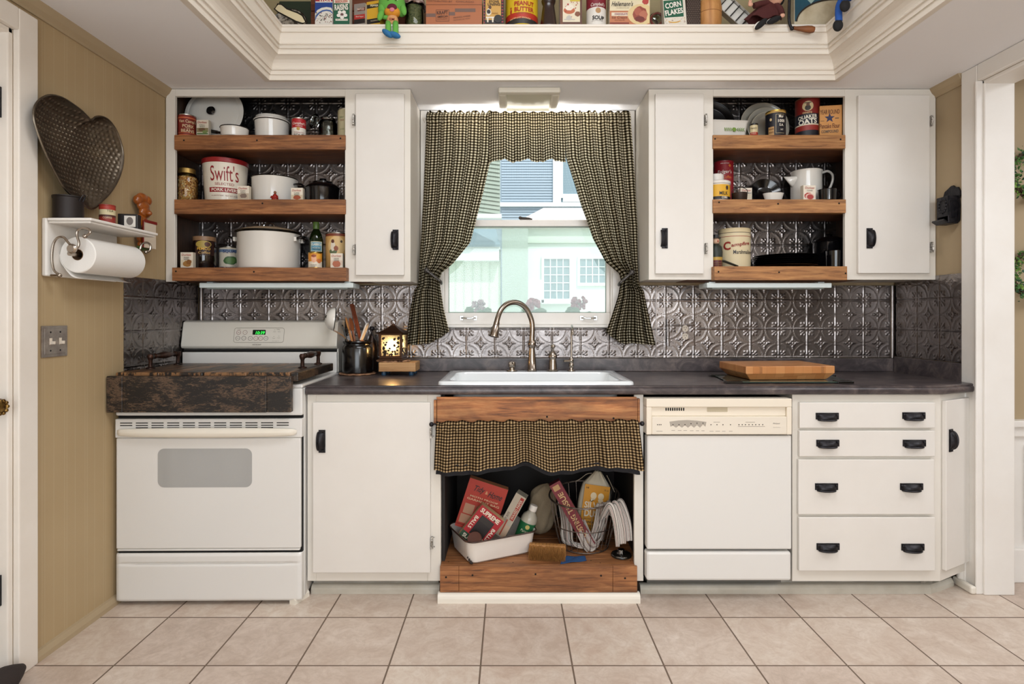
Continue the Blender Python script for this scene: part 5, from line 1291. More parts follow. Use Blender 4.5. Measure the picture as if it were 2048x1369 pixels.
mb = MB(); mb.tube(spline([(-r + .002, .01, h - .014), (-r - .02, .015, h - .012), (-r - .07, .025, h - .001), (-r - .115, .03, h + .006)], 5), [.006] * 6 + [.0085] * 10, 8); mb.build('handle', BLACKEN, sp_)
p_, r, h = pot('lidded_pot', 'white enamel pot with black-trimmed lid on the top left shelf', 'pot', 511, 577, 236, zL1, 2.88, WENAMEL)
MB().lathe([(r - .004, h + .001), (r + .003, h + .002), (r + .004, h + .005), (r + .001, h + .007), (r - .006, h + .022), (r - .02, h + .027), (0, h + .030)], (0, 0, 0), 48).build('lid', WENAMEL, p_)
mb = MB(); mb.tube(spline([(-.034, -.045, h + .026), (-.03, -.045, h + .036), (0, -.047, h + .038), (.03, -.045, h + .036), (.034, -.045, h + .026)], 5), .0055, 8); mb.build('lid_handle', BLACKEN, p_)
can('soup_can', 'red and white tomato soup can on the top left shelf', 'food can', 584, 611.5, 236, zL1, 2.81, [(0, .5, '#ded8cc'), (.5, 1, '#a81c22')],
    art=[('e', 593, 599.5, 253.5, 260.5, '#b08a3c')], text=[('Campbell\'s', 598, 247, 27, 6.5, '#eae2d6', {'slant': .2}), ('CONDENSED', 598, 251.5, 14, 1.8, '#eae2d6'), ('TOMATO', 598, 265, 21, 3.2, '#8a2a26'), ('SOUP', 598, 270, 21, 5, '#2a2624', {'bold': .02})])
jx = X(656, 2.87); jr = .044
jar = MB().lathe([(0, .001), (jr - .004, 0), (jr, .006), (jr, .095), (jr - .006, .108), (jr - .010, .112), (jr - .009, .122), (jr - .0115, .122), (jr - .0125, .112), (jr - .008, .105), (jr - .003, .094), (jr - .003, .008), (0, .004)], (0, 0, 0), 32).build('glass_jar', CLEAR, loc=(jx, 2.87, zL1), label='clear glass clip-top jar standing open on the top left shelf', cat='jar')
M = Matrix.Translation((-.060, -.01, .105)) @ Matrix.Rotation(R(-62), 4, 'Y')
MB().lathe([(0, 0), (.034, 0), (.037, .004), (.037, .010), (.030, .016), (0, .018)], (0, 0, 0), 28, 0, M).build('lid', CLEAR, jar)
mb = MB(); mb.tube([tuple(M @ Vector((.038 * math.cos(t * PI / 12), .038 * math.sin(t * PI / 12), .006))) for t in range(24)], .0016, 6, 0, True); mb.tube([(-.045, -.02, .075), (-.034, -.012, .11), (-.036, .012, .11), (-.046, .02, .075)], .0016, 6); mb.tube([((jr - .006) * math.cos(t * PI / 12), (jr - .006) * math.sin(t * PI / 12), .112) for t in range(24)], .0016, 6, 0, True)
mb.build('wire_bail', CHROME, jar)
can('canister', 'tall pale green paper canister half hidden by the cabinet frame on the top left shelf', 'canister', 676, 712, 218, zL1, 2.84, [(0, 1, '#b5ab88')], text=[('DRY', 683, 234, 9, 3.5, '#6d7a55'), ('MIX', 684, 240, 9, 3.5, '#8a4a34'), ('12 OZ', 684, 258, 9, 2.5, '#6d7a55')])
# ---------------------------------------------------------------- left cabinet, middle shelf
cx, Y = X(374, 2.825), 2.825; r = .050; h = .168
jb = MB().lathe([(0, .0), (r - .004, 0), (r, .006), (r, .115), (r - .004, .128), (r - .014, .138), (r - .015, .142)], (0, 0, 0), 36).build('corn_jar', CLEAR, loc=(cx, Y, zL2), label='glass jar of popcorn kernels with gold lid on the middle left shelf', cat='jar')
def kernels():
    m, nt, nd, lk, b = base_mat('popcorn_kernels')
    vo = nt.nodes.new('ShaderNodeTexVoronoi'); lk.new(coords(nt), vo.inputs['Vector']); vo.inputs['Scale'].default_value = 150
    c = ramp(nt, vo.outputs['Color'], [(.2, '#8d5428'), (.45, '#c8873f'), (.7, '#dca860'), (.9, '#e8cf9c')])
    lk.new(c, b.inputs['Base Color']); b.inputs['Roughness'].default_value = .35
    bump(nt, b, math_(nt, 'MULTIPLY', vo.outputs['Distance'], -1), .9, .006)
    return m
k_ = MB().lathe([(0, .004), (r - .005, .004), (r - .0015, .008), (r - .0015, .114), (r - .006, .124), (0, .130)], (0, 0, 0), 36).build('popcorn', kernels(), jb); k_['kind'] = 'stuff'
MB().lathe([(0, .166), (r - .014, .166), (r - .011, .163), (r - .011, .142), (r - .012, .141)], (0, 0, 0), 36).build('lid', mat('brass_lid', '#a98a4f', .35, .9), jb)
# tapered tin pail
Y = 2.878; cx = X(451, Y); rt, rb_ = 42.3 * Y / F, 36.5 * Y / F; h = Z(313, Y - rt) - zL2
pl = MB().lathe([(0, 0), (rb_ - .002, 0), (rb_, .002), (rt - .002, h - .022), (rt - .002, h - .004), (0, h - .004)], (0, 0, 0), 48).build('tin_pail', mat('pail_cream', '#ddd5c4', .3, coat=.3), loc=(cx, Y, zL2), label='large cream tin pail with red lid and red lettering, middle left shelf', cat='pail')
MB().lathe([(rt - .001, h - .024), (rt + .001, h - .022), (rt + .001, h - .002), (rt - .002, h), (rt - .005, h - .002), (0, h - .003)], (0, 0, 0), 48).build('lid', mat('lid_red', '#8e1f22', .3, coat=.3), pl)
rm = rb_ + (rt - rb_) * .35; Yf = Y - rm
def wrapcone(parent, specs):
    by = {}
    for sp in specs: by.setdefault(sp[5], []).append(sp)
    for col, L in by.items():
        mb = MB()
        for t, px, py, w, hh, c_, *o in L:
            v, f = text_mesh(t, (o[0] if o else {}).get('bold', 0)) if t != '#' else (np.array([(a / 10 - .5, b_ - .5) for b_ in (0, 1) for a in range(11)]), [(a, a + 1, a + 12, a + 11) for a in range(10)])
            out = []
            for a, b_ in v:
                z = Z(py, Yf) - zL2 + b_ * hh * Yf / F; rr = rb_ + (rt - rb_) * z / h + (.0012 if t != '#' else .0005)
                x = X(px, Yf) - cx + a * w * Yf / F; out.append((rr * math.sin(x / rr), -rr * math.cos(x / rr), z))
            mb.add(out, f)
        mb.build('lettering' if L[0][0] != '#' else 'printed_band', ink(col), parent)
wrapcone(pl, [('Swift\'s', 448.5, 346, 55, 31, '#8c1c22'), ('SELECTED', 448, 367.5, 36, 5, '#8c1c23'), ('#', 448.5, 379, 62, 9.5, '#8c1c21'), ('PORK LIVERS', 448.5, 379, 52, 6, '#ece4d4', {'bold': .015}), ('GUARANTEED   NET WT 10 LBS', 448, 390.5, 52, 2.2, '#7d3a38')])
spice('small spice box in front of the cream tin pail', 475, 498, 372, zL2, 2.772, 'POPPY', 'SEED', '#3c3a38', [('r', 475.5, 497.5, 387, 398.5, '#b9aa94'), ('b', 479, 495, 387, 397, '#7d6b60')])
wp, r, h = pot('stew_pot', 'open white enamel pot with black rim and side handles, middle left shelf', 'pot', 506, 594, 350, zL2, 2.91, WENAMEL, taper=.97)
for s in (-1, 1):
    mb = MB(); mb.tube(spline([(s * r * .95, -.03, h - .030), (s * (r + .016 + .008 * s), -.028, h - .028), (s * (r + .018 + .010 * s), 0, h - .027), (s * (r + .016 + .008 * s), .028, h - .028), (s * r * .95, .03, h - .030)], 5), .0045, 8); mb.build('handle', BLACKEN, wp)
fg = MB().lathe([(0, 0), (.0165, 0), (.017, .004), (.0155, .014), (.012, .024), (.009, .030), (.006, .033)], (0, 0, 0), 18).build('figurine', mat('red_glaze', '#8f1d17', .25, coat=.4), loc=(X(550, 2.777), 2.777, zL2), label='tiny red-robed figurine standing before the open white pot', cat='figurine')
mb = MB(); mb.sphere((0, 0, .0405), (.0068, .0068, .008)); mb.build('head', mat('figurine_brown', '#7c4a2c', .3), fg)
mb = MB(); mb.tube(spline([(-.013, -.004, .024), (-.016, -.010, .015), (-.004, -.016, .012)], 4), .0032, 6); mb.tube(spline([(.013, -.004, .024), (.016, -.010, .015), (.004, -.016, .012)], 4), .0032, 6); mb.build('arms', MATS['red_glaze'], fg)
spice('small spice box beside the black roaster', 582, 605.5, 376, zL2, 2.772, 'CUMIN', 'SEED', '#34503a', [('r', 582.5, 605, 390, 398.5, '#c9b99c'), ('b', 585, 602, 390.5, 400, '#9c4a2c')])
rp, r, h = pot('black_roaster', 'black enamel roaster with stepped lid on the middle left shelf', 'roaster', 613, 679, 372, zL2, 2.885, BLACKEN, BLACKEN)
MB().lathe([(r - .003, h + .003), (r + .002, h + .004), (r - .004, h + .012), (r - .02, h + .022), (r - .034, h + .025), (r - .036, h + .034), (r - .05, h + .037), (.022, h + .038), (.014, h + .041), (.018, h + .046), (.016, h + .051), (0, h + .052)], (0, 0, 0), 44).build('lid', BLACKEN, rp)
# ---------------------------------------------------------------- left cabinet, bottom shelf
spice('small spice box at the left end of the bottom left shelf', 361, 386, 505, zL3, 2.775, 'ANISE', 'SEED', '#2e2c2a', [('r', 361.5, 385.5, 520, 531, '#d6c9ae'), ('b', 365, 383, 521, 535, '#a3743a'), ('b', 372, 384, 519, 530, '#8a5a2c')])
cx = X(409, 2.85); r = .0525; h = Z(472, 2.80) - zL3
pm_ = MB().lathe([(0, 0), (r - .004, 0), (r, .006), (r, h - .030), (r - .004, h - .022), (r - .004, h - .012), (0, h - .012)], (0, 0, 0), 36).build('coffee_jar', mat('dark_amber_glass', '#140b08', .08, coat=.5), loc=(cx, 2.85, zL3), label='dark glass jar with tan lid and picture label, bottom left shelf', cat='jar')
MB().lathe([(r - .003, h - .022), (r - .0005, h - .021), (r - .0005, h - .001), (r - .003, h), (0, h)], (0, 0, 0), 36).build('lid', mat('tan_lid', '#85664a', .4), pm_)
patches(pm_, [('r', 389.5, 428, 482, 510.5, '#2a120c'), ('e', 391, 421, 481, 496, '#a08a3e'), ('b', 407, 420, 483, 494, '#4a2318')], 2.85 - r, cx, zL3, wrap=r)
letters(pm_, [('PEMCO', 407, 497.5, 25, 5, '#d9a83a', {'bold': .02}), ('Coffee', 408, 505, 22, 5, '#c7a05a', {'slant': .2})], 2.85 - r, cx, zL3, wrap=r + .001)
can('squash_can', 'green-leaf squash can with blue lettering beside the big stockpot', 'food can', 440, 478, 494, zL3, 2.935, [(0, .12, '#3b2c52'), (.12, .8, '#cfc6b4'), (.8, .93, '#6a7f98'), (.93, 1, '#cfc6b4')],
    art=[('b', 445, 476, 511, 531, '#3f6136'), ('b', 450, 471, 514, 529, '#56793f')], text=[('SQUASH', 463, 503.5, 34, 6.5, '#27366b', {'bold': .02}), ('PACKED IN MAINE', 462, 535, 28, 2.2, '#d9d0be')])
bp, r, h = pot('stockpot', 'big white enamel stockpot with lid on the bottom left shelf', 'stockpot', 478.5, 598, 461, zL3, 2.87, WENAMEL, BLACKRIM, .985)
MB().lathe([(r - .003, h + .004), (r + .004, h + .005), (r + .003, h + .009), (r - .012, h + .016), (r - .05, h + .027), (r - .1, h + .034), (0, h + .036)], (0, 0, 0), 56).build('lid', mat('aged_enamel_lid', '#b29c80', .25, coat=.3), bp)
mb = MB(); mb.tube([((r + .004) * math.cos(t * PI / 28), (r + .004) * math.sin(t * PI / 28), h + .006) for t in range(56)], .003, 6, 0, True); mb.build('lid_rim', BLACKRIM, bp)
mb = MB(); mb.tube(spline([(-.028, 0, h + .034), (-.022, 0, h + .05), (0, 0, h + .056), (.022, 0, h + .05), (.028, 0, h + .034)], 5), .004, 8); mb.build('lid_handle', CHROME, bp)
for s in (-1, 1):
    mb = MB(); mb.tube(spline([(s * r * .97, -.045, h - .028), (s * (r + .03), -.042, h - .020), (s * (r + .036), 0, h - .018), (s * (r + .03), .042, h - .020), (s * r * .97, .045, h - .028)], 5), .006, 8); h_ = mb.build('handle', BLACKEN, bp)
    for yy in (-.045, .045): MB().box(s * (r - .006), s * (r + .006), yy - .008, yy + .008, h - .04, h - .02).build('handle_bracket', WENAMEL, h_)
Y = 2.865; cx = X(632.5, Y); r = .0335; z0 = zL3
def bz(py): return Z(py, Y - r) - z0
bt = MB().lathe([(0, 0), (r - .003, 0), (r, .004), (r, bz(478)), (r - .006, bz(468)), (.017, bz(459)), (.0135, bz(456)), (.0135, bz(452))], (0, 0, 0), 28).build('oil_bottle', mat('green_bottle_glass', '#15260c', .06, trans=.35, coat=.5), loc=(cx, Y, z0), label='green glass oil bottle standing behind the small orange can', cat='bottle')
MB().lathe([(.0145, bz(457)), (.0155, bz(456)), (.0155, bz(444)), (.014, bz(442.5)), (0, bz(442.5))], (0, 0, 0), 20).build('cap', mat('green_cap', '#4f6b2f', .4), bt)
patches(bt, [('r', 620.5, 645, 483, 503, '#d7d0b4'), ('r', 621.5, 644, 484.5, 502, '#5f93a8'), ('b', 624, 642, 494, 502, '#3e6d7e')], Y - r, cx, z0, wrap=r)
letters(bt, [('CLASSICO', 633, 489, 21, 4.2, '#f0e8d0', {'bold': .02}), ('OLIVE OIL', 633, 496, 15, 2.2, '#e8e0c8')], Y - r, cx, z0, wrap=r + .0015)
can('baby_food_can', 'small orange and white can in front of the green bottle', 'food can', 617, 644, 505, zL3, 2.785, [(0, .42, '#ddd2be'), (.42, 1, '#d08a2c')], metal=mat('gold_rim', '#c6a24e', .3, 1), art=[('e', 632, 644, 507, 519, '#dc9d34'), ('b', 621, 634, 510, 526, '#e0a786'), ('b', 622, 633, 509, 515, '#8a3f22'), ('b', 633, 643, 517, 527, '#c06a3a')], text=[('STRAINED', 627, 530, 13, 2.0, '#3a322c'), ('FOOD', 626, 533, 9, 1.8, '#3a322c')])
tn = can('picture_tin', 'tall tan tin with a seated farm figure picture, right end of bottom left shelf', 'tin', 652, 700, 466, zL3, 2.885, [(0, .04, '#7a4a22'), (.04, .93, '#c99c5c'), (.93, 1, '#7a3a22')], art=[('e', 655, 690, 472, 512, '#d8b67c'), ('b', 657, 676, 497, 509, '#5d6a48'), ('b', 660, 671, 482, 504, '#d9cdbb'), ('b', 662, 669, 478, 487, '#5a2f22'), ('b', 667, 677, 491, 503, '#8a4a2f'), ('b', 680, 685, 480, 486, '#4a3a2c')])
MB().lathe([(0, .176), (.035, .176), (.036, .180), (.012, .186), (0, .187)], (0, 0, 0), 24).build('knob', BLACKRIM, tn)
spice('small spice box in front of the tan picture tin', 661, 685.5, 507, zL3, 2.775, 'CARAWAY', 'SEED', '#3c3a38', [('r', 661.5, 685, 521, 531, '#d8c3ae'), ('b', 663, 683, 521, 536, '#b0674c')])
# ---------------------------------------------------------------- right cabinet, top shelf
def leaning_pan(name, label, cat, pcx, rr, zs, Y, m, rimm, depth=.028, group=None, tilt=80, inner=.8):
    M = Matrix.Translation((0, 0, rr)) @ Matrix.Rotation(R(tilt), 4, 'X')
    ri = rr * inner
    mb = MB(); mb.lathe([(0, -depth), (ri, -depth), (ri + .004, -depth + .004), (rr * .93, -.004), (rr - .003, -.001), (rr - .0005, .0005), (rr - .003, .002), (rr * .93, .0), (ri + .001, -depth + .006), (ri - .003, -depth + .003), (0, -depth + .003)], (0, 0, 0), 52, 0, M)
    o = mb.build(name, m, loc=(X(pcx, Y), Y, zs), label=label, cat=cat, group=group)
    mb = MB(); mb.tube([tuple(M @ Vector(((rr - .0015) * math.cos(t * PI / 26), (rr - .0015) * math.sin(t * PI / 26), .001))) for t in range(52)], .0022, 6, 0, True); mb.build('rim', rimm, o)
    return o
GREYPAN = mat('grey_lined_enamel', '#b9b2a4', .22, coat=.3); PANRIM = mat('pan_rim', '#cfc4b0', .3)
leaning_pan('skillet', 'dark round skillet leaning behind the leaf-print loaf dish', 'pan', 1420, .128, zR1, 2.962, mat('dark_skillet', '#15100e', .3, .3), BLACKRIM)
for pcx, rr, yy, lab in ((1529.5, .125, 2.972, 'largest of three nested grey enamel pie pans leaning on the shelf back'), (1536, .108, 2.948, 'middle of three nested grey enamel pie pans leaning on the shelf back'), (1538.5, .092, 2.924, 'front and smallest of three nested grey enamel pie pans')):
    leaning_pan('pie_pan', lab, 'pan', pcx, rr, zR1, yy, GREYPAN, PANRIM, .020, 'nested pie pans')
# loaf dish
Y = 2.80; x0, x1 = X(1414, Y), X(1499, Y); h = Z(241, Y) - zR1
ld = thing('loaf_dish', 'white glass loaf dish with green leaf print on the top right shelf', 'dish', ((x0 + x1) / 2, 2.85, zR1), (0, 0, R(5)))
w_ = (x1 - x0) / 2
rg = [(w_ * .86, .042, .018, 0), (w_ * .97, .052, .02, h - .012), (w_, .056, .022, h - .006), (w_ + .004, .059, .022, h - .002), (w_ + .002, .058, .022, h), (w_ - .004, .05, .02, h - .003), (w_ * .84, .038, .016, .006)]
vs = []
for a, b_, c_, z in rg: vs += [(p, q, z) for p, q in rrect(2 * a, 2 * b_, c_, 5)]
n = 24; mb = MB(); mb.add(vs, [tuple(range(n))[::-1]] + [(j * n + i, j * n + (i + 1) % n, (j + 1) * n + (i + 1) % n, (j + 1) * n + i) for j in range(len(rg) - 1) for i in range(n)] + [tuple((len(rg) - 1) * n + i for i in range(n))], 0, True)
mb.build('bowl', WENAMEL, ld)
mb = MB(); Mt = Matrix.Translation((X(1467, Y) - (x0 + x1) / 2, -.0505, h * .52)) @ Matrix.Rotation(R(-13), 4, 'X')
mb.prism(ellipse(.010, .012, 14), -.001, 0, 'XZ', 0, Mt); mb.box(-.05, .05, -.0008, 0, -.0008, .0008, 0, Mt)
for s in (-1, 1):
    for k in range(4):
        for t in (-1, 1): mb.prism([(s * (.016 + k * .010) + .003 * a + s * .004 * b_, t * (.002 + .007 * (b_ + .2))) for a, b_ in ((-1, 0), (0, -.2), (1, .2), (1.2, 1), (0, .6))], -.001, 0, 'XZ', 0, Mt)
mb.build('leaf_print', ink('#6f8f3c'), ld)
can('spice_tin', 'small cream and red spice tin beside the loaf dish', 'spice tin', 1500, 1515.5, 247, zR1, 2.785, [(0, .32, '#a8362a'), (.32, .95, '#cdbd94'), (.95, 1, '#2a201c')], metal=BLACKRIM, text=[('French', 1507, 256, 12, 4, '#3a2d22', {'slant': .2}), ('CINNAMON', 1507, 266.5, 10, 1.8, '#e6d8b8')])
can('numbered_can', 'black can with gold rims and white numbers before the pie pans', 'food can', 1532, 1570, 221, zR1, 2.82, [(0, .04, '#b08d4a'), (.04, .93, '#14121a'), (.93, 1, '#b08d4a')], metal=mat('gold_rim', '#c6a24e', .3, 1), art=[('r', 1537.5, 1549, 252, 269, '#b58c5a'), ('r', 1552, 1552.6, 228, 266, '#c8b68e'), ('r', 1552, 1570, 265.5, 266.1, '#c8b68e'), ('r', 1552, 1570, 228, 228.6, '#c8b68e'), ('b', 1540, 1545, 234, 241, '#c9b184')],
    text=[('Mor', 1562.5, 232.5, 10, 6, '#e8e0d0', {'bold': .02}), ('1000', 1563, 241.5, 14, 6, '#e8e0d0', {'bold': .02}), ('S.A.', 1563, 249.5, 9, 5, '#e8e0d0', {'bold': .02}), ('NET', 1564, 259, 6, 3, '#e8e0d0'), ('== == ==', 1543, 260, 9, 9, '#7a5530')])
oc = can('oats_canister', 'tall red and blue cardboard oats canister on the top right shelf', 'canister', 1592, 1637, 196, zR1, 2.855, [(0, .2, '#16161f'), (.2, .33, '#8e2a20'), (.33, .36, '#d8cdb4'), (.36, .62, '#1c1a26'), (.62, 1, '#7c2019')], metal=mat('cardboard_rim', '#6d4a30', .6), art=[('e', 1606, 1627, 201, 221, '#cbb58a'), ('e', 1611, 1622, 209, 220, '#3a3430'), ('e', 1613.5, 1620, 204, 211, '#6a4a38'), ('r', 1610, 1623, 203.5, 205, '#2a2624')],
    text=[('QUAKER', 1616, 233.5, 38, 9, '#e2dccb', {'bold': .02, 'tilt': .06}), ('OATS', 1616, 242, 36, 10, '#e2dccb', {'bold': .03, 'tilt': .06}), ('WHITE', 1615, 224.5, 18, 4, '#d9c08a')])
carton('flour_box', 'orange pancake flour box with a dark star, right end of the top right shelf', 'food box', 1642.5, 1684, 211, zR1, 2.785, .04, '#c2894b', '#8f5e30', [('YEAR ROUND', 1661, 224, 36, 9, '#54281c', {'bold': .0}), ('Pancake Flour', 1661, 252, 37, 9, '#5a2118'), ('COMPOUND', 1661, 263, 32, 6, '#6b5a48', {'bold': .02})], [('s', 1651, 1671, 226, 246, '#27294a'), ('r', 1644, 1651, 241, 242, '#6b4a30'), ('r', 1671, 1678, 236, 238, '#6b4a30')], rz=R(-10))
# ---------------------------------------------------------------- right cabinet, middle shelf
can('coffee_can', 'tall red coffee can behind the yellow can on the middle right shelf', 'coffee can', 1428, 1466, 322, zR2, 2.925, [(0, 1, '#8c1420')], metal=mat('red_enamel_rim', '#7a1420', .4), text=[('Folger\'s', 1450, 344, 28, 9, '#e9e2da', {'slant': .1}), ('Coffee', 1455, 354, 17, 6, '#d8772c'), ('MOUNTAIN', 1450, 326.5, 17, 2, '#e9e2da')], art=[('b', 1457, 1463, 328, 334, '#c2702c')])
yc_ = can('powder_can', 'yellow and black can with white lids on the middle right shelf', 'food can', 1412, 1459, 368, zR2, 2.815, [(0, .2, '#17151c'), (.2, 1, '#d8a428')], metal=mat('white_rim', '#d8d2c8', .4), art=[('b', 1452, 1459, 370, 380, '#3a2418')], text=[('MILK', 1448, 386, 18, 7, '#1c1714', {'bold': .01}), ('CORN', 1449.5, 394.8, 12, 4.6, '#e6dfd2', {'bold': .02})])
hh = Z(368, 2.815 - .034) - zR2
MB().lathe([(0, hh + .016), (.054, hh + .016), (.0595, hh + .013), (.0595, hh + .001), (.058, hh)], (0, 0, 0), 36).build('lid', mat('white_plastic', '#dcd6ce', .35), yc_)
sc_ = MB().lathe([(0, 0), (.034, 0), (.036, .003), (.036, .030), (.034, .034), (0, .034)], (0, 0, 0), 30).build('jar_cap', MATS['white_plastic'], loc=(X(1432, 2.815), 2.815, zR2 + hh + .0165), label='white screw cap lying on top of the yellow can', cat='cap')
bk = MB().lathe([(0, 0), (.032, 0), (.034, .003), (.037, .040), (.0375, .042), (.035, .042), (.032, .006), (0, .005)], (0, 0, 0), 26).build('toy_pail', mat('rusty_dark_tin', '#35271f', .5, .5), loc=(X(1479, 2.80), 2.80, zR2), label='little dark tin pail with wire handle on the middle right shelf', cat='pail')
mb = MB(); mb.tube(spline([(-.037, 0, .036), (-.034, -.004, .058), (0, -.008, .070), (.034, -.004, .058), (.037, 0, .036)], 6), .0016, 6); mb.build('wire_handle', BLACKIRON, bk)
spice('small spice box behind the little dark pail', 1481, 1504, 376, zR2, 2.88, 'SAGE', '', '#3c3a38', [('r', 1481.5, 1503.5, 388, 398, '#cfc2aa'), ('r', 1496, 1503, 386, 387, '#3c3a38')])
leaning_pan('black_plate', 'round black enamel plate leaning on the tin behind a white dish', 'plate', 1532, .078, zR2, 2.955, BLACKEN, BLACKEN, .016, None, 74, .55)
Y = 2.81; cx = X(1546.5, Y); w_ = 20.5 * Y / F; h = Z(385, Y - .03) - zR2
rg = [(.72, 0), (.98, h - .002), (1, h), (.95, h - .001), (.70, .005)]; vs = []
for s, z in rg: vs += [(w_ * s * math.cos(t * PI / 16), .034 * s * math.sin(t * PI / 16), z) for t in range(32)]
mb = MB(); mb.add(vs, [tuple(range(32))[::-1]] + [(j * 32 + i, j * 32 + (i + 1) % 32, (j + 1) * 32 + (i + 1) % 32, (j + 1) * 32 + i) for j in range(4) for i in range(32)] + [tuple(4 * 32 + i for i in range(32))], 0, True)
mb.build('oval_dish', WENAMEL, loc=(cx, Y, zR2), label='small white oval dish in front of the black plate', cat='dish')
Y = 2.915; cx = X(1612.5, Y); r = 29 * Y / F; h = Z(336, Y - r) - zR2
pt = MB().lathe([(0, 0), (r - .006, 0), (r - .001, .005), (r, .02), (r - .002, h - .012), (r + .001, h - .006), (r + .002, h - .002), (r, h), (r - .003, h - .002), (r - .004, .01), (0, .006)], (0, 0, 0), 44).build('pitcher', WENAMEL, loc=(cx, Y, zR2), label='tall white enamel pitcher on the middle right shelf', cat='pitcher')
mb = MB(); vs = []
for t in range(9):
    a = R(-28 + 56 * t / 8); vs.append((-(r - .002) * math.cos(a), (r - .002) * math.sin(a), h - .045 - .035 * math.cos(PI * (t - 4) / 8 * 1.0)))
for t in range(9):
    a = R(-28 + 56 * t / 8); e = math.cos((t - 4) / 4 * PI / 2); vs.append((-(r + .042 * e) * math.cos(a * (1 - .6 * e)), (r) * math.sin(a) * (1 - .75 * e), h - .032 + .006 * e))
mb.add(vs, [(i, i + 1, i + 10, i + 9) for i in range(8)], 0, True); mb.build('spout', WENAMEL, pt, solid=.002)
mb = MB(); mb.tube(spline([(r - .004, 0, h - .012), (r + .012, 0, h - .004), (r + .036, 0, h + .002), (r + .058, 0, h - .014), (r + .060, 0, h - .045), (r + .045, 0, h - .085), (r + .022, 0, h - .112), (r - .004, 0, h - .125)], 6), .006, 10); mb.build('handle', WENAMEL, pt)
spice('small red-printed spice box in front of the white pitcher', 1605.5, 1631.5, 371, zR2, 2.776, 'CLOVES', '', '#3c3a38', [('b', 1606.5, 1627, 385, 398.5, '#a5322c'), ('e', 1610, 1629, 387, 400, '#d8b4a4'), ('e', 1613, 1627, 389, 399, '#a83a34')], rz=R(6))
def mug(label, p0, p1, yt, zs, Y, group=None, hang=1, name='black_mug', a=R(10)):
    cx = X((p0 + p1) / 2, Y); r = (p1 - p0) / 2 * Y / F; h = Z(yt, Y - r) - zs
    o = MB().lathe([(0, 0), (r * .9 - .004, 0), (r * .92, .004), (r - .001, h - .002), (r + .001, h), (r - .002, h), (r * .9, .006), (0, .004)], (0, 0, 0), 30).build(name, BLACKEN, loc=(cx, Y, zs), label=label, cat='mug', group=group)
    M = Matrix.Rotation(a, 4, 'Z'); mb = MB(); mb.tube(spline([(r - .003, 0, h * .84), (r + .016, 0, h * .92), (r + .027, 0, h * .66), (r + .020, 0, h * .36), (r - .004, 0, h * .2)], 6), .0038, 8, 0, False, True, M); mb.build('handle', BLACKEN, o)
    return o
mug('black enamel mug right of the white pitcher', 1637, 1673, 376, zR2, 2.787)
# ---------------------------------------------------------------- right cabinet, bottom shelf
can('marshmallow_tin', 'cream tin with red lettering on the bottom right shelf', 'tin', 1437, 1499, 457, zR3, 2.865, [(0, .8, '#cfc09c'), (.8, .815, '#8e2a24'), (.815, .9, '#cfc09c'), (.9, .915, '#4a3a34'), (.915, 1, '#c9b892')], metal=mat('cream_tin_rim', '#c9b892', .35), text=[('C', 1454.5, 491, 15, 17, '#8a2420', {'bold': .03}), ('ampfire', 1483, 489, 40, 9, '#8a2420', {'bold': .02, 'tilt': .12}), ('Marshmallows', 1490, 504, 46, 8, '#2e2a2c', {'bold': .01})])
ft = MB().lathe([(0, 0), (.028, 0), (.030, .004), (.029, .035), (.030, .050), (.031, .075), (.027, .100), (.016, .112), (.012, .116)], (0, 0, 0), 26, [0, 0, 0, 1, 2, 2, 2, 2]).build('figural_bottle', [ink('#5a2226'), ink('#b08d3a'), ink('#1d241b')], loc=(X(1432, 2.79), 2.79, zR3), label='figure-shaped bottle with plaid base half hidden at left of the cream tin', cat='bottle')
mb = MB(); mb.sphere((0, 0, .130), (.016, .016, .018), 0); mb.sphere((.004, -.016, .128), .004, 1, 8, 6); mb.build('head', [ink('#c9a488'), ink('#b04a3a')], ft)
mb = MB(); mb.lathe([(.017, .142), (.024, .143), (.023, .146), (.015, .147), (.013, .160), (0, .161)], (0, 0, 0), 20); mb.build('hat', ink('#171615'), ft)
mb = MB(); 
for z in (.012, .022): mb.tube([(.0301 * math.cos(t * PI / 12), .0301 * math.sin(t * PI / 12), z) for t in range(24)], .0008, 4, 0, True)
for t in range(8): mb.tube([(.0301 * math.cos(t * PI / 4), .0301 * math.sin(t * PI / 4), .004), (.0293 * math.cos(t * PI / 4), .0293 * math.sin(t * PI / 4), .034)], .0007, 4)
mb.build('plaid_lines', ink('#8c7a4a'), ft)
mb = MB(); mb.tube([(X(1443, 2.775), 2.78, zR3 + .034), (X(1450, 2.775), 2.779, zR3 + .030), (X(1476, 2.775), 2.775, zR3 + .0055)], [.005, .0062, .005], 8); mb.build('knife_handle', mat('dark_green_handle', '#171c14', .3, coat=.3), label='dark stick-like knife handle resting before the cream tin', cat='knife')
Y = 2.872; cx = X(1570.5, Y); r = 59.0 * Y / F
plates = None
labs = ['bottom plate of the black enamel plate stack', 'second plate from the bottom of the black plate stack', 'third plate from the bottom of the black plate stack', 'fourth plate from the bottom of the black plate stack', 'second plate from the top of the black plate stack', 'top plate of the black enamel plate stack']
pr0 = MB().lathe([(0, 0), (r * .62, 0), (r * .66, .002), (r * .80, .010), (r - .003, .0135), (r - .0002, .0148), (r - .002, .0162), (r * .8, .013), (r * .65, .005), (0, .003)], (0, 0, 0), 56)
for i in range(6):
    if i == 0: pl0 = pr0.build('black_plate', BLACKEN, loc=(cx, Y, zR3 + .0005), label=labs[0], cat='plate', group='stacked black plates'); o = pl0
    else:
        o = pl0.copy(); COL.objects.link(o); o.location = (cx + random.uniform(-.003, .003), Y + random.uniform(-.002, .002), zR3 + .0005 + i * .0098); o['label'] = labs[i]
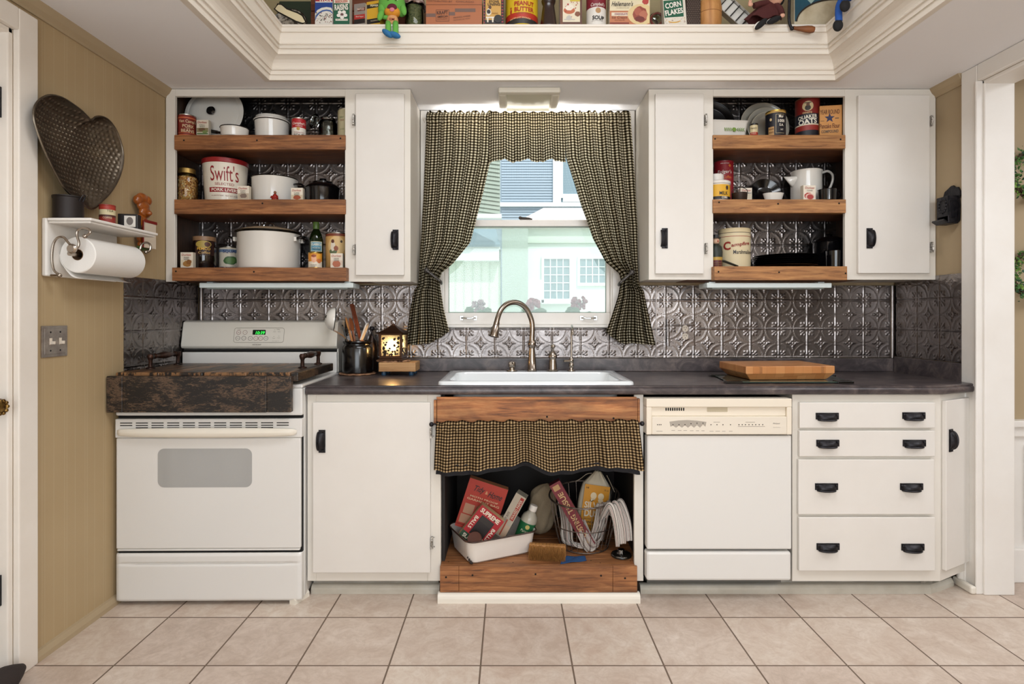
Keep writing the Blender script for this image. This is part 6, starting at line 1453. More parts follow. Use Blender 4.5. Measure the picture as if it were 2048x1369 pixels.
mug('black enamel mug at the right end of the bottom right shelf', 1653, 1686, 500, zR3, 2.808, a=R(60))
kp, r, h = pot('black_kettle_pot', 'round black enamel pot with lid behind the mug, bottom right shelf', 'pot', 1628, 1689, 482, zR3, 2.935, BLACKEN, BLACKEN)
MB().lathe([(r - .002, h + .002), (r + .001, h + .004), (r - .01, h + .016), (r - .035, h + .026), (.014, h + .030), (.012, h + .036), (.015, h + .041), (0, h + .044)], (0, 0, 0), 36).build('lid', BLACKEN, kp)
# ================================================================ LEFT WALL: SHELF, TOWELS, HEART PAN
xs = X(182, 2.02)
zs_ = 1.545; sy0, sy1 = 2.02, 2.405
ws = thing('display_shelf', 'small white wall shelf with paper towel holder on the left wall', 'shelf', (XL, 2.21, zs_))
mb = MB(); mb.box(XL + .0205, xs, sy0, sy1, zs_ - .010, zs_); mb.box(XL + .0205, xs - .008, sy0 + .008, sy1 - .008, zs_ - .018, zs_ - .010); mb.build('top_board', JAMBW, ws, world=True, bevel=.003)
mb = MB(); mb.box(XL + .001, XL + .020, sy0, sy1 - .02, 1.34, zs_); mb.build('back_board', JAMBW, ws, world=True, bevel=.005)
# towel roll
rx_, rz_ = X(153, 2.07), Z(509.5, 2.07)
tr = thing('paper_towel_roll', 'white paper towel roll hanging under the wall shelf', 'paper towels', (rx_, 2.2, rz_))
PAPER = mat('paper_towel', '#e9e6e1', .9, bmp=(240, .25, .001))
My = Matrix.Translation((rx_, 2.075, rz_)) @ Matrix.Rotation(R(-90), 4, 'X')
mb = MB(); L_ = .285; r_ = .0655
mb.lathe([(.0205, 0), (r_ - .003, 0), (r_, .003), (r_, L_ - .003), (r_ - .003, L_), (.0205, L_), (.0205, 0)], (0, 0, 0), 48, 0, My); mb.build('roll', PAPER, tr, world=True)
mb = MB(); mb.lathe([(.0203, -.001), (.0203, L_ + .001), (.0188, L_ + .001), (.0188, -.001), (.0203, -.001)], (0, 0, 0), 28, 0, My); mb.build('cardboard_core', mat('cardboard', '#7d6148', .8), tr, world=True)
def flapf(u, v):
    a = R(200 + 60 * v) if v < .5 else R(230); 
    if v < .5: return (rx_ + (r_ + .001) * math.cos(R(178 + 84 * v)), 2.076 + (L_ - .002) * u, rz_ + (r_ + .001) * math.sin(R(178 + 84 * v)))
    t = (v - .5) * 2; a = R(220)
    return (rx_ + (r_ + .001) * math.cos(a) + .058 * t, 2.076 + (L_ - .002) * u - .004 * t, rz_ + (r_ + .001) * math.sin(a) - .042 * t + .012 * math.sin(PI * t) * -1)
mb = MB(); mb.grid(flapf, 12, 16); mb.build('loose_sheet', PAPER, tr, world=True, solid=.0012)
th = thing('paper_towel_holder', 'curled nickel paper towel holder fixed under the wall shelf', 'towel holder', (XL + .05, 2.2, 1.36))
for (yy, s) in ((2.032, -1), (2.376, 1)):
    yk = yy
    P = lambda px, py: (X(px, yk), yk, Z(py, yk))
    if s < 0:
        mb = MB(); mb.tube(spline([(XL + .0255, yk, Z(551, yk)), P(118, 550), P(108, 541), P(104, 520), P(106, 492), P(114, 477), P(127, 475), P(137, 486), P(145, 496)], 6), .0042, 8); mb.tube(spline([P(145, 498), P(153, 498), P(158, 488), P(154, 470), P(156, 461), P(165, 457), P(176, 458), P(181, 464), P(177, 469), P(170, 472)], 6), .0042, 8); mb.sphere(P(170, 473), .008, 0, 12, 8); mb.sphere(P(119, 551), .008, 0, 12, 8); mb.build('scroll_bracket', NICKEL, th, world=True)
        mb = MB(); mb.lathe([(0, 0), (.017, 0), (.018, .004), (.012, .010), (0, .011)], (0, 0, 0), 20, 0, Matrix.Translation(P(145, 498)) @ Matrix.Rotation(R(90), 4, 'X')); mb.build('end_cap', NICKEL, th, world=True)
    else:
        mb = MB(); q = lambda dx, dz: (rx_ + dx, yk, rz_ + dz)
        mb.tube(spline([(XL + .0255, yk, 1.37), q(-.02, -.06), q(-.045, -.05), q(-.052, 0), q(-.04, .045), q(-.01, .03), q(.01, .0), q(.022, .005), q(.03, .045), q(.04, .075), q(.06, .082), q(.075, .07), q(.072, .05), q(.058, .045)], 6), .0042, 8); mb.sphere(q(.056, .043), .008, 0, 12, 8); mb.build('scroll_bracket', NICKEL, th, world=True)
mb = MB(); mb.tube([(rx_, 2.036, rz_), (rx_, 2.376, rz_)], .008, 12); mb.build('rod', NICKEL, th, world=True)
# hammered heart pan standing on the shelf and leaning on the wall
hp = [(175,200),(178,150),(200,115),(235,95),(270,93),(310,105),(350,130),(390,160),(420,190),(437,207),(455,192),(485,190),(515,205),(545,245),(567,300),(578,350),(577,400),(565,450),(545,495),(515,540),(480,575),(435,612),(390,590),(350,558),(310,520),(280,470),(245,400),(215,330),(190,260)]
out = []
for a, b in hp:
    px, py = a / 2.281, 150 + b / 2.281
    xx = XL + .075
    Yp_ = xx * F / (px - CX); out.append((Yp_, Z(py, Yp_)))
zmin = min(p[1] for p in out); dz = zs_ + .001 - zmin
hc = (sum(p[0] for p in out) / len(out), sum(p[1] for p in out) / len(out) + .02)
so2 = [Vector((a, b, 0)) for a, b in out]
# densify outline
dn = []
for i in range(len(so2)):
    p0, p1, p2, p3 = so2[i - 1], so2[i], so2[(i + 1) % len(so2)], so2[(i + 2) % len(so2)]
    for k in range(10):
        t = k / 10; dn.append(.5 * ((2*p1) + (-p0+p2)*t + (2*p0-5*p1+4*p2-p3)*t*t + (-p0+3*p1-3*p2+p3)*t**3))
nO = len(dn); NR = 100; vs = []
rnd = random.Random(4)
def heart_x(Yv, Zv, s): 
    d = 1 - s ** 3.2
    base = .066 - .055 * d - (Zv - zs_) * .02
    return XL + max(.006, base)
def dimple(Yv, Zv):
    g = .0165; row = math.floor(Zv / g); oy = (row % 2) * .5
    fy = (Yv / g + oy) % 1 - .5; fz = (Zv / g) % 1 - .5
    return .0042 * math.exp(-((fy * fy + fz * fz) / .045))
for j in range(NR + 1):
    s = j / NR
    for p in dn:
        Yv = hc[0] + (p.x - hc[0]) * s; Zv = hc[1] + (p.y - hc[1]) * s
        x_ = heart_x(Yv, Zv, s) + (dimple(Yv, Zv) if s < .97 else 0)
        vs.append((x_, Yv, Zv))
fs = [(j * nO + i, j * nO + (i + 1) % nO, (j + 1) * nO + (i + 1) % nO, (j + 1) * nO + i) for j in range(NR) for i in range(nO)]
def copper():
    m, nt, nd, lk, b = base_mat('hammered_bronze')
    n1 = noise(nt, coords(nt), 7, 5); n2 = noise(nt, coords(nt), 60, 4)
    lk.new(mixc(nt, n2, ramp(nt, n1, [(.3, '#5f564b'), (.55, '#857a6c'), (.75, '#a5977f')]), '#50473d'), b.inputs['Base Color']); b.inputs['Metallic'].default_value = 1; b.inputs['Roughness'].default_value = .36
    return m
HB = copper()
hpn = thing('heart_pan', 'hammered bronze heart-shaped pan leaning on the left wall', 'pan', (XL + .06, hc[0], zs_))
mb = MB(); mb.add(vs, fs, 0, True); mb.build('bowl', HB, hpn, world=True, solid=.0015)
mb = MB(); mb.tube([(heart_x(p.x, p.y, 1), p.x, p.y) for p in dn], .0035, 6, 0, True); mb.build('rim', HB, hpn, world=True)
# small things on the wall shelf
def onshelf(px, Y): return X(px, Y)
Y = 2.075; cx = X(137, Y); r = .046; h = Z(394, Y) - zs_
ip = MB().lathe([(0, 0), (r - .004, 0), (r, .004), (r, h - .006), (r + .003, h - .004), (r + .003, h), (r - .002, h), (r - .003, .006), (0, .005)], (0, 0, 0), 30).build('iron_pot', mat('dull_black_tin', '#241d1b', .5, .4), loc=(cx, Y, zs_), label='small dark tin pot on the wall shelf by the heart pan', cat='pot')
mb = MB()
for s in (-1, 1): mb.tube(spline([(s * r, -.008, h - .016), (s * (r + .010), -.006, h + .004), (s * (r + .010), .006, h + .004), (s * r, .008, h - .016)], 4), .0018, 6)
mb.build('ear_loops', BLACKIRON, ip)
Y = 2.225; cx = X(215, Y); r = 14.5 * Y / F
can('round_tin', 'round red and cream tin on the wall shelf', 'tin', 200.5, 229, 409, zs_, Y, [(0, .4, '#8c2a20'), (.4, .52, '#4a2018'), (.52, .8, '#c9bb94'), (.8, 1, '#9c3022')], metal=mat('red_tin_rim', '#8c2a20', .35), text=[('TEA', 219, 421, 12, 4, '#4a4a2a'), ('COFFEE', 214, 435, 16, 4, '#d9c9a8')])
Y = 2.28
fb = MB().box(-.036, .036, -.018, .018, 0, .062).build('keepsake_box', mat('black_box', '#1a1716', .4), loc=(X(249, Y) , Y + .03, zs_), rot=(0, 0, R(14)), bevel=.003, label='small black keepsake box with a tiny picture on the wall shelf', cat='box')
mb = MB(); mb.box(-.012, .028, -.0195, -.0181, .010, .054); mb.build('picture_mount', ink('#d9d4ca'), fb)
mb = MB(); mb.prism(ellipse(.012, .016, 16, .008, .033), -.0202, -.0196, 'XZ'); mb.prism(ellipse(.006, .007, 12, .009, .038), -.0206, -.0203, 'XZ'); mb.build('picture', ink('#6d655f'), fb)
MB().lathe([(0, 0), (.017, 0), (.017, .024), (.015, .026), (0, .026)], (0, 0, 0), 20).build('pill_tin', mat('black_box', '#1a1716', .4), loc=(X(238, 2.33) - .02, 2.385, zs_), label='little round black tin behind the keepsake box', cat='tin')
# orange chef plaque on the wall: relief of a cook holding a notepad
OR = mat('orange_glazed_plaque', '#a95a17', .28, coat=.4, mottle=(18, '#7d3d10', .4))
def W(px, py, d=0.0):
    xx = XL + .02 + d; Yp_ = xx * F / (px - CX); return (xx, Yp_, Z(py, Yp_))
cq = thing('chef_plaque', 'orange glazed cook wall plaque holding a white notepad', 'plaque', W(290, 490))
mb = MB()
for (px, py, rr, rz2, d) in ((284, 398, .035, .026, .004), (276, 400, .022, .022, .006), (294, 402, .024, .022, .006), (287, 413, .038, .024, .012), (290, 425, .034, .028, .016), (296, 427, .012, .012, .034), (284, 446, .036, .040, .010), (277, 443, .020, .032, .016), (284, 470, .034, .040, .008), (287, 490, .034, .02, .008)):
    c_ = W(px, py, d); mb.sphere(c_, (.018, rr, rz2), 0, 18, 12)
mb.build('figure', OR, cq, world=True)
mb = MB(); p0 = W(291, 443, .046); p1 = W(312, 499, .046)
mb.box(XL + .060, XL + .066, p0[1], p1[1], p1[2], p0[2]); pad = mb.build('notepad', ink('#d8cbb8'), cq, world=True)
mb = MB(); mb.box(XL + .0645, XL + .068, p0[1] - .004, p1[1] + .006, p0[2] - .004, p0[2] + .008); mb.box(XL + .056, XL + .0598, p0[1] - .004, p1[1] + .006, p1[2], p0[2] + .004); mb.build('pad_backing', ink('#7d1f1a'), cq, world=True)
mb = MB(); c_ = W(287, 497, .006); mb.sphere(c_, (.014, .045, .012), 0, 16, 8); mb.build('green_base', ink('#3f5a2a'), cq, world=True)
# light switch plate
sp2 = thing('switch_plate', 'antiqued tin double light switch plate on the left wall', 'light switch', (XL, X(0, 1) * 0 + 2.075, Z(686, 2.075)))
ya, yb3 = 2.018, 2.134; za, zb2 = 1.052, 1.164
mb = MB(); mb.box(XL + .0005, XL + .006, ya, yb3, za, zb2); mb.box(XL + .005, XL + .0075, ya + .01, yb3 - .01, za + .01, zb2 - .01); mb.build('plate', mat('antique_tin_plate', '#b8b0a8', .4, .7, mottle=(30, '#8d837c', .5)), sp2, world=True, bevel=.003)
for yy in (2.054, 2.098):
    mb = MB(); mb.box(XL + .0076, XL + .009, yy - .006, yy + .006, 1.096, 1.120); mb.box(XL + .009, XL + .022, yy - .004, yy + .004, 1.098, 1.109); mb.build('toggle', IVORY, sp2, world=True, bevel=.0015)
    for zz in (1.075, 1.141): MB().sphere((XL + .0076, yy, zz), (.0015, .0035, .0035), 0, 10, 6).build('screw', BLACKIRON, sp2, world=True)
# cast-iron match holder on the right wall
mx = thing('match_holder', 'black cast-iron match holder on the right wall by the upper cabinet', 'match holder', (XR, 2.66, 1.62))
def V(px, py, d): 
    xx = XR - d; Yp_ = xx * F / (px - CX); return (xx, Yp_, Z(py, Yp_))
q0 = V(1912, 390, .008)
mb = MB(); yb0, yb1 = 2.60, 2.72; zt_, zb4 = 1.775, 1.60
pts = []
ol = [(1888, 391), (1890, 384), (1896, 379), (1903, 372), (1907, 371), (1911, 374), (1917, 374), (1921, 382), (1921, 390), (1919, 398), (1920, 410), (1919.5, 425), (1919, 440), (1916, 445), (1905, 449), (1898, 446), (1893, 450), (1889, 446), (1886, 400)]
poly = []
for px, py in ol:
    Yp_ = (XR - .006) * F / (px - CX); poly.append((Yp_, Z(py, Yp_)))
mb.prism(poly, XR - .009, XR - .0008, 'YZ'); mb.build('back_plate', BLACKIRON, mx, world=True, bevel=.002)
ybk0, ybk1 = 2.585, 2.69
yA, yB = 2.60, 2.673; zA, zB = Z(445, 2.6), Z(391, 2.6); xF = X(1873.3, 2.68)
xF = XR - .054
mb = MB(); mb.box(xF, XR - .0092, yA, yA + .004, zA, zB); mb.box(xF, XR - .0092, yB - .004, yB, zA, zB); mb.box(xF, xF + .004, yA, yB, zA + .03, zB); mb.box(xF - .002, XR - .0092, yA, yB, zA - .004, zA)
mb.build('box', BLACKIRON, mx, world=True, bevel=.0015)
mb = MB()
for k in range(12):
    a = 2 * PI * k / 12; mb.sphere((xF - .001, (yA + yB) / 2 + .022 * math.cos(a), (zA + zB) / 2 + .02 + .03 * math.sin(a)), (.004, .007, .008), 0, 8, 6)
for k in range(6): mb.tube([(XR - .012 - .007 * k, yA - .001, zA + .02), (XR - .014 - .007 * k, yA - .001, zB - .02)], .003, 5)
mb.build('fretwork', BLACKIRON, mx, world=True)
mb = MB(); mb.prism([(xF - .023, zA + .010), (xF + .0, zA - .004), (xF, zA + .002), (xF - .020, zA + .016)], yA, yB, 'XZ'); mb.build('tray_lip', BLACKIRON, mx, world=True)
# ================================================================ COLLECTION ON THE LEDGE ABOVE THE WINDOW
zg = ZL + .0004
LY = 2.565
GL = 'old packages on the ceiling ledge'
sk_ = MB().lathe([(0, 0), (.05, .0), (.062, .03), (.058, .09), (.04, .13), (.022, .15), (.03, .17), (0, .172)], (0, 0, 0), 22).build('cloth_bag', mat('yellow_cotton', '#d8b877', .85, bmp=(90, .4, .003)), loc=(X(516, 2.66), 2.66, zg), label='yellowish cloth bag in the left corner of the ceiling ledge', cat='bag')
MB().box(-.1, .1, 0, .012, 0, .26).build('green_tray', mat('dark_green_tin', '#2f3b2b', .45), loc=(X(588, 2.75), 2.78, zg), rot=(R(-8), 0, 0), bevel=.006, label='dark green tray leaning behind the mottled enamel dish on the ledge', cat='tray')
cb = thing('wooden_crate', 'reddish-brown wooden crate standing behind the raisin box on the ledge', 'crate', (X(702, 2.72), 2.76, zg))
x0, x1 = X(620, 2.70), X(845, 2.70)
for k in range(3): 
    mb = MB(); mb.box(x0, x1, 2.71, 2.722, zg + .002 + k * .075, zg + .074 + k * .075); mb.build('slat', wood('crate_wood', '#8a4f30', '#70391f', '#4d2412', 'X', 24, .3), cb, world=True, bevel=.002)
for xx in (x0, x1 - .015): 
    mb = MB(); mb.box(xx, xx + .015, 2.7225, 2.83, zg, zg + .225); mb.build('end_board', MATS['crate_wood'], cb, world=True)
leaning_pan('enamel_dish', 'round mottled grey enamel dish at the left of the ledge', 'dish', 579, .083, zg - .0, 2.70, mat('mottled_graniteware', '#b7aea0', .25, mottle=(70, '#3a332c', .18), coat=.3), BLACKRIM, .02, None, 78, .8)
dp = thing('enamel_scoop', 'cream enamel scoop handle with black edge lying on the ledge', 'scoop', (X(580, 2.57), 2.57, zg))
Md = Matrix.Translation((X(552, 2.56), 2.56, Z(14, 2.56))) @ Matrix.Rotation(R(25), 4, 'Y')
L_ = .150
pl_ = [(0, -.012), (.02, -.018), (.11, -.022), (L_ - .01, -.018), (L_, -.005), (.125, .014), (.10, .016), (.05, .012), (.02, .020), (.004, .014)]
mb = MB(); mb.prism(pl_, -.004, .004, 'XZ', 0, Md); mb.build('handle', mat('cream_enamel', '#d9cba6', .3, coat=.3), dp, world=True, bevel=.003)
mb = MB(); mb.tube([tuple(Md @ Vector((a, -.003, b))) for a, b in pl_], .0035, 6, 0, True); mb.build('edge', BLACKRIM, dp, world=True)
mb = MB(); mb.lathe([(0, 0), (.045, 0), (.047, .012), (.04, .02), (0, .02)], (X(590, 2.63), 2.632, zg), 20); mb.build('base', BLACKRIM, dp, world=True)
def specks(n, a, b, c, d, cols, seed, smin=.6, smax=1.4):
    rnd = random.Random(seed); return [('e', x - s, x + s, y - s * .7, y + s * .7, cols[i % len(cols)]) for i in range(n) for x, y, s in [(rnd.uniform(a, b), rnd.uniform(c, d), rnd.uniform(smin, smax))]]
carton('rice_box', 'blue and white rice box with a bowl picture beside the raisin box', 'food box', 630, 665, -45, zg, LY, .05, '#1f3f86', '#d8d4cc', [('WON', 650, 0, 24, 8, '#ece8e0', {'bold': .02})], [('r', 631, 666, -45, 3, '#a82a30'), ('r', 631, 666, 3, 5, '#e4e0d6'), ('e', 622, 684, 14, 80, '#d9d4c8'), ('e', 626, 680, 19, 80, '#3a5a96'), ('e', 629, 677, 22, 80, '#d9d4ca')] + specks(46, 633, 664, 25, 46, ('#3a332c', '#8d3a32', '#6d675e'), 3, .5, 1.0), GL)
carton('raisin_box', 'green and white raisin box with a flower on the ledge', 'food box', 667.5, 699, -30, zg, LY, .045, '#1c5a40', '#d8d2c4', [('SEEDLESS', 683, 3.2, 25, 5, '#c0503a', {'bold': .02, 'tilt': .06}), ('RAISINS', 683, 15, 27, 12, '#e9e4d8', {'bold': .03, 'tilt': .06}), ('NET WT 15 OZ', 684, 39.5, 22, 2, '#1c5a40')], [('r', 667.5, 699, -1, 6.5, '#e2dccf'), ('r', 671, 695.5, 37.5, 41.5, '#e2dccf')] + [('e', 684 + 7 * math.cos(a) - 4, 684 + 7 * math.cos(a) + 4, 29 + 5.5 * math.sin(a) - 3.4, 29 + 5.5 * math.sin(a) + 3.4, '#e6e2da') for a in (.3, 1.55, 2.8, 4.05, 5.3)] + [('e', 681, 687, 26.5, 31.5, '#6d4a4a')], GL)
carton('spice_canister', 'small grey and red spice tin on the ledge beside the raisin box', 'spice tin', 709, 733, 7, zg, LY + .01, .035, '#8a817a', '#b5aa9a', [('HATCO', 724, 19, 15, 4.5, '#e6d8c8', {'bold': .02, 'tilt': -.08}), ('Black Pepper', 722, 34, 17, 3.4, '#e9d9c9', {'tilt': -.08})], [('r', 716.5, 733, 15.5, 22, '#6b2a22'), ('r', 709, 733, 29, 38, '#a8302a'), ('r', 709, 733, 38, 47, '#231c1a')], GL, rz=R(-14))
carton('pepper_tin', 'yellow and black pepper tin beside the green plush frog', 'spice tin', 734, 764, 2, zg, LY + .012, .04, '#d0a22c', '#b58a28', [('PEPPER', 752, 12, 18, 4, '#e8dcb4', {'bold': .02, 'tilt': -.12}), ('McCORMICK', 752, 42, 16, 2.6, '#cfc0a0')], [('r', 734, 764, 8, 15.5, '#1d1a18'), ('r', 734, 764, 37, 47, '#1d1a18')], GL, rz=R(-16))
# plush frog with dangling legs
G1, G2 = mat('green_plush', '#63a845', .85, bmp=(220, .4, .002)), mat('orange_felt', '#d8902c', .85)
fx = 785; fY = 2.545
frog = thing('plush_frog', 'green plush frog in blue shoes sitting on the ledge edge', 'plush toy', (X(fx, fY), fY + .01, zg))
def Fp(px, py, d=0.0): return (X(px, fY + d), fY + d, Z(py, fY + d))
def blob(parent, name, m, items):
    mb = MB()
    for (c, r, *rt) in items:
        M = Matrix.Translation(c) @ (Matrix.Rotation(rt[0], 4, 'Y') if rt else Matrix.Identity(4)); mb.sphere((0, 0, 0), r, 0, 20, 12, M)
    return mb.build(name, m, parent, world=True)
body = blob(frog, 'body', mat('tan_shirt', '#cf9a66', .85), [(Fp(785, 42, .012), (.026, .022, .030))])
mb = MB(); add_text(mb, 'EM', (0, 0), .022, .010, bold=.02); lt_ = mb.build('lettering', ink('#8a2a20'), body); lt_.location = Vector(Fp(784, 38, -.0125)) - WOFF[body.name]
blob(frog, 'head', G1, [(Fp(784, 10, .03), (.060, .045, .058)), (Fp(766, 20, .02), (.022, .024, .03)), (Fp(803, 20, .02), (.022, .024, .03))])
blob(frog, 'jaw', G2, [(Fp(785, 25, .010), (.037, .03, .022))])
blob(frog, 'mouth', mat('maroon_felt', '#5a1428', .85), [(Fp(784, 15, -.013), (.022, .008, .017))])
blob(frog, 'tongue', mat('pink_felt', '#d07a8a', .85), [(Fp(784, 19, -.020), (.011, .004, .009))])
for s in (-1, 1): 
    ey = blob(frog, 'eye', mat('white_felt', '#e8e4dc', .8), [(Fp(784 + s * 9, -4, -.006), (.012, .010, .013))]); blob(ey, 'pupil', BLACKRIM, [(Fp(784 + s * 8, -2, -.017), (.005, .004, .006))])
blob(frog, 'hair', mat('orange_yarn', '#c8602c', .9), [(Fp(770, -14, .03), (.03, .04, .03)), (Fp(798, -8, .035), (.022, .04, .035))])
for (px, py, a) in ((761, 31, R(20)), (807, 20, R(-15))):
    h_ = blob(frog, 'arm', G1, [(Fp(px, py, -.004), (.013, .010, .024), a), (Fp((px + 784) / 2, py + 4, .01), (.02, .010, .010))])
for (px, a) in ((776.5, 0), (791, 0)):
    mb = MB(); mb.tube(spline([Fp(px, 46, .012), Fp(px, 50, -.020), Fp(px, 62, -.030), Fp(px - 1, 69, -.032)], 5), .0125, 12); mb.build('leg', G1, frog, world=True)
for (px, py, a) in ((775, 67, R(35)), (789, 70, R(18))): blob(frog, 'shoe', mat('blue_plush', '#2a6a9c', .85), [(Fp(px, py, -.036), (.028, .016, .0125), a)])
hj = MB().lathe([(0, .001), (.040, 0), (.043, .006), (.043, .13), (.038, .145), (.038, .155)], (0, 0, 0), 30).build('herb_jar', CLEAR, loc=(X(829, 2.64), 2.64, zg), label='glass jar of dried herbs with cloth cover right of the plush frog', cat='jar')
k_ = MB().lathe([(0, .012), (.040, .012), (.0415, .02), (.0415, .125), (0, .128)], (0, 0, 0), 26).build('dried_herbs', mat('dried_herbs', '#7d7a4f', .9, mottle=(120, '#3f4a2c', .3), bmp=(150, .8, .004)), hj); k_['kind'] = 'stuff'
mb = MB(); mb.grid(lambda u, v: ((.006 + .050 * v) * math.cos(2 * PI * u), (.006 + .050 * v) * math.sin(2 * PI * u), .158 - .06 * max(0, v - .75) * 2 + .004 * math.sin(14 * PI * u) * v), 60, 8); mb.build('cloth_cover', mat('checked_cloth_pink', '#b9a49a', .9, mottle=(80, '#5a3a34', .2)), hj, solid=.001)
# wooden cheese box
cbx = carton('cheese_box', 'long wooden cheese box with stamped lettering on the ledge', 'wooden box', 852, 964, -4, zg, LY, .09, '#a8643c', '#7d4526', [('KRAFT', 885, 25.5, 22, 7, '#4a2a1c', {'bold': .02, 'tilt': .06}), ('AMERICAN', 885, 33.5, 21, 4.2, '#4a2a1c', {'bold': .02, 'tilt': .06}), ('PASTEURIZED', 885, 38.6, 21, 2, '#4a2a1c', {'tilt': .06}), ('PROCESS CHEESE', 924, 34, 34, 2.6, '#5a3a2a', {'tilt': .12}), ('FIVE POUNDS NET WEIGHT', 924, 39, 34, 2, '#5a3a2a', {'tilt': .12}), ('DISTRIBUTED BY', 880, 3, 50, 3, '#5e3a28', {'tilt': -.03}), ('CHICAGO', 930, 4, 36, 3, '#5e3a28', {'tilt': -.03})],
    [('r', 852, 871, 27, 34, '#6d5348'), ('r', 898, 910, 24, 31, '#6d5348'), ('r', 910, 951, 17, 24, '#6d5348'), ('r', 872.2, 898, 19.5, 20.1, '#4a2a1c'), ('r', 872.2, 898, 42, 42.6, '#4a2a1c'), ('r', 871.8, 872.5, 19.5, 42.6, '#4a2a1c'), ('r', 897.6, 898.3, 19.5, 42.6, '#4a2a1c'), ('r', 852, 964, 9, 9.6, '#5a3320')])
carton('stove_lining_box', 'black and red box of stove lining with a kneeling worker picture', 'box', 967, 1008, -30, zg, LY, .045, '#c89a4c', '#3a1a18', [('STOVE', 988, 3.8, 20, 5, '#2e2018', {'bold': .02}), ('LINING', 988, 9.3, 25, 5, '#2e2018', {'bold': .02}), ('FOR ANY', 996, 37, 9, 2.4, '#d8cdb4'), ('STOVE', 996, 41.5, 9, 2.4, '#d8cdb4')],
    [('r', 967, 971, -30, 48, '#1b1514'), ('r', 1002, 1008, -30, 48, '#1b1514'), ('r', 971, 1002, 40, 48, '#1b1514')] + [('e', 968.3 - 1.6, 968.3 + 1.6, y - 1.8, y + 1.8, '#8e3038') for y in range(3, 46, 6)] + [('e', 1004.8 - 1.8, 1004.8 + 1.8, y - 1.8, y + 1.8, '#8e3038') for y in range(2, 46, 6)] + [('b', 972, 983, 17, 33, '#e0d6c6'), ('b', 973, 982, 19, 29, '#2a2220'), ('e', 977, 983, 12, 18, '#5a3a2a'), ('r', 972, 989, 34, 37, '#e0d6c6'), ('r', 974, 977, 37, 45, '#e0d6c6'), ('r', 984, 987, 37, 45, '#e0d6c6'), ('r', 984, 996, 25.5, 27.5, '#b08440'), ('e', 988, 1004, 30, 46, '#1b1514')], GL)
pb = can('peanut_butter_pail', 'yellow and red peanut butter pail in the middle of the ledge', 'pail', 1011, 1076, -60, zg, 2.61, [(0, .09, '#2a2622'), (.09, .2, '#b0301c'), (.2, 1, '#d8b422')], metal=mat('yellow_rim', '#c9a824', .35), text=[('PEANUT', 1049, 6, 42, 9, '#a8341c', {'bold': .03}), ('BUTTER', 1049, 17.5, 42, 9, '#a8341c', {'bold': .03}), ('NET WT 12 OZ', 1047, 26, 28, 3, '#8a6a1c'), ('SALTED JUST ENOUGH', 1040, 37, 44, 3.6, '#e6cf9a', {'arc': .004})], art=[('b', 1017, 1023, 14, 26, '#a8341c'), ('e', 1018, 1022, 11, 15, '#a8341c')])
pmz = MB().lathe([(0, 0), (.040, 0), (.041, .004), (.038, .012), (.030, .075), (.025, .105), (.030, .115), (.032, .125), (.026, .135), (.028, .16), (.034, .18), (.028, .205), (0, .215)], (0, 0, 0), 34).build('pepper_mill', mat('dark_walnut', '#2a1712', .25, coat=.3), loc=(X(1097, 2.58), 2.58, zg), label='dark turned wooden pepper mill on the ledge beside the yellow pail', cat='pepper mill')
MB().tube([(.0385 * math.cos(t * PI / 14), .0385 * math.sin(t * PI / 14), .006) for t in range(28)], .0018, 6, 0, True).build('base_ring', STEEL, pmz)
itb = carton('wafer_box', 'cream box with ice cream sundae pictures on the ledge', 'food box', 1119.5, 1164, -50, zg, LY, .05, '#5a3423', '#cfc9bc', (), [('r', 1121, 1126, -50, 48, '#6d4028'), ('r', 1125.5, 1160, -50, 44, '#ddd2b8'), ('e', 1127, 1150, 14, 28, '#b8623c'), ('b', 1129, 1148, 7, 22, '#e6dccb'), ('e', 1134, 1138, 7, 11, '#a8342c'), ('b', 1132, 1144, 30, 42, '#b9b4ac'), ('r', 1128, 1150, 38, 40, '#b9b4ac'), ('b', 1149, 1161, 22, 34, '#7d4a30'), ('r', 1140, 1160, -4, 3, '#c9b23c')] + specks(16, 1128, 1158, 4, 36, ('#c8a08c', '#b04a3c'), 9), GL)
can('soup_can', 'dark red and white soup can standing on the ceiling ledge', 'food can', 1172.5, 1212, -22, zg, 2.60, [(0, .5, '#ddd8d0'), (.5, 1, '#7c1a2a')], art=[('e', 1191, 1202, 15, 26, '#b0865a')], text=[('Campbell\'s', 1196, 9, 30, 9, '#e8e2d8', {'slant': .2}), ('CONDENSED', 1194, 14.5, 16, 1.6, '#e8e2d8'), ('SOUP', 1197, 35, 25, 8, '#1f1b1a', {'bold': .03, 'tilt': -.05}), ('OLD FASHIONED', 1195, 41, 24, 1.6, '#4a4442')])
carton('ice_cream_carton', 'brown and cream chocolate ice cream carton on the ledge', 'food box', 1219.5, 1299.5, -30, zg, LY, .07, '#b8724c', '#d8cbb4', [('Heilemann\'s', 1245, 8, 42, 10, '#2a1f1c', {'slant': .25, 'bold': .01}), ('THE CREAM OF THE CROP', 1245, 16.3, 26, 1.6, '#6d5a4c'), ('CHOCOLATE', 1242, 28.5, 26, 3.4, '#8a3a5a', {'bold': .02}), ('Ice Cream', 1239, 35, 30, 5.4, '#6d3420', {'slant': .2}), ('HALF GALLON', 1239, 40.5, 20, 1.8, '#6d3420')],
    [('r', 1219.5, 1299.5, -30, 21.5, '#ddd0ae'), ('r', 1223, 1262, 25, 32, '#ddd0ba'), ('e', 1255, 1310, 8, 50, '#d8c08c'), ('b', 1263, 1298, 12, 46, '#8e4230'), ('b', 1267, 1284, 14, 32, '#a65a44'), ('b', 1278, 1296, 20, 40, '#b06a50'), ('b', 1268, 1290, 32, 44, '#6d2a20'), ('b', 1284, 1298, -4, 10, '#b04038'), ('r', 1219.5, 1258, 45, 48, '#7d3020')], GL)
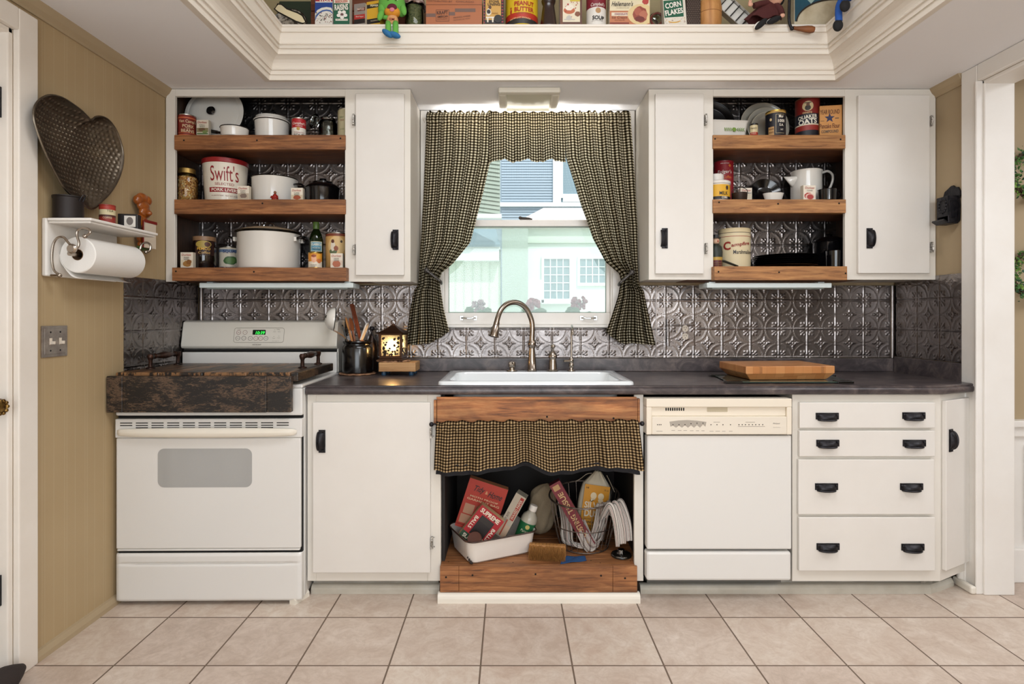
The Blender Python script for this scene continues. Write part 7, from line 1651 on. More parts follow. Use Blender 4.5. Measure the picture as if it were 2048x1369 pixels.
lj = thing('clip_jar', 'glass jar with red rubber seal lying between the cartons on the ledge', 'jar', (X(1313, 2.61), 2.63, zg))
Mj = Matrix.Translation((X(1314.5, 2.61), 2.605, zg + .062)) @ Matrix.Rotation(R(-78), 4, 'X')
mb = MB(); mb.lathe([(.022, .02), (.034, .03), (.036, .05), (.036, .14), (.03, .15), (0, .15)], (0, 0, 0), 28, 0, Mj); mb.build('glass', CLEAR, lj, world=True)
mb = MB(); mb.lathe([(.022, .012), (.030, .012), (.030, .019), (.022, .019), (.022, .012)], (0, 0, 0), 28, 0, Mj); mb.build('rubber_seal', ink('#a83a34'), lj, world=True)
mb = MB(); mb.lathe([(0, -.004), (.026, -.002), (.029, .006), (.028, .0115), (0, .0115)], (0, 0, 0), 28, 0, Mj); mb.build('lid', CLEAR, lj, world=True)
mb = MB(); mb.box(X(1306, 2.6), X(1320, 2.6), 2.60, 2.73, zg, zg + .027); mb.build('rest_block', ink('#a09a84'), lj, world=True)
carton('cereal_box', 'small white corn flakes box with green panel on the ledge', 'food box', 1329.5, 1374, -20, zg, LY, .04, '#d8d0c2', '#c9bfae', [('CORN', 1349, 10, 32, 11, '#e9e4da', {'bold': .03, 'tilt': .12}), ('FLAKES', 1350, 24, 36, 11, '#e9e4da', {'bold': .03, 'tilt': .12})], [('r', 1330.5, 1369, 0, 34, '#14583c'), ('e', 1338, 1362, 38, 46, '#cfa24c'), ('e', 1338, 1362, 36.5, 43.5, '#d9d0c0')] + specks(26, 1332, 1372, 35, 46, ('#c08a7c', '#8a7a6a', '#d8b070'), 5, .4, .9), GL, ry=R(-4))
gr = thing('box_grater', 'dark perforated metal grater beside the white cereal box', 'grater', (X(1388, 2.6), 2.6, zg))
mb = MB(); gx0, gx1 = X(1373, 2.57), X(1401, 2.57); mb.box(gx0, gx1, 2.57, 2.573, zg, zg + .2); mb.box(gx0, gx0 + .003, 2.573, 2.62, zg, zg + .2); mb.box(gx1 - .003, gx1, 2.573, 2.62, zg, zg + .2); mb.build('body', mat('dark_grater_metal', '#4a3f3a', .4, .8), gr, world=True)
mb = MB()
for r_ in range(16):
    for c_ in range(7):
        px_ = gx0 + .006 + c_ * (gx1 - gx0 - .012) / 6 + (r_ % 2) * .004 - .002; mb.sphere((px_, 2.5698, zg + .006 + r_ * .0085), (.0021, .0016, .0026), 0, 6, 4)
mb.build('teeth', mat('grater_teeth', '#a08f84', .35, .9), gr, world=True)
wc = MB().lathe([(0, 0), (.040, .002), (.050, .014), (.054, .04), (.055, .10), (.050, .13), (.018, .14), (.017, .2), (0, .205)], (0, 0, 0), 34).build('wooden_masher', wood('mallet_wood', '#cf9c62', '#bb834a', '#8d5a2c', 'Z', 20, .35), loc=(X(1419, 2.60), 2.605, zg), label='round pale wooden masher head between grater and ice tray', cat='masher')
MB().tube([(.0545 * math.cos(t * PI / 16), .0545 * math.sin(t * PI / 16), .075) for t in range(32)], .0012, 5, 0, True).build('turned_groove', ink('#8a5a30'), wc)
itr = thing('ice_cube_tray', 'metal ice cube tray with dividers leaning beside the maroon doll', 'ice tray', (X(1482, 2.58), 2.6, zg))
Mi = Matrix.Translation((X(1487, 2.64), 2.64, zg + .062)) @ Matrix.Rotation(R(42), 4, 'Y')
ALU = mat('aluminium_tray', '#c9c6c0', .35, .9)
mb = MB(); mb.box(-.15, .062, .012, .015, -.034, .034, 0, Mi); mb.box(-.15, .062, -.02, .012, .034, .037, 0, Mi); mb.box(-.15, .062, -.02, .012, -.037, -.034, 0, Mi); mb.box(.062, .065, -.02, .015, -.037, .037, 0, Mi); mb.box(-.153, -.15, -.02, .015, -.037, .037, 0, Mi); mb.build('tray', ALU, itr, world=True)
for k in range(6):
    mb = MB(); mb.box(-.13 + k * .033, -.128 + k * .033, -.018, .0115, -.0335, .0335, 0, Mi); mb.build('divider', mat('dark_divider', '#3c3732', .4, .8), itr, world=True)
for k in range(6):
    mb = MB(); mb.box(-.126 + k * .033, -.0985 + k * .033, -.006, .0115, -.0325, .0325, 0, Mi); mb.build('cell', mat('frosted_cell', '#dad7cf', .5), itr, world=True)
# maroon doll
DY = 2.545
doll = thing('cloth_doll', 'cloth doll in a maroon dress and black shoes sitting on the ledge', 'doll', (X(1535, DY), DY + .02, zg))
def Dp(px, py, d=0.0): return (X(px, DY + d), DY + d, Z(py, DY + d))
MAR = mat('maroon_cloth', '#4a1c1a', .85, bmp=(60, .5, .004)); SKIN = mat('doll_skin', '#d9a58c', .7)
mb = MB()
def dress(u, v):
    a = 2 * PI * u; c = Vector(Dp(1531 - 4 * v + 9 * (1 - v), 6 + 34 * v, .018)); w = .028 + .052 * v ** .8; d_ = .022 + .022 * v
    fold = 1 + .08 * math.sin(7 * a) * v
    return (c.x + w * fold * math.cos(a), max(2.5375 - .012 * (1 - v), c.y + d_ * fold * math.sin(a)), max(c.z + .008 * math.sin(5 * a) * v, zg + .002))
mb.grid(dress, 48, 16); mb.build('dress', MAR, doll, world=True, solid=.002)
blob(doll, 'head', SKIN, [(Dp(1551, -6, .0), (.034, .032, .038))]); blob(doll, 'nose', SKIN, [(Dp(1549, -4, -.035), (.006, .008, .006))])
for s in (-1, 1): blob(doll, 'eye', BLACKRIM, [(Dp(1551 + s * 5, -9, -.030), (.0035, .003, .0045))])
blob(doll, 'hair', mat('black_wool', '#15110f', .9), [(Dp(1553, -14, .012), (.040, .034, .036)), (Dp(1563, -4, .01), (.012, .02, .03)), (Dp(1538, -8, .012), (.010, .02, .03))])
mb = MB(); mb.tube(spline([Dp(1535, 6, .0), Dp(1520, 8, -.01), Dp(1508, 12, -.012)], 5), .013, 10); mb.tube(spline([Dp(1550, 8, .0), Dp(1560, 18, -.01), Dp(1564, 28, -.012)], 5), .013, 10); mb.build('sleeves', MAR, doll, world=True)
for (px, py) in ((1501, 9), (1565, 31)):
    mb = MB(); mb.sphere(Dp(px, py, -.014), (.011, .008, .009), 0, 14, 8)
    for k in range(5): mb.tube([Dp(px, py, -.014), (X(px, DY) + .016 * math.cos(R(100 + 38 * k)), DY - .016, Z(py, DY) + .016 * math.sin(R(100 + 38 * k)))], [.0045, .003], 6)
    mb.build('hand', SKIN, doll, world=True)
for (px, py, a) in ((1522, 48, R(-42)), (1548, 40, R(-24))):
    lg = blob(doll, 'shoe', mat('black_felt', '#141214', .85), [(Dp(px, py, -.034), (.034, .014, .013), a)])
    blob(lg, 'sock', mat('white_felt', '#e8e4dc', .8), [(Dp(px - 6, py + 2, -.028), (.022, .010, .011), a)])
# blue and cream churn with crank
CYY = 2.60
ch = thing('crank_churn', 'blue and cream tin churn with hanging wooden crank handle in the right ledge corner', 'churn', (X(1640, CYY), CYY + .06, zg))
xa, xb = X(1586, 2.56), X(1650, 2.56) + .055
mb = MB(); mb.box(xa, xb, 2.548, 2.72, zg, zg + .22); mb.build('box', mat('cream_tin', '#c9bea4', .45, mottle=(9, '#a8977a', .3)), ch, world=True, bevel=.004)
mb = MB(); n = 18; arc = []
for k in range(n + 1):
    a = R(176 - 96 * k / n); arc.append((xb - .012 + (xb - xa - .02) * math.cos(a) * 1.0, Z(46, 2.547) + .105 * math.sin(a)))
poly = arc + [(xb - .002, zg + .218), (xa + .002, zg + .218), (xa + .002, arc[0][1])]
mb.prism(poly[::-1], 2.5462, 2.5478, 'XZ'); bl_ = mb.build('blue_panel', mat('teal_tin_paint', '#215063', .4, mottle=(20, '#1b3f4e', .4)), ch, world=True)
mb = MB(); mb.tube([(a, 2.546, b) for a, b in arc], .0035, 6); mb.tube([(xa, 2.547, zg + .002), (xb, 2.547, zg + .002)], .003, 6); mb.build('dark_edge', ink('#2a2019'), ch, world=True)
mb = MB(); dcx, dcz = X(1622, 2.546), Z(-6, 2.546); mb.prism([(dcx + .028 * math.cos(a), dcz + .030 * math.sin(a)) for a in (0, PI / 2, PI, 3 * PI / 2)], 2.5452, 2.5461, 'XZ'); mb.build('diamond', ink('#8fa6a0'), bl_, world=True)
mb = MB(); CK = lambda px, py, d=0: (X(px, 2.515 + d), 2.515 + d, Z(py, 2.515 + d))
mb.tube(spline([(X(1576, 2.54), 2.545, Z(-30, 2.54)), CK(1578, -20), CK(1578.5, 0), CK(1578, 35), CK(1579.5, 48), CK(1583, 56)], 6), .0062, 10); mb.sphere(CK(1584, 57), .009, 0, 12, 8); mb.tube([(X(1576, 2.54), 2.545, Z(-30, 2.54)), (X(1590, 2.57), 2.575, Z(-30, 2.57))], .008, 8); mb.build('crank_rod', BLACKIRON, ch, world=True)
Mh = Matrix.Translation(CK(1586, 56)) @ Matrix.Rotation(R(95), 4, 'Y')
mb = MB(); mb.lathe([(0, 0), (.008, 0), (.0075, .010), (.010, .03), (.0145, .06), (.0155, .078), (.012, .092), (0, .095)], (0, 0, 0), 22, 0, Mh); mb.build('crank_handle', wood('crank_wood', '#8d5630', '#74421f', '#4a2812', 'X', 30, .3), ch, world=True)
# second doll on the right-hand ledge: blue trousers, black shoes
d2x = X(0, 1) * 0 + TX1 - .105
d2 = thing('rag_doll', 'rag doll with blue legs dangling over the right side of the ceiling tray', 'doll', (TX1 - .06, 2.36, zg))
blob(d2, 'body', mat('blue_trousers', '#1f4f9c', .85), [((TX1 - .045, 2.36, zg + .045), (.045, .05, .044)), ((TX1 - .04, 2.36, zg + .11), (.035, .045, .05))])
blob(d2, 'head', SKIN, [((TX1 - .04, 2.36, zg + .2), (.04, .04, .045))])
xl = TX1 - .125
for (yy, zz) in ((2.385, -.03), (2.335, .025)):
    mb = MB(); mb.tube(spline([(TX1 - .06, yy, zg + .035), (TX1 - .105, yy, zg + .03), (xl, yy, zg + .005 + zz * .3), (xl, yy, zg - .035 + zz)], 6), .0135, 12); lg = mb.build('leg', MATS['blue_trousers'], d2, world=True)
    blob(lg, 'shoe', MATS['black_felt'], [((xl - .004, yy, zg - .052 + zz), (.020, .016, .024))])
# ================================================================ UNDER THE SINK
ZF = zfl + .0006
# enamel basin turned about 26 degrees
bl0 = Vector((-.172, 2.408, ZF)); ba = R(25.8); BL, BWd, BH = .315, .235, .100
MBn = Matrix.Translation(bl0) @ Matrix.Rotation(ba, 4, 'Z')
bn = thing('enamel_basin', 'chipped white enamel basin with black rim holding cleaning boxes under the sink', 'basin', tuple(MBn @ Vector((BL / 2, BWd / 2, 0))))
rg = [(BL - .03, BWd - .03, .03, 0), (BL - .012, BWd - .012, .036, .008), (BL + .012, BWd + .012, .04, BH - .004), (BL + .022, BWd + .022, .044, BH), (BL + .024, BWd + .024, .044, BH - .003), (BL + .009, BWd + .009, .04, BH - .006), (BL - .016, BWd - .016, .036, .011), (BL - .04, BWd - .04, .03, .004)]
# order: outside up, over the rim, inside down
order = [0, 1, 2, 4, 3, 5, 6, 7]; vs = []
for k in order:
    w_, h_, r_, z_ = rg[k]; vs += [tuple(MBn @ Vector((BL / 2 + a, BWd / 2 + b, z_))) for a, b in rrect(w_, h_, r_, 6)]
n = 28; fs = [tuple(range(n))[::-1]] + [(j * n + i, j * n + (i + 1) % n, (j + 1) * n + (i + 1) % n, (j + 1) * n + i) for j in range(7) for i in range(n)] + [tuple(7 * n + i for i in range(n))]
mb = MB(); mb.add(vs, fs, 0, True); mb.build('bowl', WENAMEL2, bn, world=True)
mb = MB(); mb.tube([tuple(MBn @ Vector((BL / 2 + a, BWd / 2 + b, BH - .001))) for a, b in rrect(BL + .0245, BWd + .0245, .044, 6)], .0032, 6, 0, True); mb.build('rim', mat('chipped_rim', '#191210', .4, mottle=(40, '#4a2c1c', .3)), bn, world=True)
mb = MB(); rnd = random.Random(2)
c0 = MBn @ Vector((.006, .008, .004))
for (dx, dz, r_) in ((.0, .009, .010), (-.006, .020, .008), (-.012, .030, .006), (.006, .006, .007)): mb.sphere(tuple(MBn @ Vector((.0105 + dx * .8 - dz * .13, .0105 - dx * .5 - dz * .13, dz + .002))), (r_ * .55, r_ * .3, r_ * .8), 0, 10, 6)
mb.build('enamel_chip', mat('bare_iron_chip', '#1c1512', .7), bn, world=True)
def tilted(name, label, cat, pc, Y, w, h, d, ang, front, side, lean=0, text=(), art=(), group=None, yaw=0):
    """carton centred on pixel pc at front depth Y, turned clockwise by ang in the picture"""
    loc = (X(pc[0], Y), Y + d / 2, Z(pc[1], Y))
    mb = MB(); mb.box(-w / 2, w / 2, -d / 2, d / 2, -h / 2, h / 2); mb.m[-6:] = [0, 0, 1, 0, 0, 0]
    root = mb.build(name, [ink(side), ink(front)], loc=loc, label=label, cat=cat, group=group); root.rotation_mode = 'QUATERNION'
    root.rotation_quaternion = (Matrix.Rotation(yaw, 4, 'Z') @ Matrix.Rotation(lean, 4, 'X') @ Matrix.Rotation(ang, 4, 'Y')).to_quaternion()
    mats, mb = [], MB()
    for i, (k, a, b, c, e, col) in enumerate(art):
        m = ink(col); 
        if m not in mats: mats.append(m)
        poly = [(a, c), (b, c), (b, e), (a, e)] if k == 'r' else ellipse((b - a) / 2, (e - c) / 2, 16, (a + b) / 2, (c + e) / 2)
        mb.prism(poly, -d / 2 - .0004 - .0001 * i, -d / 2, 'XZ', mats.index(m))
    if art: mb.build('printed_panel', mats, root)
    by = {}
    for t in text: by.setdefault(t[5], []).append(t)
    for col, L in by.items():
        mb = MB()
        for t in L: add_text(mb, t[0], (t[1], t[2]), t[3], t[4], y=-d / 2 - .0025, **(t[6] if len(t) > 6 else {}))
        mb.build('lettering', ink(col), root)
    return root
u = 2.57 / F
tilted('cleaning_box', 'tall red box with script lettering leaning at the back of the basin', 'box', (963, 1016), 2.58, .180, .225, .045, R(18), '#a8301f', '#9c6a48', 0,
    [('Tidy', -.035, .072, .05, .034, '#221512', {'slant': .3, 'bold': .01}), ('Home', .045, .068, .062, .028, '#221512', {'slant': .3, 'bold': .01}), ('&', .002, .070, .012, .014, '#d8a878'), ('MOTH PROOF', .0, .038, .13, .008, '#d8b08c', {'bold': .02}), ('GARMENT BAG', .0, .024, .15, .009, '#d8b08c', {'bold': .02})],
    [('r', -.075, -.03, -.045, .0, '#b08468'), ('r', -.025, .02, -.04, .002, '#8f4a34'), ('r', -.08, -.03, -.09, -.05, '#b08468'), ('r', -.088, .088, -.1, -.096, '#7d2015')])
sbx = tilted('moth_ball_box', 'red bordered box with dark window leaning in front of the tall red box', 'box', (963, 1057), 2.505, .122, .165, .04, R(38), '#a01c24', '#b0966f', 0,
    [('SUPREME', -.002, .065, .098, .021, '#e0d4c0', {'bold': .03}), ('BALLS', -.046, -.0, .062, .016, '#e0d4c0', {'tilt': -PI / 2, 'bold': .02}), ('BALLS', .047, -.002, .062, .016, '#e0d4c0', {'tilt': -PI / 2, 'bold': .02}), ('SUPREME', 0, -.068, .098, .018, '#e0d4c0', {'bold': .02})],
    [('r', -.032, .034, -.048, .048, '#1e1716'), ('r', -.061, .061, -.082, -.052, '#23402a'), ('r', -.028, .03, .02, .046, '#2a231f')])
tilted('foil_carton', 'long white and red carton leaning right in the basin', 'box', (1023, 1033), 2.55, .050, .215, .05, R(28), '#b3a897', '#8f8a7c', 0,
    [('WAXED PAPER', .012, .04, .1, .012, '#d8cbb8', {'tilt': PI / 2, 'bold': .01}), ('CUT RITE', -.012, -.01, .05, .010, '#4a3a34', {'tilt': PI / 2})], [('r', .004, .021, -.015, .1, '#9c3228'), ('r', -.024, .024, -.1, -.045, '#c2a890'), ('r', -.006, .0, -.1, -.02, '#a8432f')], yaw=R(-14))
# ammonia bottle
bo = thing('cleaner_bottle', 'clear bottle with green label and white cap at the right of the basin', 'bottle', (X(1055, 2.60), 2.60, Z(1048, 2.60)), (0, R(20), 0))
mb = MB(); mb.lathe([(0, -.090), (.034, -.090), (.037, -.085), (.037, .025), (.033, .04), (.02, .055), (.015, .062), (.015, .072), (0, .072)], (0, 0, 0), 28); mb.build('body', mat('milky_plastic', '#a8a294', .3, coat=.3), bo)
mb = MB(); mb.lathe([(.0375, -.07), (.0375, .012)], (0, 0, 0), 28); lb_ = mb.build('paper_label', ink('#0f5a32'), bo)
mb = MB(); mb.add([(.038 * math.sin(p / .038), -.0382 * math.cos(p / .038), q_) for p, q_ in [(0, 0)] + ellipse(.010, .010, 14, 0, -.004)], [(0, j + 1, (j + 1) % 14 + 1) for j in range(14)]); mb.build('emblem', ink('#b8a860'), bo)
mb = MB(); add_text(mb, 'Parsons\'', (0, -.024), .05, .012, slant=.2, wrap=.0383); add_text(mb, 'SUDSY', (0, -.04), .03, .006, wrap=.0383); mb.build('lettering', ink('#d8d4b8'), bo)
mb = MB(); mb.lathe([(.0165, .064), (.018, .064), (.018, .086), (.016, .089), (0, .089)], (0, 0, 0), 22); mb.build('cap', mat('white_plastic', '#dcd6ce', .35), bo)
# jar with brown lid
jl = thing('polish_jar', 'small jar with brown lid tipped forward at the front of the basin', 'jar', (X(951, 2.462), 2.462, Z(1083, 2.462)), (R(40), R(-14), 0))
mb = MB(); mb.lathe([(0, -.03), (.027, -.03), (.029, -.027), (.029, .012), (0, .012)], (0, 0, 0), 26); mb.build('body', ink('#c9b48c'), jl)
mb = MB(); mb.lathe([(.0295, .010), (.031, .011), (.031, .024), (.028, .027), (0, .026)], (0, 0, 0), 28); mb.build('lid', mat('brown_lid', '#4f2c20', .4), jl)
mb = MB(); add_text(mb, 'MAID', (0, -.006), .046, .014, bold=.03, wrap=.0293); mb.build('lettering', ink('#2a2018'), jl)
# wire basket
bkx, bky = .335, 2.625; bz0, bz1 = ZF + .003, .385
rt_, rb2 = .158, .108
wb = thing('wire_basket', 'round wire egg basket with towels and cleaning goods under the sink', 'basket', (bkx, bky, ZF))
WIRE = mat('rusty_wire', '#4a3c34', .4, .8, mottle=(60, '#7d7168', .4))
def bring(z):
    t = (z - bz0) / (bz1 - bz0); return rb2 + (rt_ - rb2) * t ** .8
def rimz(a): return bz1 + .02 * math.cos(a - 1.2) 
mb = MB()
for (z, wr) in ((bz0 + .001, .0028), (bz0 + .10, .0022)): mb.tube([(bkx + bring(z) * math.cos(t * PI / 24), bky + bring(z) * math.sin(t * PI / 24) * .92, z) for t in range(48)], wr, 6, 0, True)
mb.build('hoops', WIRE, wb, world=True)
mb = MB(); mb.tube([(bkx + rt_ * math.cos(t * PI / 24), bky + rt_ * .92 * math.sin(t * PI / 24), rimz(t * PI / 24)) for t in range(48)], .004, 8, 0, True); mb.build('rim', WIRE, wb, world=True)
mb = MB()
for k in range(26):
    a = 2 * PI * k / 26; mb.tube([(bkx + bring(bz0 + (rimz(a) - bz0) * s) * math.cos(a), bky + bring(bz0 + (rimz(a) - bz0) * s) * .92 * math.sin(a), bz0 + (rimz(a) - bz0) * s) for s in (0, .2, .4, .6, .8, 1)], .0015, 5)
for k in range(4):
    a = PI * k / 4; mb.tube([(bkx + rb2 * math.cos(a), bky + rb2 * .92 * math.sin(a), bz0), (bkx - rb2 * math.cos(a), bky - rb2 * .92 * math.sin(a), bz0)], .0015, 5)
mb.build('wires', WIRE, wb, world=True)
def stripes():
    m, nt, nd, lk, b = base_mat('striped_towel_cloth')
    v = coords(nt, (1, 1, 1), 'UV'); sp = nt.nodes.new('ShaderNodeSeparateXYZ'); lk.new(v, sp.inputs[0])
    f = math_(nt, 'FRACT', math_(nt, 'MULTIPLY', sp.outputs['X'], 9)); n1 = noise(nt, coords(nt), 160, 3)
    c = ramp(nt, f, [(0, '#d4ccc4'), (.22, '#4a4440'), (.34, '#d4ccc4'), (.48, '#8f4a50'), (.56, '#d4ccc4'), (.72, '#3f4a48'), (.84, '#d4ccc4')], 'CONSTANT')
    lk.new(mixc(nt, math_(nt, 'MULTIPLY', n1, .5), c, '#8f857c'), b.inputs['Base Color']); b.inputs['Roughness'].default_value = .95; bump(nt, b, n1, .5, .002)
    return m
STR = stripes()
def towel(label, pts, w, n=40, fold=.012, seed=0):
    """cloth strip following a polyline of points, width w across direction wd"""
    sp = spline([p for p, d in pts], 8); ds = spline([d for p, d in pts], 8)
    rnd = random.Random(seed); ph = [rnd.uniform(0, 6) for _ in range(4)]
    L = len(sp)
    def fn(u_, v_):
        k = v_ * (L - 1); i = min(int(k), L - 2); t = k - i
        p = sp[i].lerp(sp[i + 1], t); d = ds[i].lerp(ds[i + 1], t).normalized(); tg = (sp[i + 1] - sp[i]).normalized(); nn = d.cross(tg)
        if nn.length > 1e-6: nn.normalize()
        return tuple(p + d * (w * (u_ - .5)) + nn * fold * (math.sin(2 * PI * 2.5 * u_ + ph[0] + v_ * 2) + .5 * math.sin(2 * PI * 5 * u_ + ph[1])))
    mb = MB(); mb.grid(fn, 28, n, 0, True, lambda a, b: (a, b)); return mb.build('striped_towel', STR, label=label, cat='towel', group='striped towels in the wire basket', solid=.003)
V3 = Vector
towel('striped towel folded against the left front of the wire basket', [(V3((bkx - .095, bky + .04, .33)), V3((.5, -1, 0))), (V3((bkx - .08, bky - .02, .26)), V3((.6, -1, 0))), (V3((bkx - .075, bky - .03, bz0 + .03)), V3((.8, -.9, 0))), (V3((bkx - .02, bky - .05, bz0 + .018)), V3((1, -.3, 0)))], .09, 40, .007, 1)
towel('striped towel looped along the front bottom of the wire basket', [(V3((bkx - .03, bky - .045, bz0 + .13)), V3((1, .1, .0))), (V3((bkx - .0, bky - .068, bz0 + .06)), V3((.9, .1, .2))), (V3((bkx + .03, bky - .066, bz0 + .016)), V3((.6, .2, .8))), (V3((bkx + .07, bky - .045, bz0 + .04)), V3((.4, .5, .6)))], .06, 40, .005, 2)
towel('striped towel bunched up the right inside of the wire basket', [(V3((bkx + .05, bky - .03, bz0 + .03)), V3((1, .5, 0))), (V3((bkx + .075, bky - .03, bz0 + .12)), V3((1, .6, 0))), (V3((bkx + .09, bky - .02, bz0 + .2)), V3((1, .8, 0)))], .085, 40, .008, 3)
towel('striped towel hanging over the right rim of the wire basket', [(V3((bkx + .085, bky - .10, .32)), V3((.75, .6, 0))), (V3((bkx + .108, bky - .125, .378)), V3((.75, .6, .05))), (V3((bkx + .122, bky - .140, .385)), V3((.75, .6, .05))), (V3((bkx + .138, bky - .150, .34)), V3((.8, .45, 0))), (V3((bkx + .148, bky - .156, .285)), V3((.8, .35, .1))), (V3((bkx + .152, bky - .160, .225)), V3((.8, .35, .2)))], .085, 44, .008, 4)
# contents
tilted('dusting_tissue_box', 'long maroon box with cream lettering leaning in the wire basket', 'box', (1145, 1031), 2.56, .052, .325, .04, R(-29.5), '#701d28', '#4a121c', 0,
    [('TISSUE', 0, .062, .105, .024, '#c9a878', {'tilt': PI / 2, 'bold': .02}), ('DUSTING', 0, -.055, .110, .024, '#c9a878', {'tilt': PI / 2, 'bold': .02}), ('40', .0, -.133, .018, .012, '#c9a878', {'tilt': PI / 2})],
    [('r', -.018, .012, .128, .152, '#b08a5c'), ('e', -.016, .016, -.148, -.118, '#8f4a3c'), ('e', -.0135, .0135, -.1455, -.1205, '#701d28')])
sb2 = thing('soap_flake_bag', 'white cloth bag with yellow soap label standing in the wire basket', 'bag', (X(1186, 2.66), 2.685, .275), (0, R(8), 0))
def bagf(u_, v_):
    a = 2 * PI * u_; s = math.sin(PI * min(1, .05 + v_ * .92)) ** .35; pinch = 1 - .55 * max(0, v_ - .8) / .2
    return (.074 * s * pinch * (abs(math.cos(a)) ** .7) * (1 if math.cos(a) > 0 else -1), .038 * s * pinch * (abs(math.sin(a)) ** .8) * (1 if math.sin(a) > 0 else -1) + .004 * math.sin(9 * a) * max(0, v_ - .75) * 4, -.10 + .30 * v_)
mb = MB(); mb.grid(bagf, 48, 24); mb.build('sack', mat('white_muslin', '#c9bda6', .9, bmp=(160, .4, .002)), sb2)
mb = MB(); mb.grid(lambda a, b: (-.058 + .116 * a, -.0400 - .001 * math.sin(PI * a), -.09 + .235 * b), 8, 8); lb2 = mb.build('paper_label', ink('#c98a1e'), sb2)
mb = MB(); add_text(mb, 'SILVER', (.0, .052), .098, .030, bold=.02, y=-.0425); add_text(mb, 'DUST', (-.004, .014), .08, .032, bold=.02, y=-.0425); mb.build('lettering', ink('#d9d2c0'), sb2)
mb = MB(); add_text(mb, 'WITH', (-.03, -.012), .03, .006, y=-.0425); add_text(mb, 'LAUNDRY SOAP', (.0, -.026), .09, .009, bold=.02, y=-.0425); add_text(mb, 'FOR DISHES AND', (0, -.042), .08, .007, y=-.0425); add_text(mb, 'FINE FABRICS', (0, -.056), .06, .006, y=-.0425); add_text(mb, '18 oz', (.042, .128), .02, .008, y=-.0425); add_text(mb, '18', (-.045, .13), .012, .008, y=-.0425); mb.build('lettering', ink('#3a2415'), sb2)
mb = MB()
for s in (-1, 1):
    mb.prism(ellipse(.014, .016, 14, s * .017 + .004, .096), -.0425, -.0412, 'XZ')
    mb.prism([(s * .017 - .008, .082), (s * .017 + .016, .082), (s * .03 + .004, .068), (s * .017 - .004, .066)], -.0425, -.0412, 'XZ')
mb.build('figure_print', ink('#d9c8a6'), sb2)
mb = MB(); mb.tube(spline([(-.03, -.01, .19), (-.055, -.02, .185), (-.08, -.02, .16), (-.10, -.02, .145)], 5), .0016, 5); mb.tube(spline([(.04, -.01, .19), (.06, -.02, .16), (.085, -.02, .12)], 5), .0016, 5); mb.build('string', mat('cotton_string', '#a89a86', .9), sb2)
# burlap sack and dark bag behind
bsk = MB(); 
def sackf(u_, v_):
    a = 2 * PI * u_; s = (1 - abs(2 * v_ - 1) ** 4) ** .5 if 0 < v_ < 1 else 0.02
    w_ = 1 + .10 * math.sin(3 * a + 5 * v_) + .06 * math.sin(7 * a - 9 * v_) + .05 * math.sin(16 * v_ + 2 * a) - .25 * max(0, v_ - .7)
    return (.064 * s * math.cos(a) * w_ + .035 * v_ ** 2, .05 * s * math.sin(a) * w_ - .02 * v_ ** 3, .001 + .25 * v_)
bsk.grid(sackf, 40, 24); bsk.build('burlap_sack', mat('burlap', '#8a7a62', .95, bmp=(260, .6, .003)), loc=(X(1080, 2.73), 2.76, ZF), label='beige burlap sack slumped between the basin and the wire basket', cat='sack')
# scrub brush
sbr = thing('scrub_brush', 'tan scrub brush with coarse bristles on the wooden floor edge', 'brush', (X(1095, 2.46), 2.47, ZF), (R(0), 0, R(-8)))
mb = MB(); mb.box(-.082, .078, .020, .052, .004, .054); mb.build('block', wood('brush_block', '#b5824a', '#9c6c38', '#6d4622', 'X', 24, .3), sbr, bevel=.006)
mb = MB(); rnd = random.Random(6)
for k in range(1500):
    bx_, bz_ = rnd.uniform(-.080, .076), rnd.uniform(.006, .052)
    p0_ = (bx_, .0205, bz_); p1_ = (bx_ + rnd.gauss(0, .004), -.020 + rnd.gauss(0, .004), max(.0008, bz_ - .010 + rnd.gauss(0, .004)))
    mb.add([(p0_[0] - .0009, p0_[1], p0_[2]), (p0_[0] + .0009, p0_[1], p0_[2]), (p0_[0], p0_[1], p0_[2] + .0012), (p1_[0], p1_[1], p1_[2])], [(0, 1, 3), (1, 2, 3), (2, 0, 3)])
br_ = mb.build('bristles', mat('straw_bristles', '#a8763c', .8), sbr); br_['kind'] = 'stuff'
mb = MB(); 
for k in range(10): mb.box(-.07 + k * .0155, -.068 + k * .0155, .024, .048, .0541, .0546)
mb.build('stitch_grooves', ink('#6d4622'), sbr)
# blue cloth scrap
mb = MB()
def bluef(u_, v_):
    xx = -.038 + .095 * u_ - .02 * v_ * (1 - u_); yy = .045 - .075 * v_ + .03 * u_ * v_
    return (xx, yy, .002 + .0015 * math.sin(9 * u_ + 4 * v_))
mb.grid(bluef, 14, 12); mb.build('blue_cloth', mat('blue_felt_cloth', '#17416f', .9, bmp=(150, .3, .002)), loc=(X(1146, 2.47), 2.458, ZF), label='small blue cloth scrap beside the scrub brush', cat='cloth', solid=.0015)
# sink strainer
ss = MB().lathe([(0, .001), (.042, .0), (.0445, .004), (.043, .008), (.030, .010), (.022, .009), (.020, .010), (.020, .0105)], (0, 0, 0), 36).build('sink_strainer', mat('black_rubber', '#17130f', .35), loc=(X(1243, 2.505), 2.512, ZF), label='black and chrome sink strainer at the right of the cabinet floor', cat='sink strainer')
MB().lathe([(.019, .0106), (.020, .012), (.015, .016), (.012, .021), (.014, .025), (.016, .026), (.014, .029), (0, .029)], (0, 0, 0), 28).build('knob', CHROME, ss)
MB().tube([(.042 * math.cos(t * PI / 16), .042 * math.sin(t * PI / 16), .0085) for t in range(32)], .0013, 5, 0, True).build('ring', CHROME, ss)
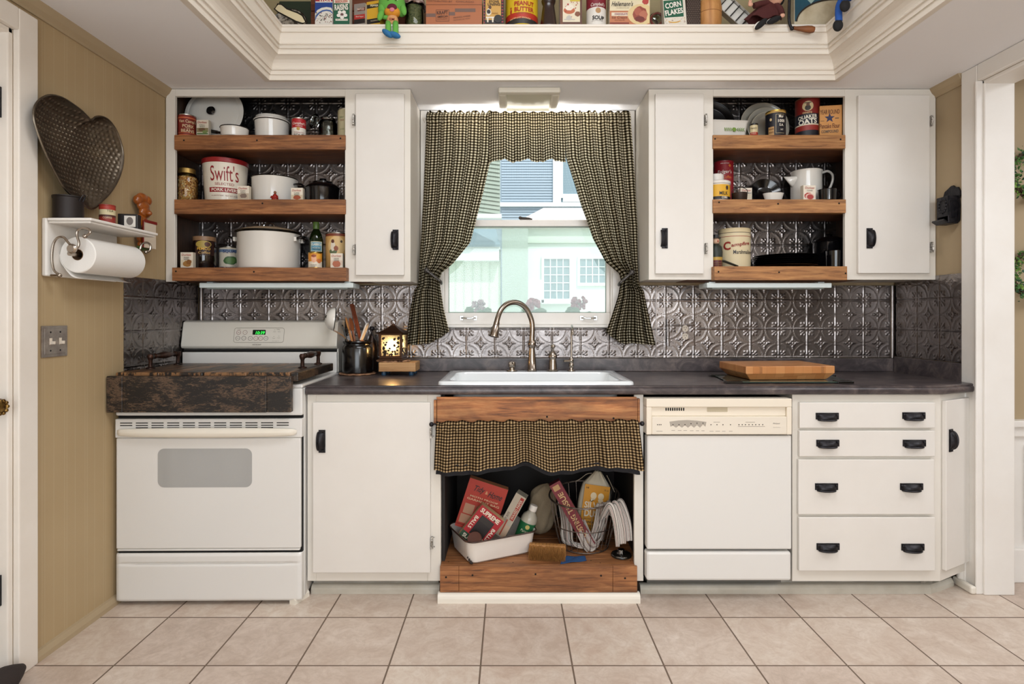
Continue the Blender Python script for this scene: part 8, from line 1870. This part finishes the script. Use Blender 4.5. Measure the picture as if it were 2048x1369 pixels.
# ================================================================ OUTSIDE THE WINDOW
def pbox(mb, a, b, c, d, Y, th, mi=0): mb.box(X(a, Y), X(b, Y), Y, Y + th, Z(d, Y), Z(c, Y), mi)
def pb(parent, name, m, rects, Y, th, bevel=0):
    mb = MB()
    for r_ in rects: pbox(mb, *r_, Y, th)
    return mb.build(name, m, parent, world=True, bevel=bevel)
MB().box(-14, 16, 3.35, 20, -.62, -.6).build('ground_outside', mat('bounce_ground', '#d2cec2', .9, mottle=(6, '#c4bfb2', .4)), kind='structure')  # unseen ground, made pale to bounce sunlight up through the window
SIDB = mat('blue_grey_siding', '#96a5b1', .6); EXW = mat('exterior_white', '#e6eeee', .55); SHADEG = mat('eave_board', '#939e92', .7); EXGL = mat('exterior_glass', '#7f939c', .15)
nh = thing('neighbor_house', 'blue-grey sided neighbour house with white trim seen through the upper window', 'house', (X(1060, 9), 9, -.6))
Y = 9.0
mb = MB(); k = 0; y = 225.0
zt = Z(215, Y); zbq = -.6; nb = 0
while zt - nb * .042 > zbq:
    z1 = zt - nb * .042
    mb.add([(X(1003, Y), Y - .012, z1 - .042), (X(1106, Y), Y - .012, z1 - .042), (X(1106, Y), Y, z1), (X(1003, Y), Y, z1), (X(1003, Y), Y, z1 - .042), (X(1106, Y), Y, z1 - .042)], [(0, 1, 2, 3), (4, 5, 1, 0)]); nb += 1
mb.box(X(900, Y), X(1300, Y), Y, Y + .2, -.6, zt); mb.build('siding', SIDB, nh, world=True)
pb(nh, 'corner_trim', EXW, [(1106, 1122, 215, 405)], Y - .04, .1)
pb(nh, 'frieze_trim', EXW, [(1000, 1200, 405, 413)], Y - .05, .1)
wf = pb(nh, 'window_frame', EXW, [(1122, 1126, 215, 396), (1126, 1200, 388, 404), (1196, 1200, 215, 396)], Y - .04, .08); pb(wf, 'pane', EXGL, [(1126, 1196, 215, 389)], Y - .01, .008)
mb = MB(); Yp = 6.6
for k in range(26): 
    y0_ = 215 + k * 8.2; mb.add([(X(925, Yp), Yp - .3, Z(y0_ + 8 + 0, Yp)), (X(1003, Yp), Yp + .3, Z(y0_ + 8 + 14, Yp)), (X(1003, Yp), Yp + .3, Z(y0_ + 15, Yp)), (X(925, Yp), Yp - .3, Z(y0_ + 1, Yp))], [(0, 1, 2, 3)])
mb.box(X(880, 7), X(1003, 7), 7.0, 7.1, Z(432, 7), Z(215, 7)); 
po = thing('porch_wall', 'pale grey-green clapboard porch side at left behind the window', 'porch', (X(950, 7), 7, -.6))
mb2 = MB(); mb2.box(X(880, 7), X(1000, 7), 7.0, 7.1, Z(432, 7), Z(215, 7)); mb2.build('wall', SHADEG, po, world=True)
mb2 = MB()
for k in range(28):
    zz = Z(215 + k * 8.2, 6.99); mb2.add([(X(880, 6.99), 6.985, zz + .10), (X(1000, 6.99), 6.985, zz), (X(1000, 6.99), 6.998, zz + .045), (X(880, 6.99), 6.998, zz + .145)], [(0, 1, 2, 3)])
mb2.build('clapboards', SHADEG, po, world=True)
pb(po, 'gutter', EXW, [(880, 1003, 428, 436)], 6.9, .12)
rf = thing('shingle_roof', 'pale shingled low roof across the yard', 'roof', (X(1120, 8), 8.2, .9))
mb = MB(); a_ = [(X(1030, 7.6), 7.6, Z(446, 7.6)), (X(1230, 7.6), 7.6, Z(446, 7.6)), (X(1230, 8.6), 8.6, Z(416, 8.6)), (X(1087, 8.6), 8.6, Z(416, 8.6))]
mb.add(a_ + [(x, y, z - .05) for x, y, z in a_], [(0, 1, 2, 3), (7, 6, 5, 4), (0, 4, 5, 1), (3, 2, 6, 7), (0, 3, 7, 4), (1, 5, 6, 2)]); 
def shing():
    m, nt, nd, lk, b = base_mat('roof_shingles'); br = nt.nodes.new('ShaderNodeTexBrick'); lk.new(coords(nt), br.inputs['Vector']); br.inputs['Scale'].default_value = 7
    br.inputs['Color1'].default_value = lin('#cdc6c2'); br.inputs['Color2'].default_value = lin('#d9d2cc'); br.inputs['Mortar'].default_value = lin('#b0a49c'); lk.new(br.outputs['Color'], b.inputs['Base Color']); b.inputs['Roughness'].default_value = .9
    return m
mb.build('roof', shing(), rf, world=True)
Y = 7.7
ga = thing('garage', 'white garage with gridded windows behind the lower window sash', 'garage', (X(1130, Y), Y, -.6))
mb = MB(); mb.box(X(1052, Y), X(1290, Y), Y, Y + .15, -.6, Z(447, Y)); mb.build('wall', mat('garage_white', '#dde8e2', .6), ga, world=True)
pb(ga, 'eave_band', mat('garage_band', '#cfdccf', .6), [(1052, 1290, 447, 486)], Y - .03, .028)
for (a, b, c, d, nx, ny) in ((1088, 1139, 518, 598, 4, 5), (1160, 1210, 518, 566, 4, 3)):
    fr_ = pb(ga, 'window_frame', EXW, [(a - 5, a, c - 5, d + 6), (b, b + 5, c - 5, d + 6), (a, b, c - 5, c), (a, b, d, d + 6)], Y - .03, .028)
    pb(fr_, 'pane', EXGL, [(a, b, c, d)], Y - .012, .008)
    mb = MB()
    for i in range(1, nx): xx = a + (b - a) * i / nx; pbox(mb, xx - .9, xx + .9, c, d, Y - .02, .007)
    for i in range(1, ny): yy = c + (d - c) * i / ny; pbox(mb, a, b, yy - .8, yy + .8, Y - .0205, .007)
    mb.build('muntins', EXW, fr_, world=True)
pb(ga, 'sill_band', EXW, [(1055, 1088, 560, 606), (1083, 1145, 600, 608)], Y - .06, .03)
ch2 = MB(); ch2.box(X(1004, 7.2), X(1056, 7.2), 7.2, 7.6, -.6, Z(446, 7.2)); ch2.build('stucco_pillar', mat('grey_green_stucco', '#a3b0a6', .9, bmp=(30, .4, .01)), label='grey-green stucco pillar between porch and garage outside', cat='pillar')
sh = thing('garden_shed', 'pale green panelled shed under a white eave outside at left', 'shed', (X(940, 7.3), 7.3, -.6)); Y = 7.3
mb = MB(); mb.box(X(800, Y), X(1001, Y), Y, Y + .2, -.6, Z(498, Y)); mb.build('wall', mat('shed_pale_green', '#cfdccb', .6), sh, world=True)
pb(sh, 'eave', EXW, [(800, 1000, 489, 499), (800, 998, 499, 521)], Y - .16, .15)
mb = MB(); a_ = [(X(800, Y - .2), Y - .2, Z(489, Y - .2)), (X(1000, Y - .2), Y - .2, Z(489, Y - .2)), (X(990, 8.3), 8.3, Z(452, 8.3)), (X(800, 8.3), 8.3, Z(452, 8.3))]; mb.add(a_ + [(x, y, z - .03) for x, y, z in a_], [(0, 1, 2, 3), (7, 6, 5, 4), (0, 4, 5, 1), (1, 5, 6, 2), (2, 6, 7, 3)]); mb.build('roof', mat('blue_roof', '#7d919e', .7), sh, world=True)
mb = MB()
for k in range(6): pbox(mb, 893 + k * 17, 894.2 + k * 17, 524, 660, Y - .012, .011)
mb.build('panel_battens', mat('shed_batten', '#c2d0c0', .6), sh, world=True)
# geraniums just outside the sill
rnd = random.Random(21)
LEAF = mat('geranium_leaf', '#6f8a68', .7)
for (px, py, hw_, lab, red) in ((957, 612, 13, 'pale geranium outside the window left of the faucet', '#b08a94'), (1066, 609, 13, 'rose geranium outside the window right of the faucet', '#b0606c'), (1158, 606, 16, 'large rose geranium at the right end of the window', '#a85a68')):
    Y = 3.34; gq = thing('geranium', lab, 'flower', (X(px, Y), Y, WZ0), group=None)
    mb = MB()
    for k in range(34):
        a = rnd.uniform(0, 6.28); r_ = rnd.random() ** .5 * hw_ * Y / F; mb.sphere((X(px, Y) + r_ * math.cos(a), Y + rnd.uniform(-.03, .03), Z(py, Y) + r_ * .85 * math.sin(a)), rnd.uniform(.008, .014), 0, 8, 5)
    mb.build('blossom', mat('petals_' + red.strip('#'), red, .7), gq, world=True)
    mb = MB()
    for k in range(9):
        c = Vector((X(px + rnd.uniform(-18, 22), Y), Y + rnd.uniform(-.03, .04), Z(rnd.uniform(622, 632), Y))); q_ = Matrix.Translation(c) @ Matrix.Rotation(rnd.uniform(-.6, .6), 4, 'X') @ Matrix.Rotation(rnd.uniform(-.6, .6), 4, 'Y'); r_ = rnd.uniform(.02, .032)
        mb.prism([(r_ * (1 + .12 * math.cos(7 * t)) * math.cos(t), r_ * (1 + .12 * math.cos(7 * t)) * math.sin(t)) for t in [2 * PI * j / 20 for j in range(20)]], -.001, .001, 'XZ', 0, q_)
    mb.tube([(X(px, Y), Y, 1.0465), (X(px, Y), Y, Z(py, Y))], .004, 6); mb.build('leaves', LEAF, gq, world=True)
mb = MB(); mb.box(WX0 - .02, WX1 + .02, 3.25, 3.43, .95, 1.045); mb.build('window_box', EXW, label='long white flower box outside under the window', cat='flower box')
# ================================================================ DINING ROOM WREATHS, FLOOR CLOTH
def wreath(label, pc, seed):
    rnd = random.Random(seed); Y = 2.575; x_, z_ = X(pc[0], Y), Z(pc[1], Y); r_ = .10
    w_ = thing('wreath', label, 'wreath', (x_, Y, z_))
    mb = MB()
    for j in range(5): mb.tube([(x_ + (r_ + .008 * math.sin(3 * t + j * 1.3)) * math.cos(t), Y + .008 * math.cos(4 * t + j), z_ + (r_ + .008 * math.sin(3 * t + j * 1.3)) * math.sin(t)) for t in [2 * PI * k / 40 for k in range(40)]], .004, 5, 0, True)
    mb.build('vine_ring', mat('vine_brown', '#4a3a2a', .8), w_, world=True)
    mats = [mat('wreath_green', '#3f6a2c', .7), mat('wreath_light_green', '#6d8f3c', .7), mat('wreath_dark_green', '#24452c', .7)]
    mb = MB()
    for k in range(620):
        t = rnd.uniform(0, 6.28); rr = r_ + rnd.gauss(0, .014); c = Vector((x_ + rr * math.cos(t), Y - .012 + rnd.gauss(0, .012), z_ + rr * math.sin(t)))
        q_ = Matrix.Translation(c) @ Matrix.Rotation(rnd.uniform(0, 6.28), 4, 'Y') @ Matrix.Rotation(rnd.uniform(-.9, .9), 4, 'X') @ Matrix.Rotation(rnd.uniform(-.9, .9), 4, 'Z'); l_ = rnd.uniform(.010, .022)
        mb.add([(0, 0, 0), (l_ * .28, .001, l_ * .45), (0, 0, l_), (-l_ * .28, .001, l_ * .45)], [(0, 1, 2, 3)], rnd.choice((0, 0, 1, 2)), False, q_)
    f_ = mb.build('foliage', mats, w_, world=True); f_['kind'] = 'stuff'
    return w_
wreath('upper green leaf wreath on the dining room wall past the doorway', (2068, 349), 5)
wreath('lower green leaf wreath on the dining room wall past the doorway', (2068, 548), 6)
mb = MB(); pts = []; rs = []
for k in range(26):
    t = k / 25; pts.append((XL + .042 + .006 * math.sin(9 * t), 1.893 - .78 * t, .041 + .002 * math.sin(14 * t))); rs.append(.039 * (1 + .05 * math.sin(21 * t)) * (min(1, .35 + 9 * t) if t < .1 else 1))
mb.tube(pts, rs, 18); mb.build('draft_stopper', mat('dark_brown_cloth', '#2c2320', .9, bmp=(20, .8, .01)), label='dark brown cloth draft stopper lying at the foot of the left door', cat='draft stopper')
# ================================================================ LIGHT AND CAMERA
def area(name, loc, size, power, color, rot, sy=None):
    l = bpy.data.lights.new(name, 'AREA'); l.shape = 'RECTANGLE'; l.size = size; l.size_y = sy or size; l.energy = power; l.color = color
    o = bpy.data.objects.new(name, l); COL.objects.link(o); o.location = loc; o.rotation_euler = rot
    return o
area('rear_fill', (.2, -2.15, 1.3), 2.5, 62, (.88, .95, 1.0), (R(90), 0, 0), 1.75)  # added unseen fill from behind, stands in for daylight at the rear opening
area('tray_fill', (.2, 1.0, 2.98), 1.3, 46, (.94, .965, 1.0), (0, 0, 0), 1.0)  # added unseen fill below the tray ceiling, no fixture there
area('valance_glow_fill', (.09, 3.018, 2.19), .84, 3.8, (1.0, .985, .95), (R(155), 0, 0), .03)  # added light hidden behind the valance, imitates daylight glow on the ceiling
area('dining_fill', (3.3, 1.2, 2.45), 1.2, 45, (.97, .98, 1.0), (0, 0, 0))  # added unseen fill that brightens the adjoining room
pn = bpy.data.lights.new('ceiling_fill_point', 'POINT'); pn.energy = 50; pn.color = (.94, .965, 1.0); pn.shadow_soft_size = .18  # added unseen point fill to lift the ceiling, has no lamp body
pno = bpy.data.objects.new('ceiling_fill_point', pn); COL.objects.link(pno); pno.location = (1.25, -.7, 1.9)
sun = bpy.data.lights.new('sun', 'SUN'); sun.energy = 3.8; sun.angle = R(1); sun.color = (1, .97, .92)
so = bpy.data.objects.new('sun', sun); COL.objects.link(so); so.rotation_euler = (R(30), R(16), 0)
wd = bpy.data.worlds.new('sky'); S.world = wd; wd.use_nodes = True
nt = wd.node_tree; bg = nt.nodes['Background']; bg.inputs['Color'].default_value = (.90, .95, 1.0, 1); bg.inputs['Strength'].default_value = 2.4
cam = bpy.data.cameras.new('camera'); co = bpy.data.objects.new('camera', cam); COL.objects.link(co)
cam.sensor_fit = 'HORIZONTAL'; cam.sensor_width = 36; cam.lens = F / 2048 * 36
cam.shift_x = (1024 - CX) / 2048; cam.shift_y = -(684.5 - CY) / 2048; cam.clip_start = .02
co.location = (0, 0, H); co.rotation_euler = (R(90), 0, 0)
S.camera = co
S.view_settings.view_transform = 'Standard'; S.view_settings.look = 'None'; S.view_settings.exposure = -.26; S.view_settings.gamma = 1
S.view_settings.use_curve_mapping = False
S.cycles.use_denoising = True
S.cycles.max_bounces = 10; S.cycles.diffuse_bounces = 5; S.cycles.glossy_bounces = 5; S.cycles.transparent_max_bounces = 12; S.cycles.transmission_bounces = 8
S.cycles.sample_clamp_indirect = 6; S.cycles.caustics_reflective = False; S.cycles.caustics_refractive = False
